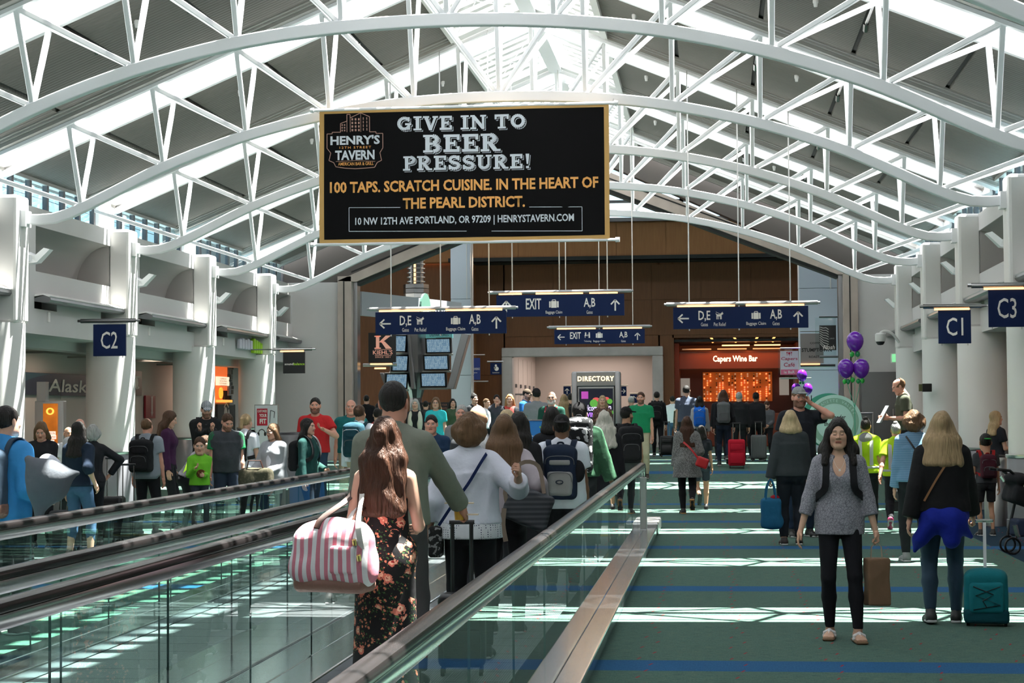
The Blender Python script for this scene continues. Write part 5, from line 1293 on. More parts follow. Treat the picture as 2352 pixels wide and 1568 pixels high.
V, F = sculpt([rbox(p.T((.24, .05, .84)), (.05, .09, .11), .02, k=0)], .012); pydata('bag_body', V * p.k, F, C('black_floral', (.02, .02, .02), kind='scribble', col2=(.25, .25, .25)), e, smooth=True)
mb = MB(); cup = at(1055, 1175, 11.3); e = empty('snack_cup', 'small yellow snack cup held by the man in sage green', 'cup', cup); mb.lathe([(.028, -.05), (.036, .05)], (0, 0, 0), 14, True); mb.obj('cup', mat('yellow_card', (.75, .40, .06), .5), e); mb = MB(); mb.box(-.09, .09, -.02, .02, .05, .058); mb.box(.05, .12, -.03, .01, -.02, -.012); mb.obj('napkin', mat('napkin', (.75, .6, .45), .8), e)
p = mk('woman with long brown hair and pale mauve jacket carrying a striped tote', 1158, 13.6, 955, PI + .1, ('brown', 'long', .36), (C('mauve_jacket', (.42, .37, .40)), 'jacket'), (DARK, 'long'), (.02, .02, .02), DZ, fem=True, lod=0, rh=(-.30, -.0, 1.02), hairk=dict(vol=1.15, seed=4), topk=dict(o=.028, fold_=.010))
tc = at(1212, 1165, 13.35); e = rbag('tote_bag', 'dark grey tote bag with thin diagonal stripes below the mauve jacket', 'bag', tc, [rbox((0, 0, 0), (.17, .08, .13), .03, rotm(0, .35, 0), k=0)], C('striped_wool', (.045, .048, .055), kind='hstripe', col2=(.11, .11, .12), sc=.55), .1, .011, .012)
ribbon('handle', smoothpts([(-.14, -.06, .0), (-.16, -.07, .15), (-.05, .0, .32), (.08, .03, .3), (.12, 0, .1)]), .03, .006, mat('taupe_leather', (.20, .15, .11), .6), e, (0, -1, 0))
ribbon('strap', smoothpts([(-.17, -.09, -.0), (-.18, -.10, -.12), (-.16, -.10, -.24)]), .035, .006, mat('taupe_leather', (.2, .15, .11), .6), e, (0, -1, 0))
p = mk('bald man seen from behind ahead of the mauve jacket woman', 1098, 15.6, 932, PI, None, (CHAR, 'tee'), (DARK, 'long'), (.02, .02, .02), DZ, lod=1, tone='tan')
p = mk('woman with long straight black hair on the walkway beside the tote', 1192, 16.2, 948, PI, ('black', 'long', .46), (DARK, 'long'), (DARK, 'long'), (.02, .02, .02), DZ, fem=True, hairk=dict(vol=.95))
p = mk('blonde woman mostly hidden behind the black-haired woman', 1165, 17.4, 943, PI, ('blond', 'bob'), (CHAR, 'long'), (DARK, 'long'), (.02, .02, .02), DZ, fem=True)
NAVY = C('navy_pack', (.012, .020, .042)); GREYP = C('grey_panel', (.25, .25, .25)); BLKP = C('black_pack', (.010, .010, .012)); BLK2 = C('black_pack_dark', (.016, .016, .018))
blackcap = C('black_cap', (.012, .011, .012))
p = mk('stocky man in white T-shirt and backwards black mesh cap on the walkway', 1290, 16.6, 955, PI, ('black', 'short'), (WHITE, 'tee'), (DARK, 'long'), (.02, .02, .02), DZ, lod=0, tone='brown', g=1.22, hat=((blackcap,), dict(back=True)), topk=dict(o=.03, fold_=.010, hem=.84))
backpack(p, 'navy backpack with grey front panel on a white T-shirt', NAVY, GREYP, .165, .255, .085, 1.19, strap=NAVY, band=GREYP)
p = mk('person with black hair and black top just ahead of the white T-shirt', 1268, 19.0, 936, PI, ('black', 'bob'), (DARK, 'long'), (DARK, 'long'), (.02, .02, .02), DZ, fem=True)
green = C('green_yellow_jacket', (.04, .11, .06), kind='scribble', col2=(.055, .15, .08), sc=.5)
p = mk('man in black beanie and green jacket with a big hiking pack', 1332, 20.6, 928, PI, ('black', 'short'), (green, 'jacket'), (DARK, 'long'), (.02, .02, .02), DZ, g=1.1, hat=((blackcap,), dict(beanie=True)), topk=dict(o=.035), rh=(-.36, 0, .85))
backpack(p, 'big black and white hiking pack on the green jacket', C('camo_pack', (.015, .015, .016), kind='scribble', col2=(.45, .45, .46), sc=.5), BLKP, .16, .30, .11, 1.28, big=1)
p = mk('woman with wavy blond hair and black coat near the walkway end', 1388, 22.6, 945, PI, ('silver', 'wavy', .36), (DARK, 'jacket'), (DARK, 'long'), (.02, .02, .02), DZ, fem=True, topk=dict(hem=.62, flare=.03, o=.025), hairk=dict(vol=1.2, wave=1.0))
p = mk('man in black cap looking left past the end of the walkway', 1438, 27.0, 936, PI + .3, ('black', 'short'), (DARK, 'tee'), (C('grey_jeans', (.12, .12, .13)), 'long'), (.02, .02, .02), tone='tan', beard='black', head=(0, 0, -.9), hat=((blackcap,), {}), g=1.1)
backpack(p, 'black daypack on the man with the black cap', BLKP, BLK2, .17, .25, .09, 1.2, big=1)

# --- coming towards us on the second walkway
p = mk('man in a navy T-shirt leaning forward, dark curly hair', 992, 22.0, 953, .05, ('black', 'short'), (C('navy_tee', (.015, .035, .08)), 'long'), (DARK, 'long'), (.02, .02, .02), DZ, lod=0, tone='ruddy', g=1.15, lean=.12, head=(.05, 0, 0), topk=dict(o=.024))
p.loc  # stands between the rails of the far walkway
p = mk('older man with short grey hair behind the navy T-shirt man', 1060, 25.4, 931, 0, ('grey', 'short'), (C('grey_sweater', (.20, .20, .21)), 'long'), (DARK, 'long'), (.02, .02, .02), DZ, tone='ruddy')

# --- right-hand walkers near the camera
grey = C('grey_print', (.33, .32, .36), kind='veins', col2=(.19, .185, .215))
p = mk('woman with dark shoulder-length hair in a grey print top walking towards us', 1925, 13.6, 964, -.02, ('black', 'long', .30), (grey, 'fore'), (C('black_leggings', (.010, .010, .013)), 'long'), None, 0, fem=True, lod=0, tone='olive', g=.98, lf=(.125, -.16, .085), rf=(-.085, .05, .085), rh=(-.33, -.04, .80), lh=(.29, -.04, .82), hands=('relax', 'grip'), closed=True, head=(.02, 0, -.04), topk=dict(hem=.84, vneck=.12, o=.018, flare=.010, cutf=.50, fold_=.008, neck=.08), botk=dict(o=.004, fold_=.002), hairk=dict(vol=1.25, seed=1, front=True))
for sd in (1, -1):
    st = mat('sandal_strap', (.72, .70, .70), .35); A0 = p.leg[sd][2]
    o = p.put('sandal', sculpt([rbox(A0 + p.footR(sd) @ v3(0, -.055, -.070), (.048, .140, .013), .012, p.footR(sd), k=0)], .009), mat('sandal_sole', (.22, .13, .07), .7))
    q = lambda *a: A0 + p.footR(sd) @ v3(*a)
    p.put('foot', sculpt([cap(q(0, .03, -.035), q(0, -.10, -.048), .034, .030, k=0), ell(q(0, -.12, -.05), (.043, .04, .020), p.footR(sd), k=.03), cap(q(0, 0, .04), q(0, .02, -.04), .034, .035, k=.03)] + [cap(q(x, -.135, -.05), q(x * 1.1, -.175 + abs(x - sd * -.03) * .4, -.053), .0105 if abs(x) < .03 else .009, k=.006) for x in (-.034, -.017, 0, .017, .034)], .0065), SKIN, col=np.array(p.tone, np.float32), parent=o)
    V, F = sculpt([cap(q(-.045, -.05, -.055), q(.045, -.05, -.055), .014, k=0), cap(q(-.04, -.05, -.03), q(0, -.055, -.012), .014, k=.01), cap(q(.04, -.05, -.03), q(0, -.055, -.012), .014, k=.01), cap(q(0, -.055, -.010), q(0, -.13, -.03), .012, .008, k=.01)], .007); p.put('sandal_strap', (V, F), st, parent=o)
mb = MB(); n0 = p.neck; mb.tube([Vector(p.TS((-.06 + .12 * t, -.045 - .085 * math.sin(PI * t), 1.475 - .115 * math.sin(PI * t)))) * p.k for t in np.linspace(0, 1, 12)], .0013, 4); c0 = Vector(p.TS((0, -.138, 1.352))) * p.k; mb.tube([c0 + Vector((0, -.002, 0)), c0 + Vector((0, .003, 0))], .009, 10); mb.obj('necklace', mat('pearl', (.8, .75, .7), .25), p.e)
backpack(p, 'black backpack worn by the woman in the grey print top', BLKP, BLK2, .15, .24, .07, 1.16)
pb = at(2014, 1335, 13.55); e = rbag('paper_bag', 'brown paper shopping bag held by the woman in the grey print top', 'bag', pb, [rbox((0, 0, .0), (.085, .05, .17), .006, rotm(0, 0, .3), k=0)], mat('kraft_paper', (.20, .115, .065), .8, var=.2, vs=6, bump=(9, .8)), 0, .010, .007)
mb = MB()
for yy in (-.03, .03): mb.tube([(-.04, yy, .16), (-.035, yy, .25), (.0, yy * .3, .29), (.035, yy, .25), (.04, yy, .16)], .003, 5)
mb.obj('twine_handle', mat('twine', (.4, .33, .25), .8), e)

bk = C('black_jacket', (.012, .012, .013), .2)
def waist(p):
    Q = [ell(p.T((0, .03, .90)), (.21, .16, .15), k=0), cap(p.T((.08, .12, .86)), p.T((.20, .10, .70)), .10, .055, k=.06), cap(p.T((.20, .10, .70)), p.T((.24, .08, .60)), .055, .012, k=.04), cap(p.T((-.10, .10, .84)), p.T((-.22, .05, .72)), .08, .025, k=.06), cap(p.T((-.05, .13, .86)), p.T((-.06, .14, .70)), .10, .07, k=.06)]
    p.put('tied_sweater', sculpt(Q, .011, disp=lambda G: fold(G, 26, 3, 6, (1, 1, .5)) * .012, cuts=((2, 1, .975),)), C('cobalt', (.012, .025, .30), .2))
p = mk('woman with long blond hair, black jacket and cobalt sweater tied at her waist', 2162, 14.7, 948, PI - .05, ('dirty', 'long', .33), (bk, 'long_loose'), (C('denim', (.03, .055, .085)), 'long'), (.03, .025, .025), 0, fem=True, lod=0, g=1.08, lf=(.12, .10, .10), rf=(-.10, -.05, .085), lh=(2088, 1200, 14.6), rh=(2240, 1215, 14.9), hands=('grip', 'relax'), jacket=waist, topk=dict(o=.032, hem=.93, fold_=.012), hairk=dict(vol=1.25, seed=5), botk=dict(o=.006))
e = empty('crossbody_strap', 'thin tan crossbody strap across the black jacket back', 'bag', p.loc, p.rz); ribbon('strap', [Vector(q) * p.k for q in smoothpts([p.TS((-.10, .10, 1.45)), p.TS((-.03, .158, 1.34)), p.TS((.06, .165, 1.20)), p.TS((.16, .14, 1.02))])], .016, .005, mat('tan_strap', (.30, .14, .06), .5), e, (0, 1, 0))
teal = C('teal_nylon', (.010, .17, .20), .15, 600)
sc_ = at(2266, 1448, 14.55); e = empty('rolling_backpack', 'teal rolling backpack with bungee cord pulled by the blond woman', 'suitcase', (sc_.x, 14.55, 0), PI - .1)
V, F = sculpt([rbox((0, 0, .24), (.165, .10, .18), .06, k=0), ell((0, 0, .38), (.13, .085, .06), k=.05)], .010, disp=lambda G: fold(G, 24, 3, 6) * .005); pydata('case_body', V, F, teal, e, smooth=True)
V, F = sculpt([rbox((0, .095, .22), (.13, .035, .12), .03, k=0)], .010, disp=lambda G: fold(G, 24, 2, 6) * .004); pydata('front_pocket', V, F, teal, e, smooth=True)
V, F = sculpt([rbox((0, .0, .075), (.17, .115, .055), .03, k=0)], .010); pydata('base', V, F, C('teal_dark', (.006, .07, .09)), e, smooth=True)
mb = MB(); mb.tube([(-.10, .13, .31), (.08, .135, .24), (-.10, .135, .17), (.10, .13, .13)], .004, 5); mb.tube([(.10, .13, .31), (-.05, .135, .25), (.03, .135, .20), (.0, .135, .15)], .004, 5); mb.obj('bungee_cord', black, e)
mb = MB(); mb.box(-.012, .012, -.09, -.07, .38, .80); mb.obj('handle_rod', white_steel, e)
mb = MB(); mb.box(-.07, .07, -.095, -.065, .79, .815); mb.obj('handle_grip', aluminium, e, bevel=.008)
for x in (-.14, .14):
    mb = MB(); mb.tube([(x - .012, .06, .03), (x + .012, .06, .03)], .03, 14); mb.obj('wheel', black, e)

p = mk('blond woman in a charcoal sweater carrying a blue tote, walking away', 1815, 23.1, 944, PI + .05, ('blond', 'bob'), (C('charcoal_sweater', (.035, .042, .046)), 'long_loose'), (C('navy_trousers', (.018, .022, .03)), 'long'), (.03, .02, .02), 0, fem=True, lod=0, g=1.22, lh=(1768, 1105, 23.0), hands=('relax', 'grip'), lf=(.10, .0, .085), rf=(-.10, -.05, .085), topk=dict(o=.026, hem=.90), hairk=dict(vol=1.2))
e = rbag('tote_bag', 'blue felt tote bag hanging from the charcoal sweater woman\'s hand', 'bag', at(1771, 1178, 22.95), [rbox((0, 0, 0), (.125, .07, .19), .05, k=0), ell((.02, 0, -.1), (.135, .08, .09), k=.04)], C('blue_felt', (.015, .11, .22), .1), .1, .012, .008)
for yy in (-.05, .05): ribbon('handle', smoothpts([(-.07, yy, .15), (-.05, yy, .32), (.0, 0, .42), (.04, yy, .32), (.06, yy, .15)]), .02, .006, C('blue_felt', (.015, .11, .22), .1), e, (0, -1, 0))
V, F = sculpt([ell((.05, 0, .19), (.06, .05, .035), k=0)], .012); pydata('red_scarf', V, F, C('red_scarf', (.3, .01, .02)), e, smooth=True)
p = mk('tall man in grey cap and black T-shirt talking on the phone', 1836, 24.6, 890, .25, ('brown', 'short'), (C('black_tee', (.016, .018, .024)), 'tee'), (JEANS, 'long'), (.02, .02, .02), 0, lod=0, tone='ruddy', beard='brown', H=1.97, lh=(.12, -.12, 1.56), rh=(-.30, .02, .85), hands=('relax', 'grip'), hat=((C('grey_cap', (.30, .31, .31), kind='heather', col2=(.2, .2, .2)),), {}), elbow={1: (1, -.3, -1)}, topk=dict(o=.026))
e = empty('phone', 'dark phone at the ear of the man in the grey cap', 'phone', p.world(v3(.13, -.06, 1.60))); mb = MB(); mb.box(-.005, .005, -.035, .035, -.07, .07); mb.obj('phone', black, e, bevel=.003)
p = mk('long-haired woman in a grey cardigan walking away with a red purse', 1577, 30.0, 957, PI + .1, ('auburn', 'long', .44), (C('grey_knit', (.11, .11, .11), kind='heather', col2=(.32, .32, .32)), 'long_loose'), (C('black_leggings', (.010, .010, .013)), 'long'), (.02, .02, .02), 0, fem=True, lod=0, g=1.05, lf=(.07, -.1, .085), rf=(-.06, .3, .27), rh=(-.18, -.2, 1.05), topk=dict(o=.035, hem=.66, flare=.055, fold_=.012), sole=(.45, .22, .08))
e = rbag('red_purse', 'bright red purse at the hip of the grey cardigan woman', 'bag', at(1613, 1062, 29.7), [rbox((0, 0, 0), (.10, .05, .085), .03, rotm(0, .35, 0), k=0)], mat('red_leather', (.42, .01, .015), .35), 0, .012, .003)
ribbon('strap', smoothpts([(-.30, .05, .33), (-.18, -.04, .22), (-.05, -.04, .05)]), .03, .006, mat('red_leather', (.42, .01, .015), .35), e, (0, -1, 0))
p = mk('girl in black T-shirt and denim shorts walking beside the cardigan woman', 1610, 31.4, 978, PI + .05, ('black', 'bob'), (C('black_tee', (.016, .018, .024)), 'tee'), (C('grey_shorts', (.035, .04, .055)), 'shorts'), (.015, .012, .012), 0, fem=True, tone='tan', rf=(-.09, -.05, .085), lf=(.06, .3, .3), sole=(.02, .02, .02), topk=dict(hem=.86))

hiv = C('hi_vis_yellow', (.45, .68, .02), .08); tape = mat('reflective_tape', (.45, .47, .47), .35)
def vest(p):
    o = p.top(hiv, 'tee', o=.030, hem=.90, name='hi_vis_vest', cutf=.75, fold_=.008)
    for z0, z1, r in ((.97, 1.01, 0),):
        pr = p.torso(.034); cuts = ((2, 1, float(p.T((0, 0, z1))[2])), (2, -1, float(p.T((0, 0, z0))[2]))); p.put('reflective_band', sculpt(pr + [cone(p.T((0, .008, .90)), p.T((0, .005, 1.32)), .165 * p.g + .03, .160 * p.g + .03, k=.05, flat=.70)], .013, cuts=cuts), tape, parent=o)
    for x in (-1, 1): ribbon('reflective_stripe', [Vector(q) * p.k for q in smoothpts([p.TS((x * .085, -.10, 1.42)), p.TS((x * .09, .02, 1.475)), p.TS((x * .09, .135, 1.38)), p.TS((x * .085, .165, 1.22)), p.TS((x * .085, .168, 1.02))])], .05, .008, tape, o, [Vector(q) for q in smoothpts([(0, -1, .5), (0, 0, 1), (0, 1, .3), (0, 1, 0), (0, 1, 0)])])
p = mk('worker with a dark hair bun in a yellow hi-vis vest over a grey hood', 1988, 26.0, 962, PI - .1, ('black', 'bun'), None, (DARK, 'long'), (.02, .02, .02), 0, fem=True, g=1.12, lod=0, jacket=vest, tone='tan')
p.put('hood', sculpt([ell(p.TS((0, .085, 1.44)), (.11, .06, .10), k=0)], .012, disp=lambda Q: fold(Q, 30, 1, 5) * .008), C('grey_hood', (.22, .22, .23)))
p = mk('worker with grey hair in a yellow hi-vis vest beside the curly-haired woman', 2057, 25.6, 972, PI - .15, ('grey', 'bun'), None, (DARK, 'long'), (.30, .02, .08), 0, fem=True, g=1.15, lod=0, jacket=vest, tone='ruddy', lh=(2020, 1095, 25.4), rf=(-.09, -.1, .085), lf=(.09, .3, .22))
p = mk('woman with curly brown hair and pale blue striped sweater', 2098, 20.6, 944, PI + .1, ('brown', 'curly'), (C('blue_stripe_knit', (.12, .24, .38), kind='hstripe', col2=(.25, .40, .55)), 'long_loose'), (DARK, 'long'), (.2, .2, .2), 0, fem=True, g=1.08, lod=0, hairk=dict(vol=1.25, seed=1), topk=dict(o=.026))
e = empty('shoulder_strap', 'dark bag strap over the blue striped sweater', 'bag', p.loc, p.rz); ribbon('strap', [Vector(q) * p.k for q in smoothpts([p.TS((.11, .09, 1.46)), p.TS((.04, .15, 1.34)), p.TS((-.06, .16, 1.18))])], .02, .005, black, e, (0, 1, 0))
# man on a service cart, reading
e = empty('service_cart', 'low grey service cart under the man in the olive shirt', 'cart', (at(2085, 950, 31.0).x, 31.0, 0)); mb = MB(); mb.box(-.35, .45, -.35, .35, .16, .36); mb.obj('deck', steel_dark, e, bevel=.03)
for x in (-.25, .35):
    for y in (-.3, .3): mb = MB(); mb.tube([(x, y - .03, .09), (x, y + .03, .09)], .09, 16); mb.obj('wheel', black, e)
mb = MB(); mb.tube([(.42, -.3, .3), (.42, -.3, .95), (.42, .3, .95), (.42, .3, .3)], .018, 8); mb.obj('push_bar', steel, e)
p = mk('balding man in an olive polo reading a paper while standing on a cart', 2080, 31.0, 868, -PI / 2 + .1, ('brown', 'bald'), (C('olive_polo', (.075, .080, .055)), 'tee'), (DARK, 'long'), (.02, .02, .02), .36, lod=0, tone='ruddy', head=(.45, 0, 0), lean=.10, lh=(.10, -.28, 1.12), rh=(-.10, -.30, 1.12), topk=dict(collar=True))
e = empty('newspaper', 'white folded paper read by the man in the olive polo', 'paper', p.world(v3(0, -.36, 1.18)), p.rz); mb = MB(); mb.cbox((0, 0, 0), (.14, .004, .16), Matrix.Rotation(-.5, 3, 'X')); mb.cbox((0, .01, 0), (.13, .003, .15), Matrix.Rotation(-.42, 3, 'X')); mb.obj('sheet', mat('paper', (.72, .73, .75), .8), e)
e = empty('messenger_strap', 'dark strap across the olive polo', 'bag', p.loc, p.rz); ribbon('strap', [Vector(q) * p.k for q in smoothpts([p.TS((-.02, -.13, 1.30)), p.TS((-.10, .02, 1.47)), p.TS((-.02, .13, 1.3)), p.TS((.1, .13, 1.05))])], .035, .006, DARK, e, [Vector(q) for q in smoothpts([(0, -1, 0), (0, 0, 1), (0, 1, .2), (0, 1, 0)])])
p = mk('woman with long blond hair and black T-shirt behind the right column', 2288, 30.0, 945, PI / 2 + .5, ('dirty', 'long', .30), (C('black_tee', (.016, .018, .024)), 'tee'), (DARK, 'long'), (.02, .02, .02), 0, fem=True, lod=1, head=(0, 0, -.2), rh=(-.1, -.3, 1.12))
p = mk('boy in a green cap with a maroon backpack and shorts', 2262, 24.8, 1003, PI + .1, ('black', 'short'), (CHAR, 'tee'), (C('dark_shorts', (.02, .02, .022)), 'shorts'), (.02, .02, .02), 0, lod=0, tone='tan', g=.92, child=True, hat=((C('kelly_green', (.015, .20, .035)),), dict(back=True)), botk=dict(loose=.02))
backpack(p, 'maroon child backpack with red trim', C('maroon_pack', (.06, .012, .022)), C('dark_maroon', (.035, .01, .016)), .14, .20, .08, 1.22, strap=C('red_trim', (.35, .02, .02)))
# stroller at the right edge
sv = at(2335, 1200, 21.6); e = empty('stroller', 'black folded stroller partly cut off by the right edge', 'stroller', (sv.x, 21.6, 0), .2)
mb = MB(); mb.tube([(-.22, 0, .98), (-.05, .05, .96), (.15, .1, .80), (.35, .2, .35), (.42, .25, .15)], .018, 8); mb.tube([(-.22, .25, .98), (-.05, .3, .96), (.15, .3, .80), (.0, .3, .2)], .018, 8); mb.obj('frame', black, e)
V, F = sculpt([rbox((.12, .15, .66), (.17, .2, .10), .05, rotm(0, .3, 0), k=0), ell((.05, .15, .86), (.13, .2, .08), k=.05)], .014, disp=lambda G: fold(G, 24, 3, 6) * .01); pydata('seat', V, F, DARK, e, smooth=True)
mb = MB(); mb.tube([(-.02, .0, .34), (.0, .0, .26), (.02, .0, .2)], .03, 8); mb.tube([(-.16, .05, .90), (-.12, .05, .84)], .02, 6); mb.obj('clip', aluminium, e)
V, F = sculpt([rbox((.13, .12, .30), (.13, .15, .10), .04, k=0)], .014, disp=lambda G: fold(G, 24, 1, 6) * .01); pydata('basket', V, F, C('navy_basket', (.02, .03, .06)), e, smooth=True)
for x, y in ((-.05, .0), (.0, .3), (.42, .25), (.40, .0)):
    mb = MB(); ring = [(x + .09 * math.cos(a), y, .10 + .09 * math.sin(a)) for a in np.linspace(0, 2 * PI, 17)]; mb.tube(ring, .014, 6, False); mb.obj('wheel', black, e)
e = empty('litter_bin', 'stainless steel bin beside the right column', 'bin', (4.02, 26.9, 0)); mb = MB(); mb.lathe([(.17, 0), (.17, .95), (.15, .98)], (0, 0, 0), 28, True); mb.obj('bin_body', steel, e, smooth=True); mb = MB(); mb.lathe([(.14, .98), (.13, 1.01), (.02, 1.02)], (0, 0, 0), 28, True); mb.obj('bin_lid', black, e, smooth=True)
# --- left side, waiting by the columns
sky = C('sky_blue_shirt', (.045, .25, .56), .1)
p = mk('young man in a sky blue shirt at the left edge with a slate backpack', 18, 13.6, 935, PI - .45, ('black', 'short'), (sky, 'long_loose'), (DARK, 'long'), (.02, .02, .02), 0, lod=0, tone='fair', g=1.12, rh=(-.22, -.20, 1.05), lh=(.24, -.2, 1.0), topk=dict(o=.028, fold_=.012, hem=.86))
backpack(p, 'slate blue backpack with tan leather base at the left edge', C('slate_pack', (.045, .07, .105)), C('slate_pack_dark', (.04, .06, .09)), .17, .25, .09, 1.17, lower=tanl, strap=C('slate_pack', (.045, .07, .105)))
V, F = sculpt([ell((0, 0, 0), (.17, .10, .15), rotm(0, .6, 0), k=0), cap((.05, 0, .03), (.23, 0, .06), .09, .02, k=.09), cap((-.05, 0, -.1), (-.06, 0, -.24), .07, .03, k=.09), cap((-.08, 0, .1), (-.14, 0, .16), .06, .02, k=.06)], .011, disp=lambda G: fold(G, 16, 3, 6) * .015)
e = empty('pillow', 'grey travel pillow carried under the arm of the sky blue shirt man', 'pillow', at(108, 1105, 12.9)); pydata('cushion', V, F, C('pillow_grey', (.13, .14, .16)), e, smooth=True)
V, F = sculpt([ell((0, 0, 0), (.10, .09, .15), rotm(0, -.4, 0), k=0)], .012, disp=lambda G: fold(G, 16, 3, 6) * .01)
e = empty('white_pillow', 'small white pillow behind the grey travel pillow', 'pillow', at(118, 1085, 13.5)); pydata('cushion', V, F, WHITE, e, smooth=True)
p = mk('woman with auburn bob and black off-shoulder top looking at her phone', 96, 22.4, 968, .15, ('brown', 'bob'), (DARK, 'tee'), (DARK, 'long'), (.02, .02, .02), 0, fem=True, g=1.1, tone='ruddy', head=(.45, 0, 0), rh=(-.02, -.28, 1.08), lh=(.05, -.28, 1.08))
navyblouse = C('navy_blouse', (.012, .022, .042))
p = mk('woman with long dark hair, navy blouse and rolled jeans from behind', 182, 20.8, 970, PI - .25, ('black', 'long', .34), (navyblouse, 'fore'), (JEANB, 'crop'), (.12, .10, .09), 0, fem=True, lod=0, g=1.06, rh=(-.26, .02, .95), lf=(.14, 0, .085), rf=(-.14, -.05, .085), topk=dict(hem=.93, o=.03, cutf=.25))
p = mk('woman with curly grey hair and black jacket with hand on hip', 212, 22.6, 976, PI + .5, ('grey', 'curly'), (DARK, 'long'), (DARK, 'long'), (.02, .02, .02), 0, fem=True, rh=(-.26, -.05, 1.03), elbow={-1: (-1, .2, 0)})
p = mk('bald man behind the long dark-haired woman', 183, 25.2, 962, .3, None, (C('white_tee', (.6, .6, .62)), 'tee'), (DARK, 'long'), (.02, .02, .02), 0, tone='ruddy')
p = mk('balding man further back behind the long dark-haired woman', 158, 26.2, 981, .6, None, (C('white_tee', (.6, .6, .62)), 'tee'), (DARK, 'long'), (.02, .02, .02), 0, tone='tan')
p = mk('balding man in a light grey polo with a black backpack', 338, 25.0, 961, PI - .1, ('brown', 'bald'), (C('light_grey_polo', (.26, .29, .33)), 'tee'), (DARK, 'long'), (.02, .02, .02), 0, lod=0, tone='ruddy', g=1.14, topk=dict(hem=.84, o=.024, collar=True), lf=(.14, 0, .085), rf=(-.14, 0, .085))
b = backpack(p, 'bulky black backpack on a light grey polo', BLKP, BLK2, .175, .235, .10, 1.18, big=1)
p = mk('woman in a dark purple sweater with long brown hair looking down', 386, 26.6, 944, PI / 2 + .1, ('darkbrown', 'long', .30), (C('purple_sweater', (.045, .012, .045)), 'long'), (DARK, 'long'), (.02, .02, .02), 0, fem=True, lod=0, head=(.35, 0, 0))
p = mk('bent-over child in a black jacket with a lime stripe', 424, 25.6, 1000, PI / 2 + .4, ('darkbrown', 'short'), (DARK, 'long'), (DARK, 'long'), (.02, .02, .02), 0, H=1.42, lean=.55, child=True, g=.95, head=(.3, 0, 0))
e = empty('lime_panel', 'lime green reflective panel on the bent child\'s jacket', 'patch', p.loc, p.rz); ribbon('panel', [Vector(q) * p.k for q in smoothpts([p.TS((-.15, .08, 1.25)), p.TS((-.155, .05, 1.12)), p.TS((-.155, .03, 1.0))])], .09, .006, mat('lime_panel', (.5, .85, .03), .5), e, (-1, .2, 0))
p = mk('tall bearded man in plaid cap and black graphic hoodie holding backpack straps', 474, 29.0, 922, .25, ('black', 'short'), (C('graphic_hoodie', (.016, .018, .02)), 'long_loose'), (C('pale_jeans', (.16, .20, .26)), 'long'), (.1, .1, .1), 0, lod=0, tone='fair', beard='brown', lh=(.09, -.19, 1.33), rh=(-.09, -.19, 1.33), hands=('grip', 'grip'), hat=((C('plaid_cap', (.32, .34, .36), kind='plaid', col2=(.1, .13, .2)),), {}), topk=dict(o=.03, hem=.88), head=(.3, 0, .1))
o = p.put('print', sculpt([ell(p.TS((0, -.148, 1.16)), (.075, .02, .10), k=0)], .012), C('blue_print', (.03, .12, .19), kind='scribble', col2=(.6, .65, .7), sc=.8))
backpack(p, 'black backpack whose straps the plaid-capped man holds', BLKP, BLK2, .16, .24, .10, 1.2)
p = mk('small boy in a lime green sweatshirt with a brown print', 459, 24.6, 1004, .45, ('darkbrown', 'short'), (C('lime_sweat', (.16, .48, .03)), 'long'), (C('dark_kid_trousers', (.03, .035, .05)), 'long'), (.05, .05, .05), 0, H=1.32, lod=0, child=True, tone='fair', g=.95, rh=(-.12, -.26, 1.25), lh=(.02, -.26, 1.12), head=(.15, 0, -.2))
p.put('print', sculpt([ell(p.TS((0, -.12, 1.14)), (.085, .025, .085), k=0)], .012), C('brown_print', (.09, .035, .012), kind='scribble', col2=(.25, .12, .04)))
grg = C('heather_grey_tee', (.045, .05, .058)); kel = C('kelly_sleeves', (.012, .20, .065))
def sleeves(p):
    for sd in (1, -1): p.put('sleeve', sculpt(p.armp(sd, .034, 'tee', .62) + [ell(p.sh[sd] + v3(-sd * .04, .0, .012), (.085, .075, .05), k=.03)], .013), kel)
p = mk('man in a grey T-shirt with green raglan sleeves looking down', 520, 25.2, 949, .35, ('darkbrown', 'short'), (grg, 'tee'), (C('indigo_jeans', (.022, .033, .055)), 'long'), (.03, .03, .03), 0, lod=0, tone='ruddy', beard='brown', g=1.14, head=(.45, 0, .25), jacket=sleeves, topk=dict(o=.026, hem=.88))
p = mk('blond woman with ponytail, white T-shirt and black backpack', 566, 26.4, 952, PI - .35, ('dirty', 'pony'), (WHITE, 'tee'), (DARK, 'long'), (.02, .02, .02), 0, fem=True, lod=0, tone='fair')
b = backpack(p, 'small black backpack with a pink tag on the white T-shirt', BLKP, BLK2, .12, .20, .08, 1.22)
V, F = sculpt([ell(p.TS((.08, .34, 1.14)), (.04, .02, .03), k=0)], .011); pydata('pink_tag', V * p.k, F, mat('hot_pink', (.8, .03, .2), .5), b, smooth=True)
p = mk('older woman with glasses and a light grey cardigan over white', 628, 24.4, 974, -.35, ('brown', 'bob'), (C('cardigan_grey', (.36, .37, .40)), 'long_loose'), (JEANS, 'long'), (.02, .02, .02), 0, fem=True, lod=0, g=1.08, glasses=True, tone='fair', rh=(-.22, -.28, 1.0), lh=(.05, -.22, 1.02), topk=dict(o=.030, hem=.78, flare=.03), head=(.15, 0, -.3))
p.put('blouse', sculpt([ell(p.TS((0, -.122, 1.20)), (.05, .036, .19), k=0), ell(p.TS((0, -.095, 1.37)), (.045, .035, .06), k=.03)], .013), WHITE)
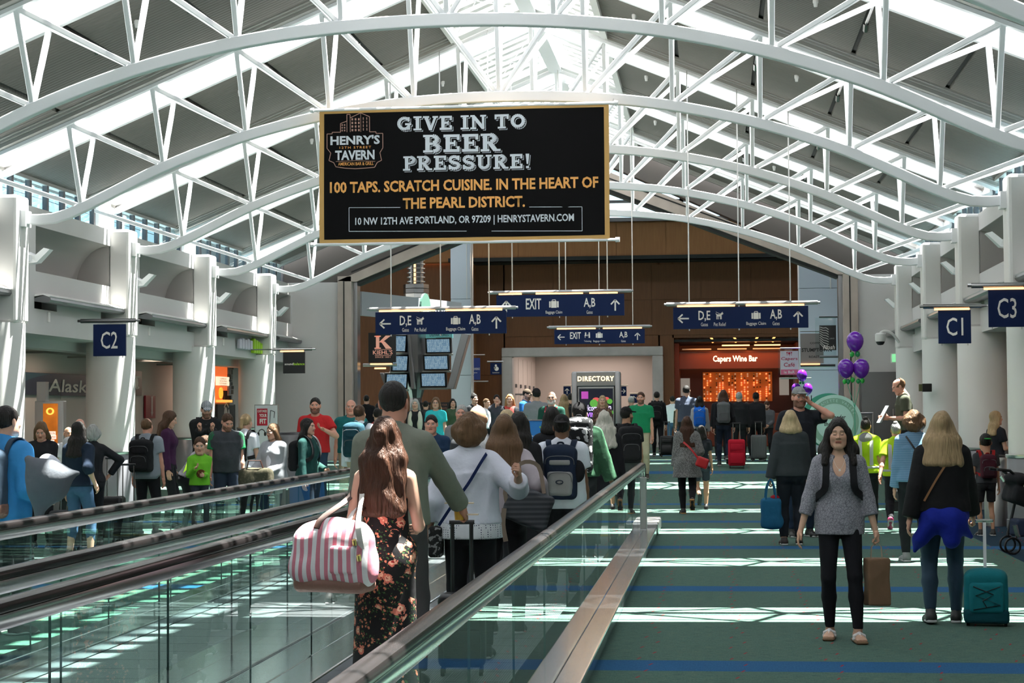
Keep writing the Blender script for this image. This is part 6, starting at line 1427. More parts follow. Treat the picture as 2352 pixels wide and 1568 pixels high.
p = mk('woman with long black hair in a dark green sweater seen in profile', 708, 24.0, 962, PI / 2 - .3, ('black', 'long', .30), (C('forest_sweater', (.012, .055, .050)), 'long'), (JEANS, 'long'), (.02, .02, .02), 0, fem=True, lod=0, g=1.08, lh=(.12, -.22, 1.0))
backpack(p, 'black backpack on the dark green sweater', BLKP, BLK2, .13, .21, .08, 1.2)
p = mk('bearded man in a red polo shirt with one hand raised', 724, 30.0, 914, .1, ('black', 'short'), (C('red_polo', (.50, .022, .025)), 'tee'), (JEANS, 'long'), (.02, .02, .02), 0, H=1.93, lod=0, tone='ruddy', beard='black', g=1.12, lh=(.16, -.28, 1.28), elbow={1: (1, .2, -1)}, topk=dict(collar=True, o=.026))
p = mk('bald man in a teal polo looking to the side', 806, 30.4, 915, .15, ('grey', 'bald'), (C('teal_polo', (.012, .13, .135)), 'tee'), (KHAKI, 'long'), (.02, .02, .02), 0, H=1.90, lod=0, tone='ruddy', g=1.15, topk=dict(collar=True, o=.026))
p = mk('dark-haired man in a white shirt with a teal hiking backpack', 826, 27.0, 931, PI - .2, ('darkbrown', 'short'), (WHITE, 'long_loose'), (KHAKI, 'long'), (.02, .02, .02), 0, lod=0, tone='tan', g=1.05, topk=dict(o=.026))
backpack(p, 'teal hiking backpack on the white shirt', C('deep_teal_pack', (.015, .055, .080)), C('deep_teal_dark', (.012, .045, .06)), .15, .24, .10, 1.24, big=1)
p = mk('boy in a red shirt half hidden left of the tall man', 868, 33.0, 938, PI, ('black', 'short'), (C('red_shirt', (.3, .02, .02)), 'tee'), (DARK, 'long'), (.02, .02, .02))
p = mk('grey-haired woman in a cream vest over a black top', 954, 38.2, 917, .05, ('grey', 'bob'), (DARK, 'long'), (DARK, 'long'), (.02, .02, .02), fem=True)
for sd in (1, -1): p.put('vest_panel', sculpt([ell(p.TS((sd * .105, -.02, 1.22)), (.075, .135, .26), k=0)], .016), C('cream_vest', (.55, .52, .42)))
p = mk('woman with short auburn hair in a turquoise T-shirt', 1001, 37.2, 913, .05, ('brown', 'bob'), (C('turquoise', (.03, .46, .50)), 'tee'), (DARK, 'long'), (.02, .02, .02), fem=True, g=1.15, glasses=True)
far = [
 ('woman with a high dark bun near the stone portal', 1090, 40.0, 905, .6, ('black', 'bun'), (CHAR, 'long'), DARK, True, {}),
 ('small man with a white collar far back', 1118, 43.0, 916, .9, ('brown', 'short'), (WHITE, 'long'), DARK, False, {}),
 ('woman in a slate top holding her hand to her mouth', 1141, 40.5, 907, .2, ('black', 'pony'), (C('slate_top', (.05, .055, .07)), 'tee'), DARK, True, dict(rh=(-.02, -.16, 1.50))),
 ('woman with short red hair, coral blouse and black cardigan', 1171, 38.6, 906, .0, ('red', 'bob'), (C('coral', (.55, .07, .06)), 'tank'), DARK, True, dict(cardi=1)),
 ('man in a camo cap and bright blue T-shirt looking down', 1209, 40.2, 894, 1.2, ('black', 'short'), (C('bright_blue', (.02, .14, .42)), 'tee'), KHAKI, False, dict(head=(.3, 0, 0), hat=((C('camo_cap', (.07, .05, .035)),), {}), beard='brown')),
 ('man in a black cap and grey T-shirt seen from behind', 1232, 37.6, 893, PI + .3, ('black', 'short'), (C('mid_grey_tee', (.22, .23, .25)), 'tee'), JEANS, False, dict(hat=((blackcap,), {}), g=1.12)),
 ('woman with very long strawberry hair from behind', 1296, 40.6, 906, PI, ('dirty', 'long', .50), (CHAR, 'long'), DARK, True, {}),
 ('dark-haired person behind the directory kiosk edge', 1311, 43.0, 904, PI, ('black', 'short'), (DARK, 'long'), DARK, False, {}),
 ('woman with long wavy blond hair facing us before the directory', 1384, 38.4, 909, .0, ('dirty', 'long', .40), (C('wine_print', (.10, .05, .045), kind='scribble', col2=(.25, .16, .10)), 'long'), DARK, True, dict(rh=(-.12, -.2, 1.2))),
 ('man with white cap behind the green polo man', 1450, 43.0, 911, PI, ('grey', 'short'), (DARK, 'long'), DARK, False, dict(hat=((C('pale_cap', (.5, .5, .48)),), {}))),
 ('man in black with a backpack walking away through the portal', 1509, 47.5, 900, PI, ('black', 'short'), (DARK, 'long'), DARK, False, dict(bp=1, **WALK)),
 ('traveller in white far right of the corridor', 1545, 52.0, 926, PI, ('black', 'short'), (WHITE, 'long'), JEANB, False, dict(H=1.6)),
 ('traveller in olive jacket beside the white shirt one', 1562, 50.0, 921, PI - .4, ('brown', 'bob'), (C('olive_jacket', (.07, .065, .045)), 'long'), JEANS, True, {}),
 ('tall man in a blue-grey shirt with a black shoulder bag', 1577, 41.5, 886, PI, ('black', 'short'), (C('bluegrey_shirt', (.07, .085, .125)), 'tee'), DARK, False, dict(g=1.08)),
 ('woman with a bright blue backpack and white sleeves', 1607, 40.0, 911, PI, ('black', 'bob'), (C('grey_white_top', (.38, .38, .40)), 'long_loose'), DARK, True, dict(bp=2)),
 ('woman in black with a grey canvas backpack pulling a red suitcase', 1662, 39.7, 896, PI, ('auburn', 'long', .26), (DARK, 'long'), C('blue_black_jeans', (.015, .022, .04)), True, dict(bp=3, rf=(-.08, .26, .2), rh=(-.24, .02, .88))),
 ('bald man behind the canvas backpack woman', 1656, 44.0, 900, PI, None, (DARK, 'long'), DARK, False, {}),
 ('grey-haired person in a black coat', 1698, 43.0, 901, PI, ('grey', 'short'), (DARK, 'long_loose'), DARK, False, {}),
 ('woman in a white T-shirt checking her phone', 1716, 45.5, 924, -.5, ('darkbrown', 'long', .3), (WHITE, 'tee'), DARK, True, dict(rh=(-.05, -.25, 1.15), head=(.4, 0, 0))),
 ('man in black with cap in front of the bottle wall', 1737, 43.5, 902, PI - .2, ('black', 'short'), (DARK, 'long'), DARK, False, dict(hat=((blackcap,), {}), tone='brown', rh=(-.2, .0, .82))),
 ('bearded man in a grey jacket and scarf looking down', 1762, 45.5, 921, -.3, ('darkbrown', 'short'), (C('grey_coat', (.09, .095, .105)), 'long'), DARK, False, dict(beard='darkbrown', head=(.5, 0, 0), lh=(.1, -.25, 1.0))),
 ('dark figure far behind near the left shops', 842, 46.8, 908, PI, ('black', 'short'), (DARK, 'long'), DARK, False, {}),
 ('second dark figure further left in the shop area', 880, 48.5, 902, .3, ('black', 'bob'), (CHAR, 'long'), DARK, True, {}),
 ('person with dark hair low behind the turquoise woman', 978, 42.5, 940, PI, ('black', 'short'), (CHAR, 'long'), DARK, False, dict(H=1.45)),
 ('traveller in green half hidden right of turquoise woman', 1040, 43.0, 930, .3, ('black', 'bob'), (C('dull_green', (.05, .09, .05)), 'long'), DARK, True, dict(H=1.5)),
]
for lab, px, Y, ty, rz, hr, tp, bt, fem, ex in far:
    ex = dict(ex); bp = ex.pop('bp', 0); ca = ex.pop('cardi', 0)
    p = mk(lab, px, Y, ty, rz, hr, tp, (bt, 'long'), (.02, .02, .02), fem=fem, **ex)
    if ca:
        for sd in (1, -1): p.put('cardigan_side', sculpt([ell(p.TS((sd * .13, -.0, 1.20)), (.085, .14, .28), k=0)] + p.armp(sd, .018, 'fore', .95), .017), DARK)
    if bp: backpack(p, ['', 'black backpack seen through the portal', 'bright blue backpack with a white tick mark', 'grey canvas backpack on the woman with the red suitcase'][bp], [0, BLKP, C('royal_blue', (.01, .12, .55)), C('canvas_grey', (.10, .105, .11))][bp], [0, BLK2, C('royal_blue2', (.01, .10, .45)), C('canvas_grey2', (.09, .09, .095))][bp], .15, .23, .09, 1.22)
    if bp == 2: flat(stroke([(-.03, .0), (-.01, -.012), (.04, .015)], .01), sign_white, p.e, (0, .31, 1.2), 'tick_mark', rot=(0, 0, PI))
p = mk('bearded man in a green polo shirt and khaki trousers facing us', 1472, 37.4, 901, -.1, ('darkbrown', 'short'), (C('emerald_polo', (.012, .22, .095)), 'tee'), (KHAKI, 'long'), (.05, .03, .02), lod=0, tone='ruddy', beard='darkbrown', g=1.12, topk=dict(collar=True, o=.024))
p = mk('white-bearded bald man in a dark green jacket and pink shirt', 1267, 36.0, 889, -.03, None, (C('pine_jacket', (.012, .065, .045)), 'long_loose'), (DARK, 'long'), (.02, .02, .02), lod=0, tone='fair', beard='white', glasses=True, H=1.88)
p.put('shirt_front', sculpt([ell(p.TS((0, -.10, 1.36)), (.04, .05, .10), k=0)], .012), C('pink_shirt', (.55, .12, .2)))
e = empty('pack_straps', 'red and black backpack straps on the dark green jacket', 'backpack', p.loc, p.rz)
for s in (-1, 1): ribbon('shoulder_strap', [Vector(q) * p.k for q in smoothpts([p.TS((s * .10, .06, 1.49)), p.TS((s * .10, -.07, 1.455)), p.TS((s * .105, -.145, 1.32)), p.TS((s * .115, -.14, 1.15))])], .03, .008, C('red_strap', (.25, .02, .03)), e, [Vector(q) for q in smoothpts([(0, 0, 1), (0, -.6, 1), (0, -1, 0), (0, -1, 0)])])
# suitcases
def gp(px, Y): a = at(px, 950, Y); return Vector((a.x, Y, floor_z(Y)))
suitcase('bright red soft rolling suitcase pulled through the portal', gp(1691, 39.2), PI, .36, .56, .25, C('red_nylon', (.48, .012, .03)), handle=.34)
suitcase('grey ribbed hard-shell suitcase by the man in black', gp(1742, 43.2), PI, .36, .56, .24, mat('grey_shell', (.10, .105, .11), .35), True, .30)
suitcase('dark rolling case beside the man walking through the portal', gp(1531, 47.2), PI, .34, .50, .22, black, handle=.35)
suitcase('upright black suitcase with tall handle left of the grey polo man', gp(255, 23.6), PI, .36, .55, .22, black, handle=.5)
suitcase('silver-handled black suitcase with bags beside the left column', gp(292, 23.4), PI, .38, .42, .22, black, handle=.55)
suitcase('black cabin case behind the woman in rolled jeans', gp(150, 21.8), PI, .36, .46, .22, CHAR, handle=.4)
e = rbag('holdall', 'olive green holdall on a bench beside the grey cardigan woman', 'bag', gp(588, 23.7) + Vector((0, 0, .82)), [rbox((0, 0, 0), (.22, .12, .14), .06, k=0), ell((-.08, -.08, -.02), (.09, .06, .10), k=.04)], C('olive_canvas', (.055, .05, .03), kind='scribble', col2=(.09, .075, .05)), 0, .014, .01)
mb = MB(); mb.tube([(-.12, -.05, .1), (-.08, -.08, .24), (.08, -.08, .24), (.12, -.05, .1)], .01, 6); mb.obj('handle', brl, e)
e = empty('bench', 'low dark bench under the olive holdall', 'bench', gp(588, 23.7)); mb = MB(); mb.box(-.4, .3, -.2, .25, .62, .68); mb.obj('seat', steel_dark, e, bevel=.01)
for x in (-.35, .25): mb = MB(); mb.box(x - .02, x + .02, -.18, .2, 0, .62); mb.obj('leg', steel_dark, e)
e = empty('litter_bin', 'grey steel bin behind the dark green sweater woman', 'bin', gp(665, 28.6)); mb = MB(); mb.lathe([(.26, 0), (.26, 1.3), (.24, 1.34)], (0, 0, 0), 28, True); mb.obj('bin_body', mat('bin_grey', (.12, .12, .125), .35, .6), e, smooth=True); mb = MB(); mb.lathe([(.24, 1.34), (.2, 1.38), (.03, 1.39)], (0, 0, 0), 28, True); mb.obj('bin_lid', black, e, smooth=True)
# ------------------------------------------------------------------ corridor and bar light, plus added fill lights for aisles, shop and hall
def area(name, loc, sx, sy, e, col, rot=(0, 0, 0)):
    l = bpy.data.lights.new(name, 'AREA'); l.shape = 'RECTANGLE'; l.size = sx; l.size_y = sy; l.energy = e; l.color = col
    o = bpy.data.objects.new(name, l); COL.objects.link(o); o.location = loc; o.rotation_euler = rot; return o
lw = mat('aisle_fill_face', (1, .85, .65), .4, emit=(1, .78, .55), es=6)  # glowing face made up to go with the aisle fill lights
for s in (-1, 1):
    for yk in YS[4:]:
        c = (XC + s * 9.1, yk + 2.6, 2.90); area('aisle_fill', c, .5, 1.5, 13, (1, .80, .66))  # area light added to brighten and warm the side aisle
        mb = MB(); mb.box(c[0] - .12, c[0] + .12, c[1] - .6, c[1] + .6, 2.905, 2.92); o = mb.obj('aisle_fill_face', lw, wl_ if s < 0 else wr_)
area('corridor_light', (-4.2, 62.5, 3.75), 3, 4, 140, (1, .84, .76))
area('corridor_light', (-4.2, 66, 3.75), 3, 3, 75, (1, .84, .76))
area('bar_light', (.8, 59.9, 3.9), 3, .3, 55, (1, .40, .13), (math.radians(25), 0, 0))
area('shop_fill', (-11, 52, 4.0), 4, 3, 120, (1, .85, .7))  # fill light added for the dark area left beyond the portal
area('hall_fill', (-3, 56.5, 6.4), 12, .4, 160, (1, .70, .45), (math.radians(-35), 0, 0))  # fill light added for the dim wood wall, not a real cove

def atx(px, py, X):
    d = ray(px, py); t = X / d.x; return Vector((X, d.y * t, EYE + d.z * t))
def screen(name, col, es): return mat(name, col, .3, emit=col, es=es)
def brd(name, label, cat, px0, px1, py0, py1, Y, m, th=.03, group=None, legs=False, fz=None):
    a = at(px0, py0, Y); b = at(px1, py1, Y); w = b.x - a.x; h = a.z - b.z; cx = (a.x + b.x) / 2; cz = (a.z + b.z) / 2
    e = empty(name, label, cat, (cx, Y, cz), 0, group); mb = MB(); mb.box(-w / 2, w / 2, 0, th, -h / 2, h / 2); mb.obj('board', m, e, bevel=.004); return e, w, h

# ------------------------------------------------------------------ directory kiosk
dfz = floor_z(40); a = at(1312, 853, 40); b = at(1425, 853, 40); w = b.x - a.x; kh = a.z - dfz
e = empty('directory_kiosk', 'grey steel directory kiosk with a lit screen among the crowd', 'kiosk', ((a.x + b.x) / 2, 40, dfz)); kst = mat('kiosk_steel', (.34, .335, .34), .35, .8)
for s in (-1, 1): mb = MB(); mb.box(s * w / 2 - (.13 if s > 0 else 0), s * w / 2 + (0 if s > 0 else .13), 0, .35, 0, kh); mb.obj('post', kst, e, bevel=.05, smooth=True)
mb = MB(); mb.box(-w / 2 + .1, w / 2 - .1, .02, .33, kh - .33, kh); mb.obj('header', kst, e, bevel=.02)
mb = MB(); mb.box(-w / 2 + .1, w / 2 - .1, .04, .33, 0, kh - .3); mb.obj('housing', black, e)
mb = MB(); mb.box(-w / 2 + .14, w / 2 - .14, .015, .05, .35, kh - .34); mb.obj('screen_frame', kst, e, bevel=.01)
mb = MB(); mb.box(-w / 2 + .17, w / 2 - .17, .008, .02, .40, kh - .38); mb.obj('screen', mat('screen_black', (.005, .005, .01), .15, emit=(.01, .012, .02), es=1), e)
fit('DIRECTORY', mat('directory_letters', (1, .85, .55), .4, emit=(1, .80, .48), es=1.6), e, 0, kh - .16, w * .74, .11, -.004, .03, space=1.15)
neon = screen('neon_purple', (.42, .16, .75), 1.2); pinks = screen('ticket_purple', (.40, .06, .35), .8); gr_ = screen('leaf_green', (.10, .35, .05), .7); rd_ = screen('screen_red', (.6, .08, .08), .8); lil = screen('neon_lilac', (.75, .6, 1.0), 1.3)
fit('Welcome', lil, e, -.14, kh - .80, .42, .13, -.001, .01); fit('on', lil, e, .26, kh - .80, .14, .08, -.001, .01); fit('WINE-D', neon, e, -.05, kh - .95, .42, .10, -.001, .03)
flatd([rect(-.32, -.17, kh - .60, kh - .44)], pinks, e, .002, 'ticket'); flatd([disc(-.05, kh - .70, .09, 10), disc(.30, kh - .66, .06, 10), disc(.33, kh - .9, .05, 8)], gr_, e, .004, 'leaves'); flatd([disc(.0, kh - .62, .08, 10, .05), disc(.22, kh - .6, .07, 9, .04), disc(-.3, kh - 1.05, .07, 9), disc(-.18, kh - 1.08, .05, 9)], rd_, e, .005, 'fruit'); flatd([disc(.2, kh - .98, .12, 12, .10)], neon, e, .005, 'grapes')

# blue board beside the white T-shirt
e, w, h = brd('information_board', 'bright blue framed information board behind the white T-shirt man', 'sign', 1212, 1306, 966, 1190, 28.6, mat('board_blue', (.02, .19, .55), .5))
mb = MB(); mb.box(-w / 2 - .02, w / 2 + .02, -.01, .04, h / 2, h / 2 + .02); mb.box(-w / 2 - .02, -w / 2, -.01, .04, -h / 2, h / 2); mb.box(w / 2, w / 2 + .02, -.01, .04, -h / 2, h / 2); mb.obj('frame', aluminium, e)
mb = MB(); mb.box(-w / 2, w / 2, -.15, .2, -e.location.z, -e.location.z + .03); mb.box(-.03, .03, .0, .03, -e.location.z, -h / 2); mb.obj('stand', steel_dark, e)
fit('CLOC', sign_white, e, -w * .27, h * .5 - .26, .22, .055, -.004, .03, space=1.2); fit('P', sign_white, e, -w * .17, h * .5 - .35, .045, .055, -.004, .03); flatd([disc(-w * .36 + .05, h / 2 - .62, .03), disc(-.12, h / 2 - .1, .012), disc(-.09, h / 2 - .07, .012), disc(-.06, h / 2 - .1, .012)], mat('lime_dot', (.3, .65, .1), .5), e, -.004, 'emblem')

# ------------------------------------------------------------------ balloons and the round stand
pur = mat('balloon_purple', (.13, .015, .36), .18, spec=.6); grn = mat('balloon_green', (.01, .24, .07), .2, spec=.6); grl = mat('balloon_lime', (.02, .42, .05), .2, spec=.6); rib = mat('ribbon_green', (.0, .35, .20), .4)
def balloons(label, Y, big, small, tail, sc=1.0):
    o = at(*tail, Y); e = empty('balloon_cluster', label, 'balloons', o, 0, 'purple balloon clusters')
    def ball(px, py, r, m, nm):
        c = at(px, py, Y) - o; mb = MB(); n = 14; P = [(max(.001, r * math.sin(t) * (1 - .16 * max(0, -math.cos(t)) ** 2 if False else 1 - .18 * ((1 - math.cos(math.pi - t)) / 2) ** 3)), -r * 1.18 * math.cos(t)) for t in np.linspace(.02, math.pi - .02, 13)]
        mb.lathe(P, c, 18, True); mb.lathe([(.004, 0), (.016 * r / .15, -.03 * r / .15)], c + Vector((0, 0, -r * 1.17)), 8, True); return mb.obj(nm, m, e, smooth=True)
    for px, py, r in big: ball(px, py, r, pur, 'balloon')
    for i, (px, py, r) in enumerate(small): ball(px, py, r, grn if i % 2 else grl, 'small_balloon')
    for px, py, _ in big: c = at(px, py + (24 if Y < 40 else 14), Y) - o; mb = MB(); mb.tube([c, Vector((c.x * .5, 0, c.z * .5)), Vector((0, 0, 0))], .005, 5); mb.obj('ribbon', rib, e)
    mb = MB(); mb.tube([Vector((0, 0, 0)), Vector((0, 0, floor_z(Y) - o.z + .05))], .006, 5); mb.obj('ribbon', rib, e); mb = MB(); mb.cyl((0, 0, floor_z(Y) - o.z), .07, 0, .06, 12); mb.obj('weight', rib, e)
    return e
balloons('three large purple balloons with green ones above the round mint sign', 33.0, [(1964, 784, .155), (1943, 846, .150), (1978, 846, .150)], [(1957, 814, .042), (1970, 813, .045), (1940, 876, .038), (1948, 876, .04), (1958, 872, .042), (1971, 875, .038), (1981, 874, .04)], (1963, 935))
balloons('three purple balloons behind the man in the grey cap', 50.0, [(1842, 862, .14), (1829, 893, .135), (1855, 893, .135)], [(1838, 879, .035), (1845, 879, .035), (1851, 903, .04), (1834, 905, .035)], (1842, 960))
c = at(1917, 969, 34.0); mint = mat('mint_board', (.50, .76, .67), .5); e = empty('round_sign', 'round mint green wine country sign on a stand beside the balloons', 'sign', (c.x, 34, c.z))
R0 = .50
mb = MB(); mb.prism(disc(0, 0, R0, 56), 0, .04, 'y'); mb.obj('board', mint, e); mb = MB(); mb.prism(disc(-.10, .03, R0, 56), .08, .11, 'y'); mb.obj('rear_board', mat('deep_mint', (.05, .32, .22), .5), e)
ring = []
for i in range(48):
    a0, a1 = 2 * PI * i / 48, 2 * PI * (i + 1) / 48; ring.append([(.44 * math.cos(a0), .44 * math.sin(a0)), (.44 * math.cos(a1), .44 * math.sin(a1)), (.34 * math.cos(a1), .34 * math.sin(a1)), (.34 * math.cos(a0), .34 * math.sin(a0))])
flatd(ring, mat('mint_ring', (.24, .45, .33), .5), e, -.003, 'ring')
for i, ch in enumerate('WILLAMETTE VALLEY'):
    if ch == ' ': continue
    an = math.radians(158 - i * 8.3); me = glyphs(ch, .075, 1, .01); me.materials.append(mint); link('letter', me, e, (.39 * math.cos(an), -.006, .39 * math.sin(an)), (0, -(an - PI / 2), 0))
fit('Wander', black, e, .05, .09, .30, .09, -.006, .008, shear=.2); fit('the Wine', black, e, -.02, -.03, .34, .08, -.006, .008, shear=.2); fit('Country', black, e, .0, -.15, .30, .08, -.006, .008, shear=.2)
mb = MB(); mb.box(-.04, .04, .04, .08, -c.z, 0); mb.box(-.3, .3, -.1, .25, -c.z, -c.z + .03); mb.obj('stand', steel_dark, e)

# ------------------------------------------------------------------ shop signs around the portal
gl_ = clearglass('sign_glass', (.85, .9, .9), 1.4)
e, w, h = brd('cafe_sign', 'white and pink hanging cafe sign right of the wine bar', 'sign', 1792, 1834, 806, 860, 51.0, mat('cafe_white', (.72, .66, .70), .5)); rose_ = mat('cafe_red', (.50, .02, .06), .5); pk = mat('cafe_pink', (.72, .16, .26), .5)
mb = MB(); mb.box(-w / 2 - .06, w / 2 + .05, .03, .045, -h / 2 - .08, h / 2 + .06); mb.obj('glass_back', gl_, e)
flatd([rect(-w / 2 + .01, w / 2 - .01, -h / 2, -h * .28)], pk, e, -.003, 'pink_band'); fit('Capers', rose_, e, 0, h * .16, w * .92, h * .17, -.004, .01, shear=.1); fit('Café', rose_, e, 0, -h * .08, w * .62, h * .17, -.004, .01, shear=.1); fit('le BaR', sign_white, e, 0, -h * .39, w * .6, h * .12, -.006, .01)
flatd(stroke([(-.06, h * .42), (-.06, h * .30)], .01) + stroke([(0, h * .38), (0, h * .28)], .01) + stroke([(.06, h * .42), (.06, h * .30)], .01) + [disc(0, h * .40, .03, 8, .035), disc(-.06, h * .43, .02, 8), disc(.06, h * .43, .02, 8)], rose_, e, -.004, 'glasses_drawing')
mb = MB(); mb.tube([(-w / 2, .02, h / 2 + .08), (w / 2 + .35, .02, h / 2 + .08)], .02, 8); mb.tube([(-w / 2, .02, -h / 2 - .1), (w / 2 + .35, .02, -h / 2 - .1)], .02, 8); mb.obj('bracket', steel, e)
e, w, h = brd('coffee_sign', 'grey hanging coffee roaster sign behind the striped glass sign', 'sign', 1838, 1892, 766, 834, 48.6, mat('coffee_grey', (.30, .27, .27), .5))
fit('STUMPTOWN', black, e, .12, -.04, .78, .10, -.004, .03); fit('COFFEE', black, e, .10, .14, .3, .05, -.004, .02); fit('ROASTERS', black, e, .12, -.22, .4, .06, -.004, .02)
mb = MB(); mb.tube([(-w / 2, .02, -h / 2 - .06), (w / 2 + .3, .02, -h / 2 - .06)], .04, 8); mb.obj('light_tube', steel_dark, e); mb = MB(); mb.box(-w / 2, w / 3, -.03, -.01, -h / 2 - .03, -h / 2 - .005); mb.obj('lamp', lamp_warm, e)
mb = MB(); mb.tube([(-w / 2, .02, h / 2 + .05), (w / 2 + .3, .02, h / 2 + .05)], .02, 8); mb.obj('bracket', steel, e)
e, w, h = brd('striped_glass_sign', 'glass hanging sign with a wavy black and white picture at the right jamb', 'sign', 1872, 1921, 730, 816, 46.6, gl_, .02)
mb = MB(); mb.box(-w * .30, w * .5, -.012, 0, -h * .36, h * .30); mb.obj('picture', black, e)
st_ = []
for i in range(9):
    zz = h * (.26 - i * .055); st_ += stroke([(-w * .28, zz), (-w * .12, zz - .03 - .008 * i), (w * .02, zz - .02 - .014 * i), (w * .14, zz - .07 - .01 * i)], .016)
flatd(st_, mat('print_pale', (.55, .54, .52), .6), e, -.016, 'wave_lines'); fit('Nosh', sign_white, e, w * .16, -h * .28, w * .55, .11, -.018, .01, shear=.25); fit('LAND', mat('print_grey', (.3, .3, .3), .5), e, w * .30, -h * .05, .12, .035, -.018, .01)
mb = MB(); mb.tube([(-w * .3, .01, h / 2 + .02), (w / 2 + .18, .01, h / 2 + .02)], .025, 8); mb.tube([(-w * .3, .01, -h / 2 - .03), (w / 2 + .18, .01, -h / 2 - .03)], .03, 8); mb.obj('bracket', steel_dark, e)
e, w, h = brd('illuminated_shop_sign', 'black shop sign with big letter K at the left jamb', 'sign', 846, 909, 764, 832, 47.0, black, .08); kp = mat('rose_lit', (.80, .42, .32), .5, emit=(.8, .35, .25), es=.35)
flatd([rect(-.16, -.07, -.02, .31), rect(-.20, -.03, .28, .31), rect(-.20, -.03, -.03, .0), [(-.08, .14), (.10, .31), (.24, .31), (.0, .13)], [(-.03, .16), (.07, .16), (.26, -.03), (.10, -.03)], rect(-.19, .25, -.055, -.045), rect(-.19, .25, -.21, -.20)], kp, e, -.006, 'emblem')
fit("KIEHL'S", kp, e, .02, -.125, w * .72, .11, -.006, .012); fit('SINCE 1851', kp, e, .02, -.25, w * .55, .04, -.006, .01, space=1.2)
mb = MB(); mb.tube([(-w / 2 - .15, .04, -h / 2 - .06), (w / 2 + .02, .04, -h / 2 - .06)], .04, 8); mb.obj('light_tube', steel, e); mb = MB(); mb.box(-w / 2 + .05, w / 2 - .1, -.02, .01, -h / 2 - .05, -h / 2 - .02); mb.box(-.2, .1, -.02, .01, -h / 2 - .17, -h / 2 - .13); mb.obj('lamp', lamp_warm, e)
e, w, h = brd('blue_wall_sign', 'narrow blue hanging sign left of the corridor', 'sign', 1085, 1103, 822, 872, 56.6, mat('royal_sign', (.02, .04, .20), .4)); fit('PROVIDENCE', sign_white, e, 0, 0, w * .9, .07, -.004, .01); fit('Express', sign_white, e, -.03, -.12, w * .5, .05, -.004, .01)
mb = MB(); mb.tube([(-w / 2 - .15, .02, h / 2 + .1), (w / 2 + .15, .02, h / 2 + .1)], .02, 8); mb.tube([(-w / 2 - .15, .02, -h / 2 - .05), (w / 2 + .25, .02, -h / 2 - .05)], .02, 8); mb.obj('bracket', steel, e)
e, w, h = brd('lactation_sign', 'small dark sign with a nursing pictogram left of the corridor', 'sign', 1126, 1152, 833, 860, 56.8, navy_sign); flatd([disc(0, .10, .035), disc(.02, .0, .07, 12), disc(-.03, .03, .03)], sign_white, e, -.005, 'pictogram'); fit('Lactation', sign_white, e, 0, -.12, w * .6, .04, -.005, .0)
mb = MB(); mb.tube([(-w / 2 - .1, .02, h / 2 + .04), (w / 2 + .05, .02, h / 2 + .04)], .025, 8); mb.obj('bracket', steel, e)
for px, lb, dd in ((1303, 'small dark up-arrow sign left of the directory', 'up'), (1431, 'small dark right-arrow sign right of the directory', 'right'), (1456, 'small purple up-arrow sign by the corridor corner', 'up')):
    e, w, h = brd('small_arrow_sign', lb, 'sign', px - 9, px + 8, 887 if px < 1450 else 905, 909 if px < 1450 else 925, 59.0, navy_sign); flatd(arrow(0, 0, .09, dd), sign_white, e, -.005, 'arrow')
    mb = MB(); mb.tube([(-w / 2, .02, h / 2 + .03), (w / 2 + .05, .02, h / 2 + .03)], .02, 6); mb.obj('bracket', steel, e)

# market wall with its oval sign
a = at(831, 673, 47.0); b = at(1060, 700, 52.4); d = (b - a); L = math.hypot(d.x, d.y); an = math.atan2(d.y, d.x)
e = empty('market_fascia', 'slanted grey wall with the market lettering behind the left gate sign', 'sign wall', (a.x, a.y, 4.24), an); mb = MB(); mb.box(0, L, 0, .2, 0, .62); mb.obj('wall_band', mat('fascia_grey', (.40, .41, .45), .6), e)
mb = MB(); mb.prism(disc(L * .60, .34, .28, 28, .42), -.06, 0, 'y'); mb.obj('oval', mat('oval_green', (.10, .22, .17), .5), e); fit('the', sign_white, e, L * .60, .25, .34, .26, -.07, .01); fit('MARKET', black, e, L * .78, .22, 1.3, .24, -.02, .03)
for k in range(1): pass
# glazed lantern tower and the flight information cluster
c = at(956, 700, 53.5); e = empty('lantern_tower', 'ribbed glass lantern tower above the departures screens', 'tower', (c.x, 53.5, 4.0))
for i in range(9): mb = MB(); mb.lathe([(.27, 0), (.27, .03)], (0, 0, 1.55 + i * .13), 16, True); mb.obj('ring', steel, e)
mb = MB(); mb.lathe([(.22, 1.5), (.22, 2.8)], (0, 0, 0), 16, True); mb.obj('core', steel_dark, e); mb = MB(); mb.box(-.03, .03, -.25, -.22, 1.5, 2.8); mb.obj('lamp', lamp_warm, e)
for z0, m_ in ((.9, steel_dark), (1.08, steel), (1.22, steel_dark), (1.36, steel_dark)): mb = MB(); mb.lathe([(.38, z0), (.38, z0 + .12)], (0, 0, 0), 8, True); mb.obj('glass_band', m_, e)
mb = MB(); mb.lathe([(.36, -1.6), (.38, .9)], (0, 0, 0), 10, True); mb.obj('shaft', steel, e)
c = at(955, 960, 50.5); e = empty('departures_display', 'cluster of flight information screens on a flared steel mast', 'display', (c.x, 50.5, FZ)); H0 = FZ
mb = MB(); mb.lathe([(.16, 0), (.18, 1.6), (.38, 2.3), (.42, 3.4), (.3, 3.6)], (0, 0, 0), 10, True); mb.obj('mast', steel_dark, e)
def scr(m): 
    v, x, y, z = objco(m); g = math_node(m, 'GREATER_THAN', math_node(m, 'SINE', math_node(m, 'MULTIPLY', z, 150)), .2); n = noise(m, v, 34, 2, (1, 1, .25)); f = math_node(m, 'MULTIPLY', g, math_node(m, 'GREATER_THAN', n, .48))
    c_ = mixc(m, f, (.20, .36, .52), (.60, .80, .86)); lk(m, c_, bsdf(m).inputs['Emission Color']); bsdf(m).inputs['Emission Strength'].default_value = .55; return m
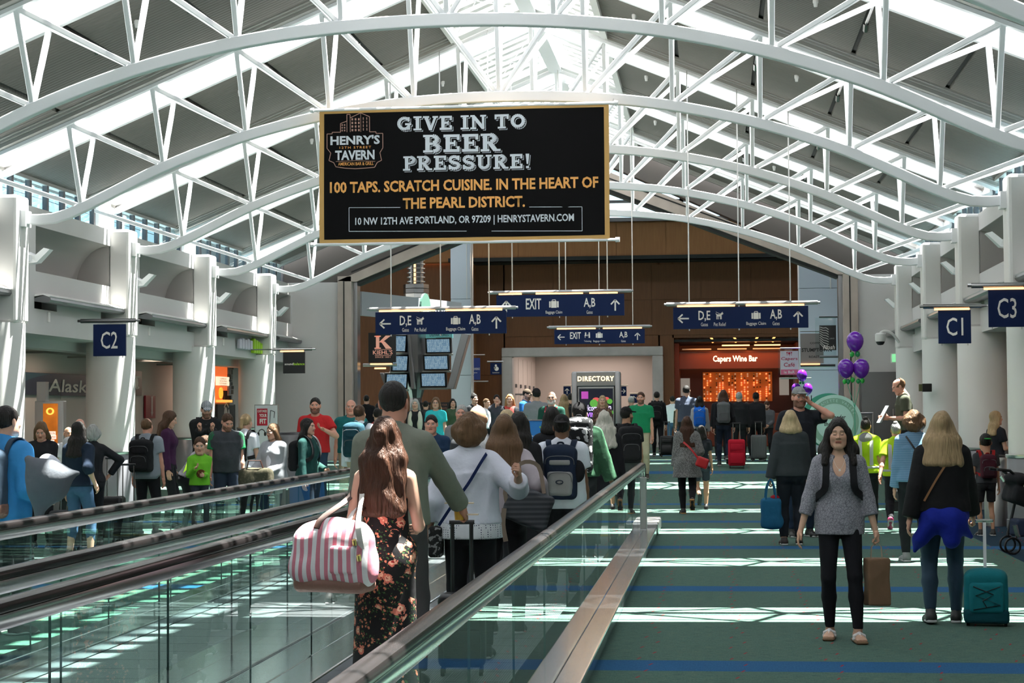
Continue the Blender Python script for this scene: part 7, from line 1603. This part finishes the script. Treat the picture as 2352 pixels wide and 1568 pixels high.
sc1 = scr(mat('flight_screen', (.02, .04, .08), .3, emit=(.2, .3, .5)))
for (cx_, sgn, yw) in ((1, 1, -.12), (-1, -1, .55)):
    for i, (q0, q1, r0, r1) in enumerate(((980, 1033, 779, 808), (975, 1028, 818, 847), (968, 1022, 858, 886)) if sgn > 0 else ((905, 932, 772, 806), (902, 936, 818, 850), (887, 935, 860, 890))):
        A1 = at(q0, r0, 50.0); B1 = at(q1, r1, 50.0); w = B1.x - A1.x; h = A1.z - B1.z; o = Vector(((A1.x + B1.x) / 2, 50.0, (A1.z + B1.z) / 2)) - Vector(e.location)
        mb = MB(); mb.box(-w / 2 - .05, w / 2 + .05, .01, .10, -h / 2 - .04, h / 2 + .04); f = mb.obj('monitor', black, e, loc=o, rot=(math.radians(10), 0, yw if sgn < 0 else yw)); mb = MB(); mb.box(-w / 2, w / 2, 0, .012, -h / 2, h / 2); mb.obj('screen', sc1, f)
        mb = MB(); mb.box(-w / 2 - .08, w / 2 + .08, -.02, .06, -h / 2 - .10, -h / 2 - .05); mb.obj('shelf_bar', steel, f)
tealm = mat('header_teal', (.10, .30, .30), .5, emit=(.1, .3, .3), es=.4)
A1 = at(978, 762, 50.0) - Vector(e.location); B1 = at(1040, 776, 50.0) - Vector(e.location); mb = MB(); mb.box(A1.x, B1.x, -.52, -.45, B1.z, A1.z + .05); mb.obj('header', tealm, e); fit('DEPARTURES', black, e, (A1.x + B1.x) / 2, (A1.z + B1.z) / 2, (B1.x - A1.x) * .7, .07, -.53, .01)
for (p0, p1, p2, p3) in (((1060, 765), (1077, 768), (1042, 893), (1026, 893)), ((935, 765), (941, 765), (952, 893), (944, 893)), ((872, 856), (880, 856), (892, 893), (886, 893))):
    q = [at(*z_, 49.9) - Vector(e.location) for z_ in (p0, p1, p2, p3)]; mb = MB(); mb.prism([(v_.x, v_.z) for v_ in q], -.6, -.1, 'y'); mb.obj('blade', steel_dark, e, bevel=.01)

# ------------------------------------------------------------------ wine bar
e = empty('wine_bar', 'wine bar with red fascia and glowing bottle wall under warm spotlights', 'bar', (.75, 60.2, FZ)); redw = mat('mahogany', (.16, .035, .015), .4)
mb = MB(); mb.box(-2.0, 2.1, .2, .5, 2.55, 3.15); mb.obj('fascia', redw, e, bevel=.02); mb = MB(); mb.box(-2.0, 2.1, 2.8, 2.9, 0, 3.5); mb.obj('back_wall', redw, e)
mb = MB(); mb.box(-2.0, -1.85, 0, 2.8, 0, 3.4); mb.box(1.95, 2.1, 0, 2.8, 0, 3.4); mb.obj('side_wall', redw, e); mb = MB(); mb.box(-2, 2.1, -.6, 2.8, 3.42, 3.5); mb.obj('ceiling_panel', black, e)
fit('Capers Wine Bar', mat('bar_letters', (1, .8, .6), .4, emit=(1, .78, .55), es=2.0), e, -.02, 2.86, 1.45, .26, .18, .022)
for i in range(3): mb = MB(); x0 = -1.75 + i * 1.15; mb.box(x0, x0 + .95, .0, .04, 3.18, 3.22); mb.obj('grille', mat('grille', (.4, .35, .33), .5), e)
for x0, x1 in ((-.45, .45), (.6, 1.45)): mb = MB(); mb.box(x0, x1, .1, .14, 3.30, 3.34); mb.obj('strip_lamp', lamp_warm, e)
for x in (-.75, 0, .65, 1.2): mb = MB(); mb.tube([(x, .0, 3.42), (x, -.05, 3.50), (x + .06 * (1 if x > 0 else -1), -.18, 3.58)], .035, 8); mb.obj('spotlight', mat('spot_amber', (1, .5, .15), .4, emit=(1, .45, .12), es=3), e)
mb = MB(); mb.box(-1.1, 1.25, 2.70, 2.78, 1.5, 2.5); mb.obj('lit_back', mat('amber_back', (.5, .15, .03), .5, emit=(1, .22, .03), es=.12), e)
random.seed(5)
for nm, gm in (('dark_bottle', mat('bottle_dark', (.03, .006, .004), .15)), ('lit_bottle', mat('bottle_lit', (1, .45, .15), .2, emit=(1, .36, .10), es=1.0)), ('label_bottle', mat('bottle_pale', (.9, .6, .4), .3, emit=(1, .55, .3), es=.35))):
    mb = MB()
    for r in range(13):
        for c_ in range(22):
            if (r * 7 + c_ * 13 + random.randint(0, 2)) % 3 != ['dark_bottle', 'lit_bottle', 'label_bottle'].index(nm): continue
            x = -1.05 + c_ * .105; z = 1.53 + r * .075
            if c_ % 4 == 3: continue
            mb.tube([(x, 2.70, z), (x, 2.5, z), (x, 2.46, z), (x, 2.38, z)], [.030, .030, .014, .012], 6)
    o = mb.obj(nm, gm, e); o['kind'] = 'stuff'
mb = MB(); mb.box(-1.9, 1.95, .9, 1.5, 0, 1.1); mb.obj('counter', redw, e, bevel=.03)
for x in (-1.7, 1.65): mb = MB(); mb.box(x - .16, x + .16, 2.6, 2.75, 1.7, 2.3); mb.obj('cabinet', mat('lit_cabinet', (.5, .45, .4), .5, emit=(.8, .7, .6), es=.25), e)

# ------------------------------------------------------------------ left aisle: airline sign, totem, posters, shop
def wallboard(name, label, cat, px0, px1, py0, py1, X, m):
    a = atx(px0, py0, X); b = atx(px1, py1, X); w = b.y - a.y; h = a.z - b.z
    e = empty(name, label, cat, (X, (a.y + b.y) / 2, (a.z + b.z) / 2), PI / 2); mb = MB(); mb.box(-w / 2, w / 2, 0, .04, -h / 2, h / 2); mb.obj('board', m, e); return e, w, h
XW = XC - 10.13
e, w, h = wallboard('airline_sign', 'long dark navy airline sign on the wall behind the left columns', 'sign', 40, 300, 853, 912, XW, mat('airline_navy', (.008, .018, .045), .4))
a = atx(112, 868, XW); b = atx(214, 896, XW); fit('Alaska', mat('airline_white', (.62, .58, .54), .5), e, (a.y + b.y) / 2 - e.location.y, -.02, b.y - a.y, .26, -.006, .012, shear=.25)
flatd([[(-w * .49, h * .48), (-w * .25, h * .48), (-w * .36, h * .30), (-w * .49, h * .0)]], mat('airline_teal', (.01, .06, .09), .4), e, -.004, 'swoosh')
e, w, h = wallboard('portrait_sign', 'edge of a black and white portrait sign on the left aisle wall', 'sign', 301, 326, 851, 908, XW, black); flatd([disc(0, 0, .12, 10, .15), rect(-.1, .3, .12, .16), disc(.1, -.1, .1, 8, .03)], mat('print_pale', (.55, .54, .52), .6), e, -.004, 'portrait')
e, w, h = wallboard('fire_sign', 'dark red extinguisher sign with white down arrow on the left wall', 'sign', 335, 357, 908, 960, XW, mat('fire_red', (.20, .008, .02), .4))
P = [rect(-.05, .05, -.14, .2), [(-.09, -.12), (.09, -.12), (0, -.24)], [(-.05, .2), (.05, .2), (.09, .27), (0, .24), (-.09, .27)]]; flatd([[(x + .09, z) for x, z in q] for q in P], mat('print_white', (.6, .55, .56), .5), e, -.004, 'down_arrow')
a = at(88, 903, 27.4); fz_ = 0; e = empty('advert_totem', 'steel advertising totem with a glowing orange screen by the left columns', 'totem', (at(113, 950, 27.4).x, 27.4, 0)); z1 = a.z
mb = MB(); mb.box(-.24, .22, .02, .16, 0, z1 - .12); mb.obj('housing', steel, e, bevel=.01); mb = MB(); mb.box(-.24, -.10, .1, .25, z1 - .12, z1 + .18); mb.obj('rear_post', steel, e); mb = MB(); mb.box(-.1, .1, .2, .24, z1 - .1, z1 + .16); mb.obj('glass_fin', gl_, e)
mb = MB(); mb.box(-.10, .13, .0, .03, .6, z1 - .16); 
om = mat('orange_screen', (.6, .12, .01), .4, emit=(1, .25, .02), es=.6); v, x, y, z = objco(om); n = noise(om, v, 5, 4); lk(om, mixc(om, n, (.02, .002, .0), (1.0, .30, .02)), bsdf(om).inputs['Emission Color']); bsdf(om).inputs['Emission Strength'].default_value = .6; mb.obj('screen', om, e)
ym = screen('screen_yellow', (1, .55, .08), 1.3); wm_ = screen('screen_white', (1, .75, .6), 1.0)
rg = []
for i in range(20):
    a0, a1 = 2 * PI * i / 20, 2 * PI * (i + 1) / 20; rg.append([(.015 + .065 * math.cos(a0), z1 - .28 + .055 * math.sin(a0)), (.015 + .065 * math.cos(a1), z1 - .28 + .055 * math.sin(a1)), (.015 + .035 * math.cos(a1), z1 - .28 + .035 * math.sin(a1)), (.015 + .035 * math.cos(a0), z1 - .28 + .035 * math.sin(a0))])
flatd(rg, ym, e, -.004, 'letter_ring')
for t_, zz, ww in (('OREGON', .62, .13), ('EXECUTIVE', .68, .15), ('MBA', .75, .09), ('PORTLAND', .88, .14)): flatd([rect(.03 - ww / 2 - .01, .03 + ww / 2 + .01, z1 - zz - .03, z1 - zz + .03)], wm_, e, -.003, 'label_box'); fit(t_, mat('screen_ink', (.3, .05, .02), .5), e, .03, z1 - zz, ww, .035, -.006, .01)
fit('tion', ym, e, .05, z1 - 1.02, .14, .08, -.005, .01, shear=.3)
# ceiling tracks in the aisle
for k in range(5):
    mb = MB(); mb.box(XC - 10, XC - 8.4, 30 + k * 3, 30.06 + k * 3, 2.84, 2.88); mb.obj('ceiling_track', grey_trim, wl_)
# the speaker shop between the last two columns
XS = XC - 8.6
sf = empty('shop_front', 'speaker shop front with stone pilaster and lit product shelf', 'shop front', (XS, 41.0, 0), PI / 2)
def SP(px, py): a = atx(px, py, XS); return (a.y - 41.0, a.z)
stone = [mat('stone_%d' % i, c_, .8, var=.2, vs=8) for i, c_ in enumerate(((.20, .19, .18), (.10, .095, .09), (.15, .12, .10), (.27, .26, .25)))]
random.seed(3)
def stones(px0, px1, z0, z1):
    x0 = SP(px0, 900)[0]; x1 = SP(px1, 900)[0]; z = z0
    while z < z1 - .02:
        hh = random.choice((.06, .09, .12)); x = x0
        while x < x1 - .03:
            ww = random.choice((.16, .24, .32)); ww = min(ww, x1 - x)
            mb = MB(); mb.box(x + .006, x + ww - .006, -random.uniform(.02, .06), .1, z + .005, min(z + hh, z1) - .005); mb.obj('stone', random.choice(stone), sf); x += ww
        z += hh
zt = SP(560, 822)[1]; zb_ = SP(560, 840)[1]
mb = MB(); mb.box(SP(488, 900)[0], SP(584, 900)[0], .05, .2, 0, zt); mb.obj('shop_wall', beige, sf)
stones(563, 584, 0, zt); stones(488, 563, zb_, zt); stones(522, 532, 1.2, zb_)
a0 = SP(494, 840); a1 = SP(522, 925); mb = MB(); mb.box(a0[0], a1[0], .0, .06, a1[1], a0[1]); mb.obj('lit_niche', mat('orange_niche', (.5, .08, .02), .5, emit=(.9, .16, .03), es=.8), sf)
a0 = SP(495, 864); a1 = SP(523, 886); mb = MB(); mb.box(a0[0], a1[0], -.04, .0, a1[1], a0[1]); mb.obj('lit_sign', mat('cream_sign', (1, .8, .6), .5, emit=(1, .72, .5), es=1.1), sf)
for i, t_ in enumerate(('SUPERIOR', 'SOUND', 'SUSTAINABLY', 'CRAFTED')): fit(t_, mat('brown_ink', (.25, .08, .03), .6), sf, (a0[0] + a1[0]) / 2, a0[1] - .05 - i * .055, (a1[0] - a0[0]) * (.5 + .1 * (i % 2) + .15 * (i == 2)), .035, -.045, .01)
a0 = SP(496, 912); a1 = SP(520, 924); mb = MB(); mb.box(a0[0], a1[0], -.15, 0, a1[1], a1[1] + .06); mb.obj('shelf', mat('amber_shelf', (1, .5, .1), .5, emit=(1, .45, .08), es=1.0), sf); mb = MB(); mb.lathe([(.06, 0), (.06, .22)], (a0[0] + .5, -.08, a1[1] + .06), 12, True); mb.lathe([(.08, 0), (.08, .1)], (a0[0] + .8, -.08, a1[1] + .06), 12, True); mb.obj('speaker', black, sf); mb = MB(); mb.prism(disc(a0[0] + .15, a1[1] + .22, .13, 16), -.1, -.06, 'y'); mb.obj('speaker_cone', mat('yellow_lit', (1, .6, .05), .4, emit=(1, .55, .05), es=.8), sf)
a0 = SP(495, 928); a1 = SP(536, 1000); mb = MB(); mb.box(a0[0], a1[0], -.05, 0, a1[1], a0[1]); mb.obj('poster', black, sf); pg = mat('print_pale', (.55, .54, .52), .6); cx_ = (a0[0] + a1[0]) / 2; cz_ = (a0[1] + a1[1]) / 2
flatd([disc(cx_ - .1, cz_ + .12, .16, 14, .2), disc(cx_ + .18, cz_ + .16, .08, 10, .11)] + stroke([(cx_ - .25, cz_ + .3), (cx_ - .05, cz_ + .42), (cx_ + .18, cz_ + .3)], .05), pg, sf, -.055, 'headphone_portrait')
# white standing poster
e, w, h = brd('poster_stand', 'white floor-standing headphone poster in front of the last left column', 'poster', 586, 637, 931, 1075, 36.6, mat('poster_white', (.62, .63, .66), .4), .04)
mb = MB(); mb.box(-w / 2 - .02, w / 2 + .02, .01, .05, -e.location.z, h / 2 + .02); mb.obj('frame', aluminium, e); rdm = mat('poster_red', (.45, .01, .03), .5)
flatd([rect(-w * .42, w * .06, h * .18, h * .45)], rdm, e, -.004, 'red_box'); fit('CUSTOMIZE', sign_white, e, -w * .18, h * .41, w * .42, .05, -.007, .02); fit('YOUR', sign_white, e, -w * .14, h * .34, w * .34, .07, -.007, .03); fit('FIT', sign_white, e, -w * .14, h * .25, w * .3, .10, -.007, .04)
def hp(cx, cz, r): return [disc(cx - r, cz - r * .3, r * .35, 10, r * .6), disc(cx + r, cz - r * .3, r * .35, 10, r * .6)] + stroke([(cx - r, cz), (cx - r * .7, cz + r * .8), (cx, cz + r * 1.1), (cx + r * .7, cz + r * .8), (cx + r, cz)], r * .22)
flatd(hp(-w * .2, h * .06, .07) + [rect(w * .06, w * .28, .05 * h, .14 * h), disc(w * .25, -h * .06, .035), disc(-w * .1, -h * .10, .03, 10, .02)] + stroke([(w * .16, h * .22), (w * .2, h * .42), (w * .38, h * .4), (w * .36, h * .3)], .012), black, e, -.005, 'headphone_icons')
fit('Get the most', mat('ink_grey', (.2, .2, .2), .5), e, 0, -h * .2, w * .6, .04, -.005, .0); fit('of your sound', mat('ink_grey', (.2, .2, .2), .5), e, 0, -h * .25, w * .6, .04, -.005, .0)
# raised shop letters on the fascia
a = atx(543, 790, XC - 7.5); b = atx(596, 790, XC - 7.5); e = empty('fascia_letters', 'white and lime shop lettering on the fascia of the last left bay', 'sign', (XC - 7.50, a.y, a.z), PI / 2); Lw = b.y - a.y
lg = mat('letter_lime', (.35, .62, .02), .45); lp = mat('letter_pale', (.62, .60, .68), .5)
for i in range(5): mb = MB(); mb.box(Lw * (.02 + i * .115), Lw * (.10 + i * .115), -.08, 0, -.10, .12 + .03 * (i % 2)); mb.obj('letter', lp, e, bevel=.02)
for i in range(4): mb = MB(); mb.box(Lw * (.60 + i * .10), Lw * (.68 + i * .10), -.09, 0, -.16, .18 - .03 * i); mb.obj('letter', lg, e, bevel=.02)
# ------------------------------------------------------------------ right side: bottle poster, dome camera, wall speaker, exit light
e, w, h = brd('bottle_poster', 'green standing poster with a white bottle outline at the right', 'poster', 2258, 2330, 907, 1130, 33.5, mat('poster_green', (.012, .17, .055), .5))
mb = MB(); mb.box(-w / 2 - .01, w / 2 + .01, -.005, .04, h / 2 - .01, h / 2 + .03); mb.box(-w / 2, w / 2, -.12, .12, -e.location.z, -e.location.z + .05); mb.box(-.02, .02, .04, .06, -e.location.z, h / 2); mb.obj('stand', aluminium, e)
bo = [(-.07, -.12), (-.07, .05), (-.04, .10), (-.04, .15), (.04, .15), (.04, .10), (.07, .05), (.07, -.12), (-.07, -.12)]; flatd([[(x - w * .22, z + h * .23) for x, z in q] for q in stroke(bo, .012) + stroke([(-.07, -.04), (.07, -.04)], .01) + stroke([(-.07, .03), (.07, .03)], .01) + stroke([(-.03, .19), (.03, .19)], .02)], sign_white, e, -.004, 'bottle_outline'); fit('LI', sign_white, e, -w * .25, -h * .02, .12, .14, -.004, .01)
c = at(2022, 778, 41.0); e = empty('dome_camera', 'white dome security camera on a curved arm at the last right column', 'camera', c); mb = MB(); mb.lathe([(.10, -.06), (.115, -.02), (.115, .10), (.08, .13), (.02, .14)], (0, 0, 0), 20, True); mb.obj('housing', white_paint, e, smooth=True)
mb = MB(); mb.lathe([(.01, -.14), (.06, -.13), (.09, -.09), (.10, -.05)], (0, 0, 0), 20, True); mb.obj('dome', black, e, smooth=True); mb = MB(); mb.tube(smoothpts([(0, 0, .13), (.1, 0, .17), (.25, 0, .12), (.42, .1, -.08)]), .03, 8); mb.obj('arm', white_paint, e, smooth=True)
for px, py, Y, s_ in ((2129, 890, 36.35, 1),): c = at(px, py, Y); e = empty('wall_speaker', 'small black wall unit on a right-hand column', 'speaker', c); mb = MB(); mb.box(-.09, .09, -.06, .06, -.08, .08); mb.obj('housing', black, e, bevel=.01); mb = MB(); mb.box(-.15, -.09, -.02, .08, -.07, .07); mb.obj('bracket', mat('olive_plate', (.12, .13, .05), .5), e)
e, w, h = brd('exit_light', 'small green exit light beside the last right column', 'sign', 2049, 2058, 813, 831, 44.5, screen('exit_green', (.25, .75, .35), .8))
mb = MB(); mb.box(-w / 2 - .03, w / 2 + .02, .03, .06, -h / 2 - .02, h / 2 + .02); mb.obj('case', white_paint, e)
e = empty('service_door', 'grey double door at the end of the right wall', 'door', (at(2022, 950, 45.4).x, 45.36, .5)); mb = MB(); mb.box(-.45, .45, 0, .06, 0, 2.1); mb.obj('leaf', steel_dark, e); mb = MB(); mb.tube([(.3, -.03, 1.0), (.3, -.03, 1.2)], .015, 6); mb.obj('handle', steel, e)
mb = MB(); mb.tube([(2.95 - .3, 45.2, .5), (2.95 - .3, 45.2, 1.6), (2.95 + .9, 45.2, 1.6), (2.95 + .9, 45.2, .5)], .025, 8); tagp(mb.obj('guard_rail', steel), label='steel tube guard rail in front of the right portal wall', category='railing')
# menu board behind the turquoise woman
e, w, h = brd('menu_board', 'dark shop board behind the turquoise T-shirt woman', 'sign', 964, 1048, 924, 942, 46.8, black); fit('T HEALTHY', mat('menu_ink', (.3, .12, .08), .5), e, -w * .28, 0, w * .3, .06, -.004, .01); fit('TREAT YOUR', mat('menu_ink', (.3, .12, .08), .5), e, w * .1, .04, w * .3, .05, -.004, .01); fit('SWEET TOOTH', mat('menu_ink', (.3, .12, .08), .5), e, w * .1, -.05, w * .3, .05, -.004, .01)
mb = MB(); mb.box(-w / 2, w / 2, .05, .6, -e.location.z + .5, -h / 2); mb.obj('counter', mat('stall_dark', (.03, .03, .03), .6), e)
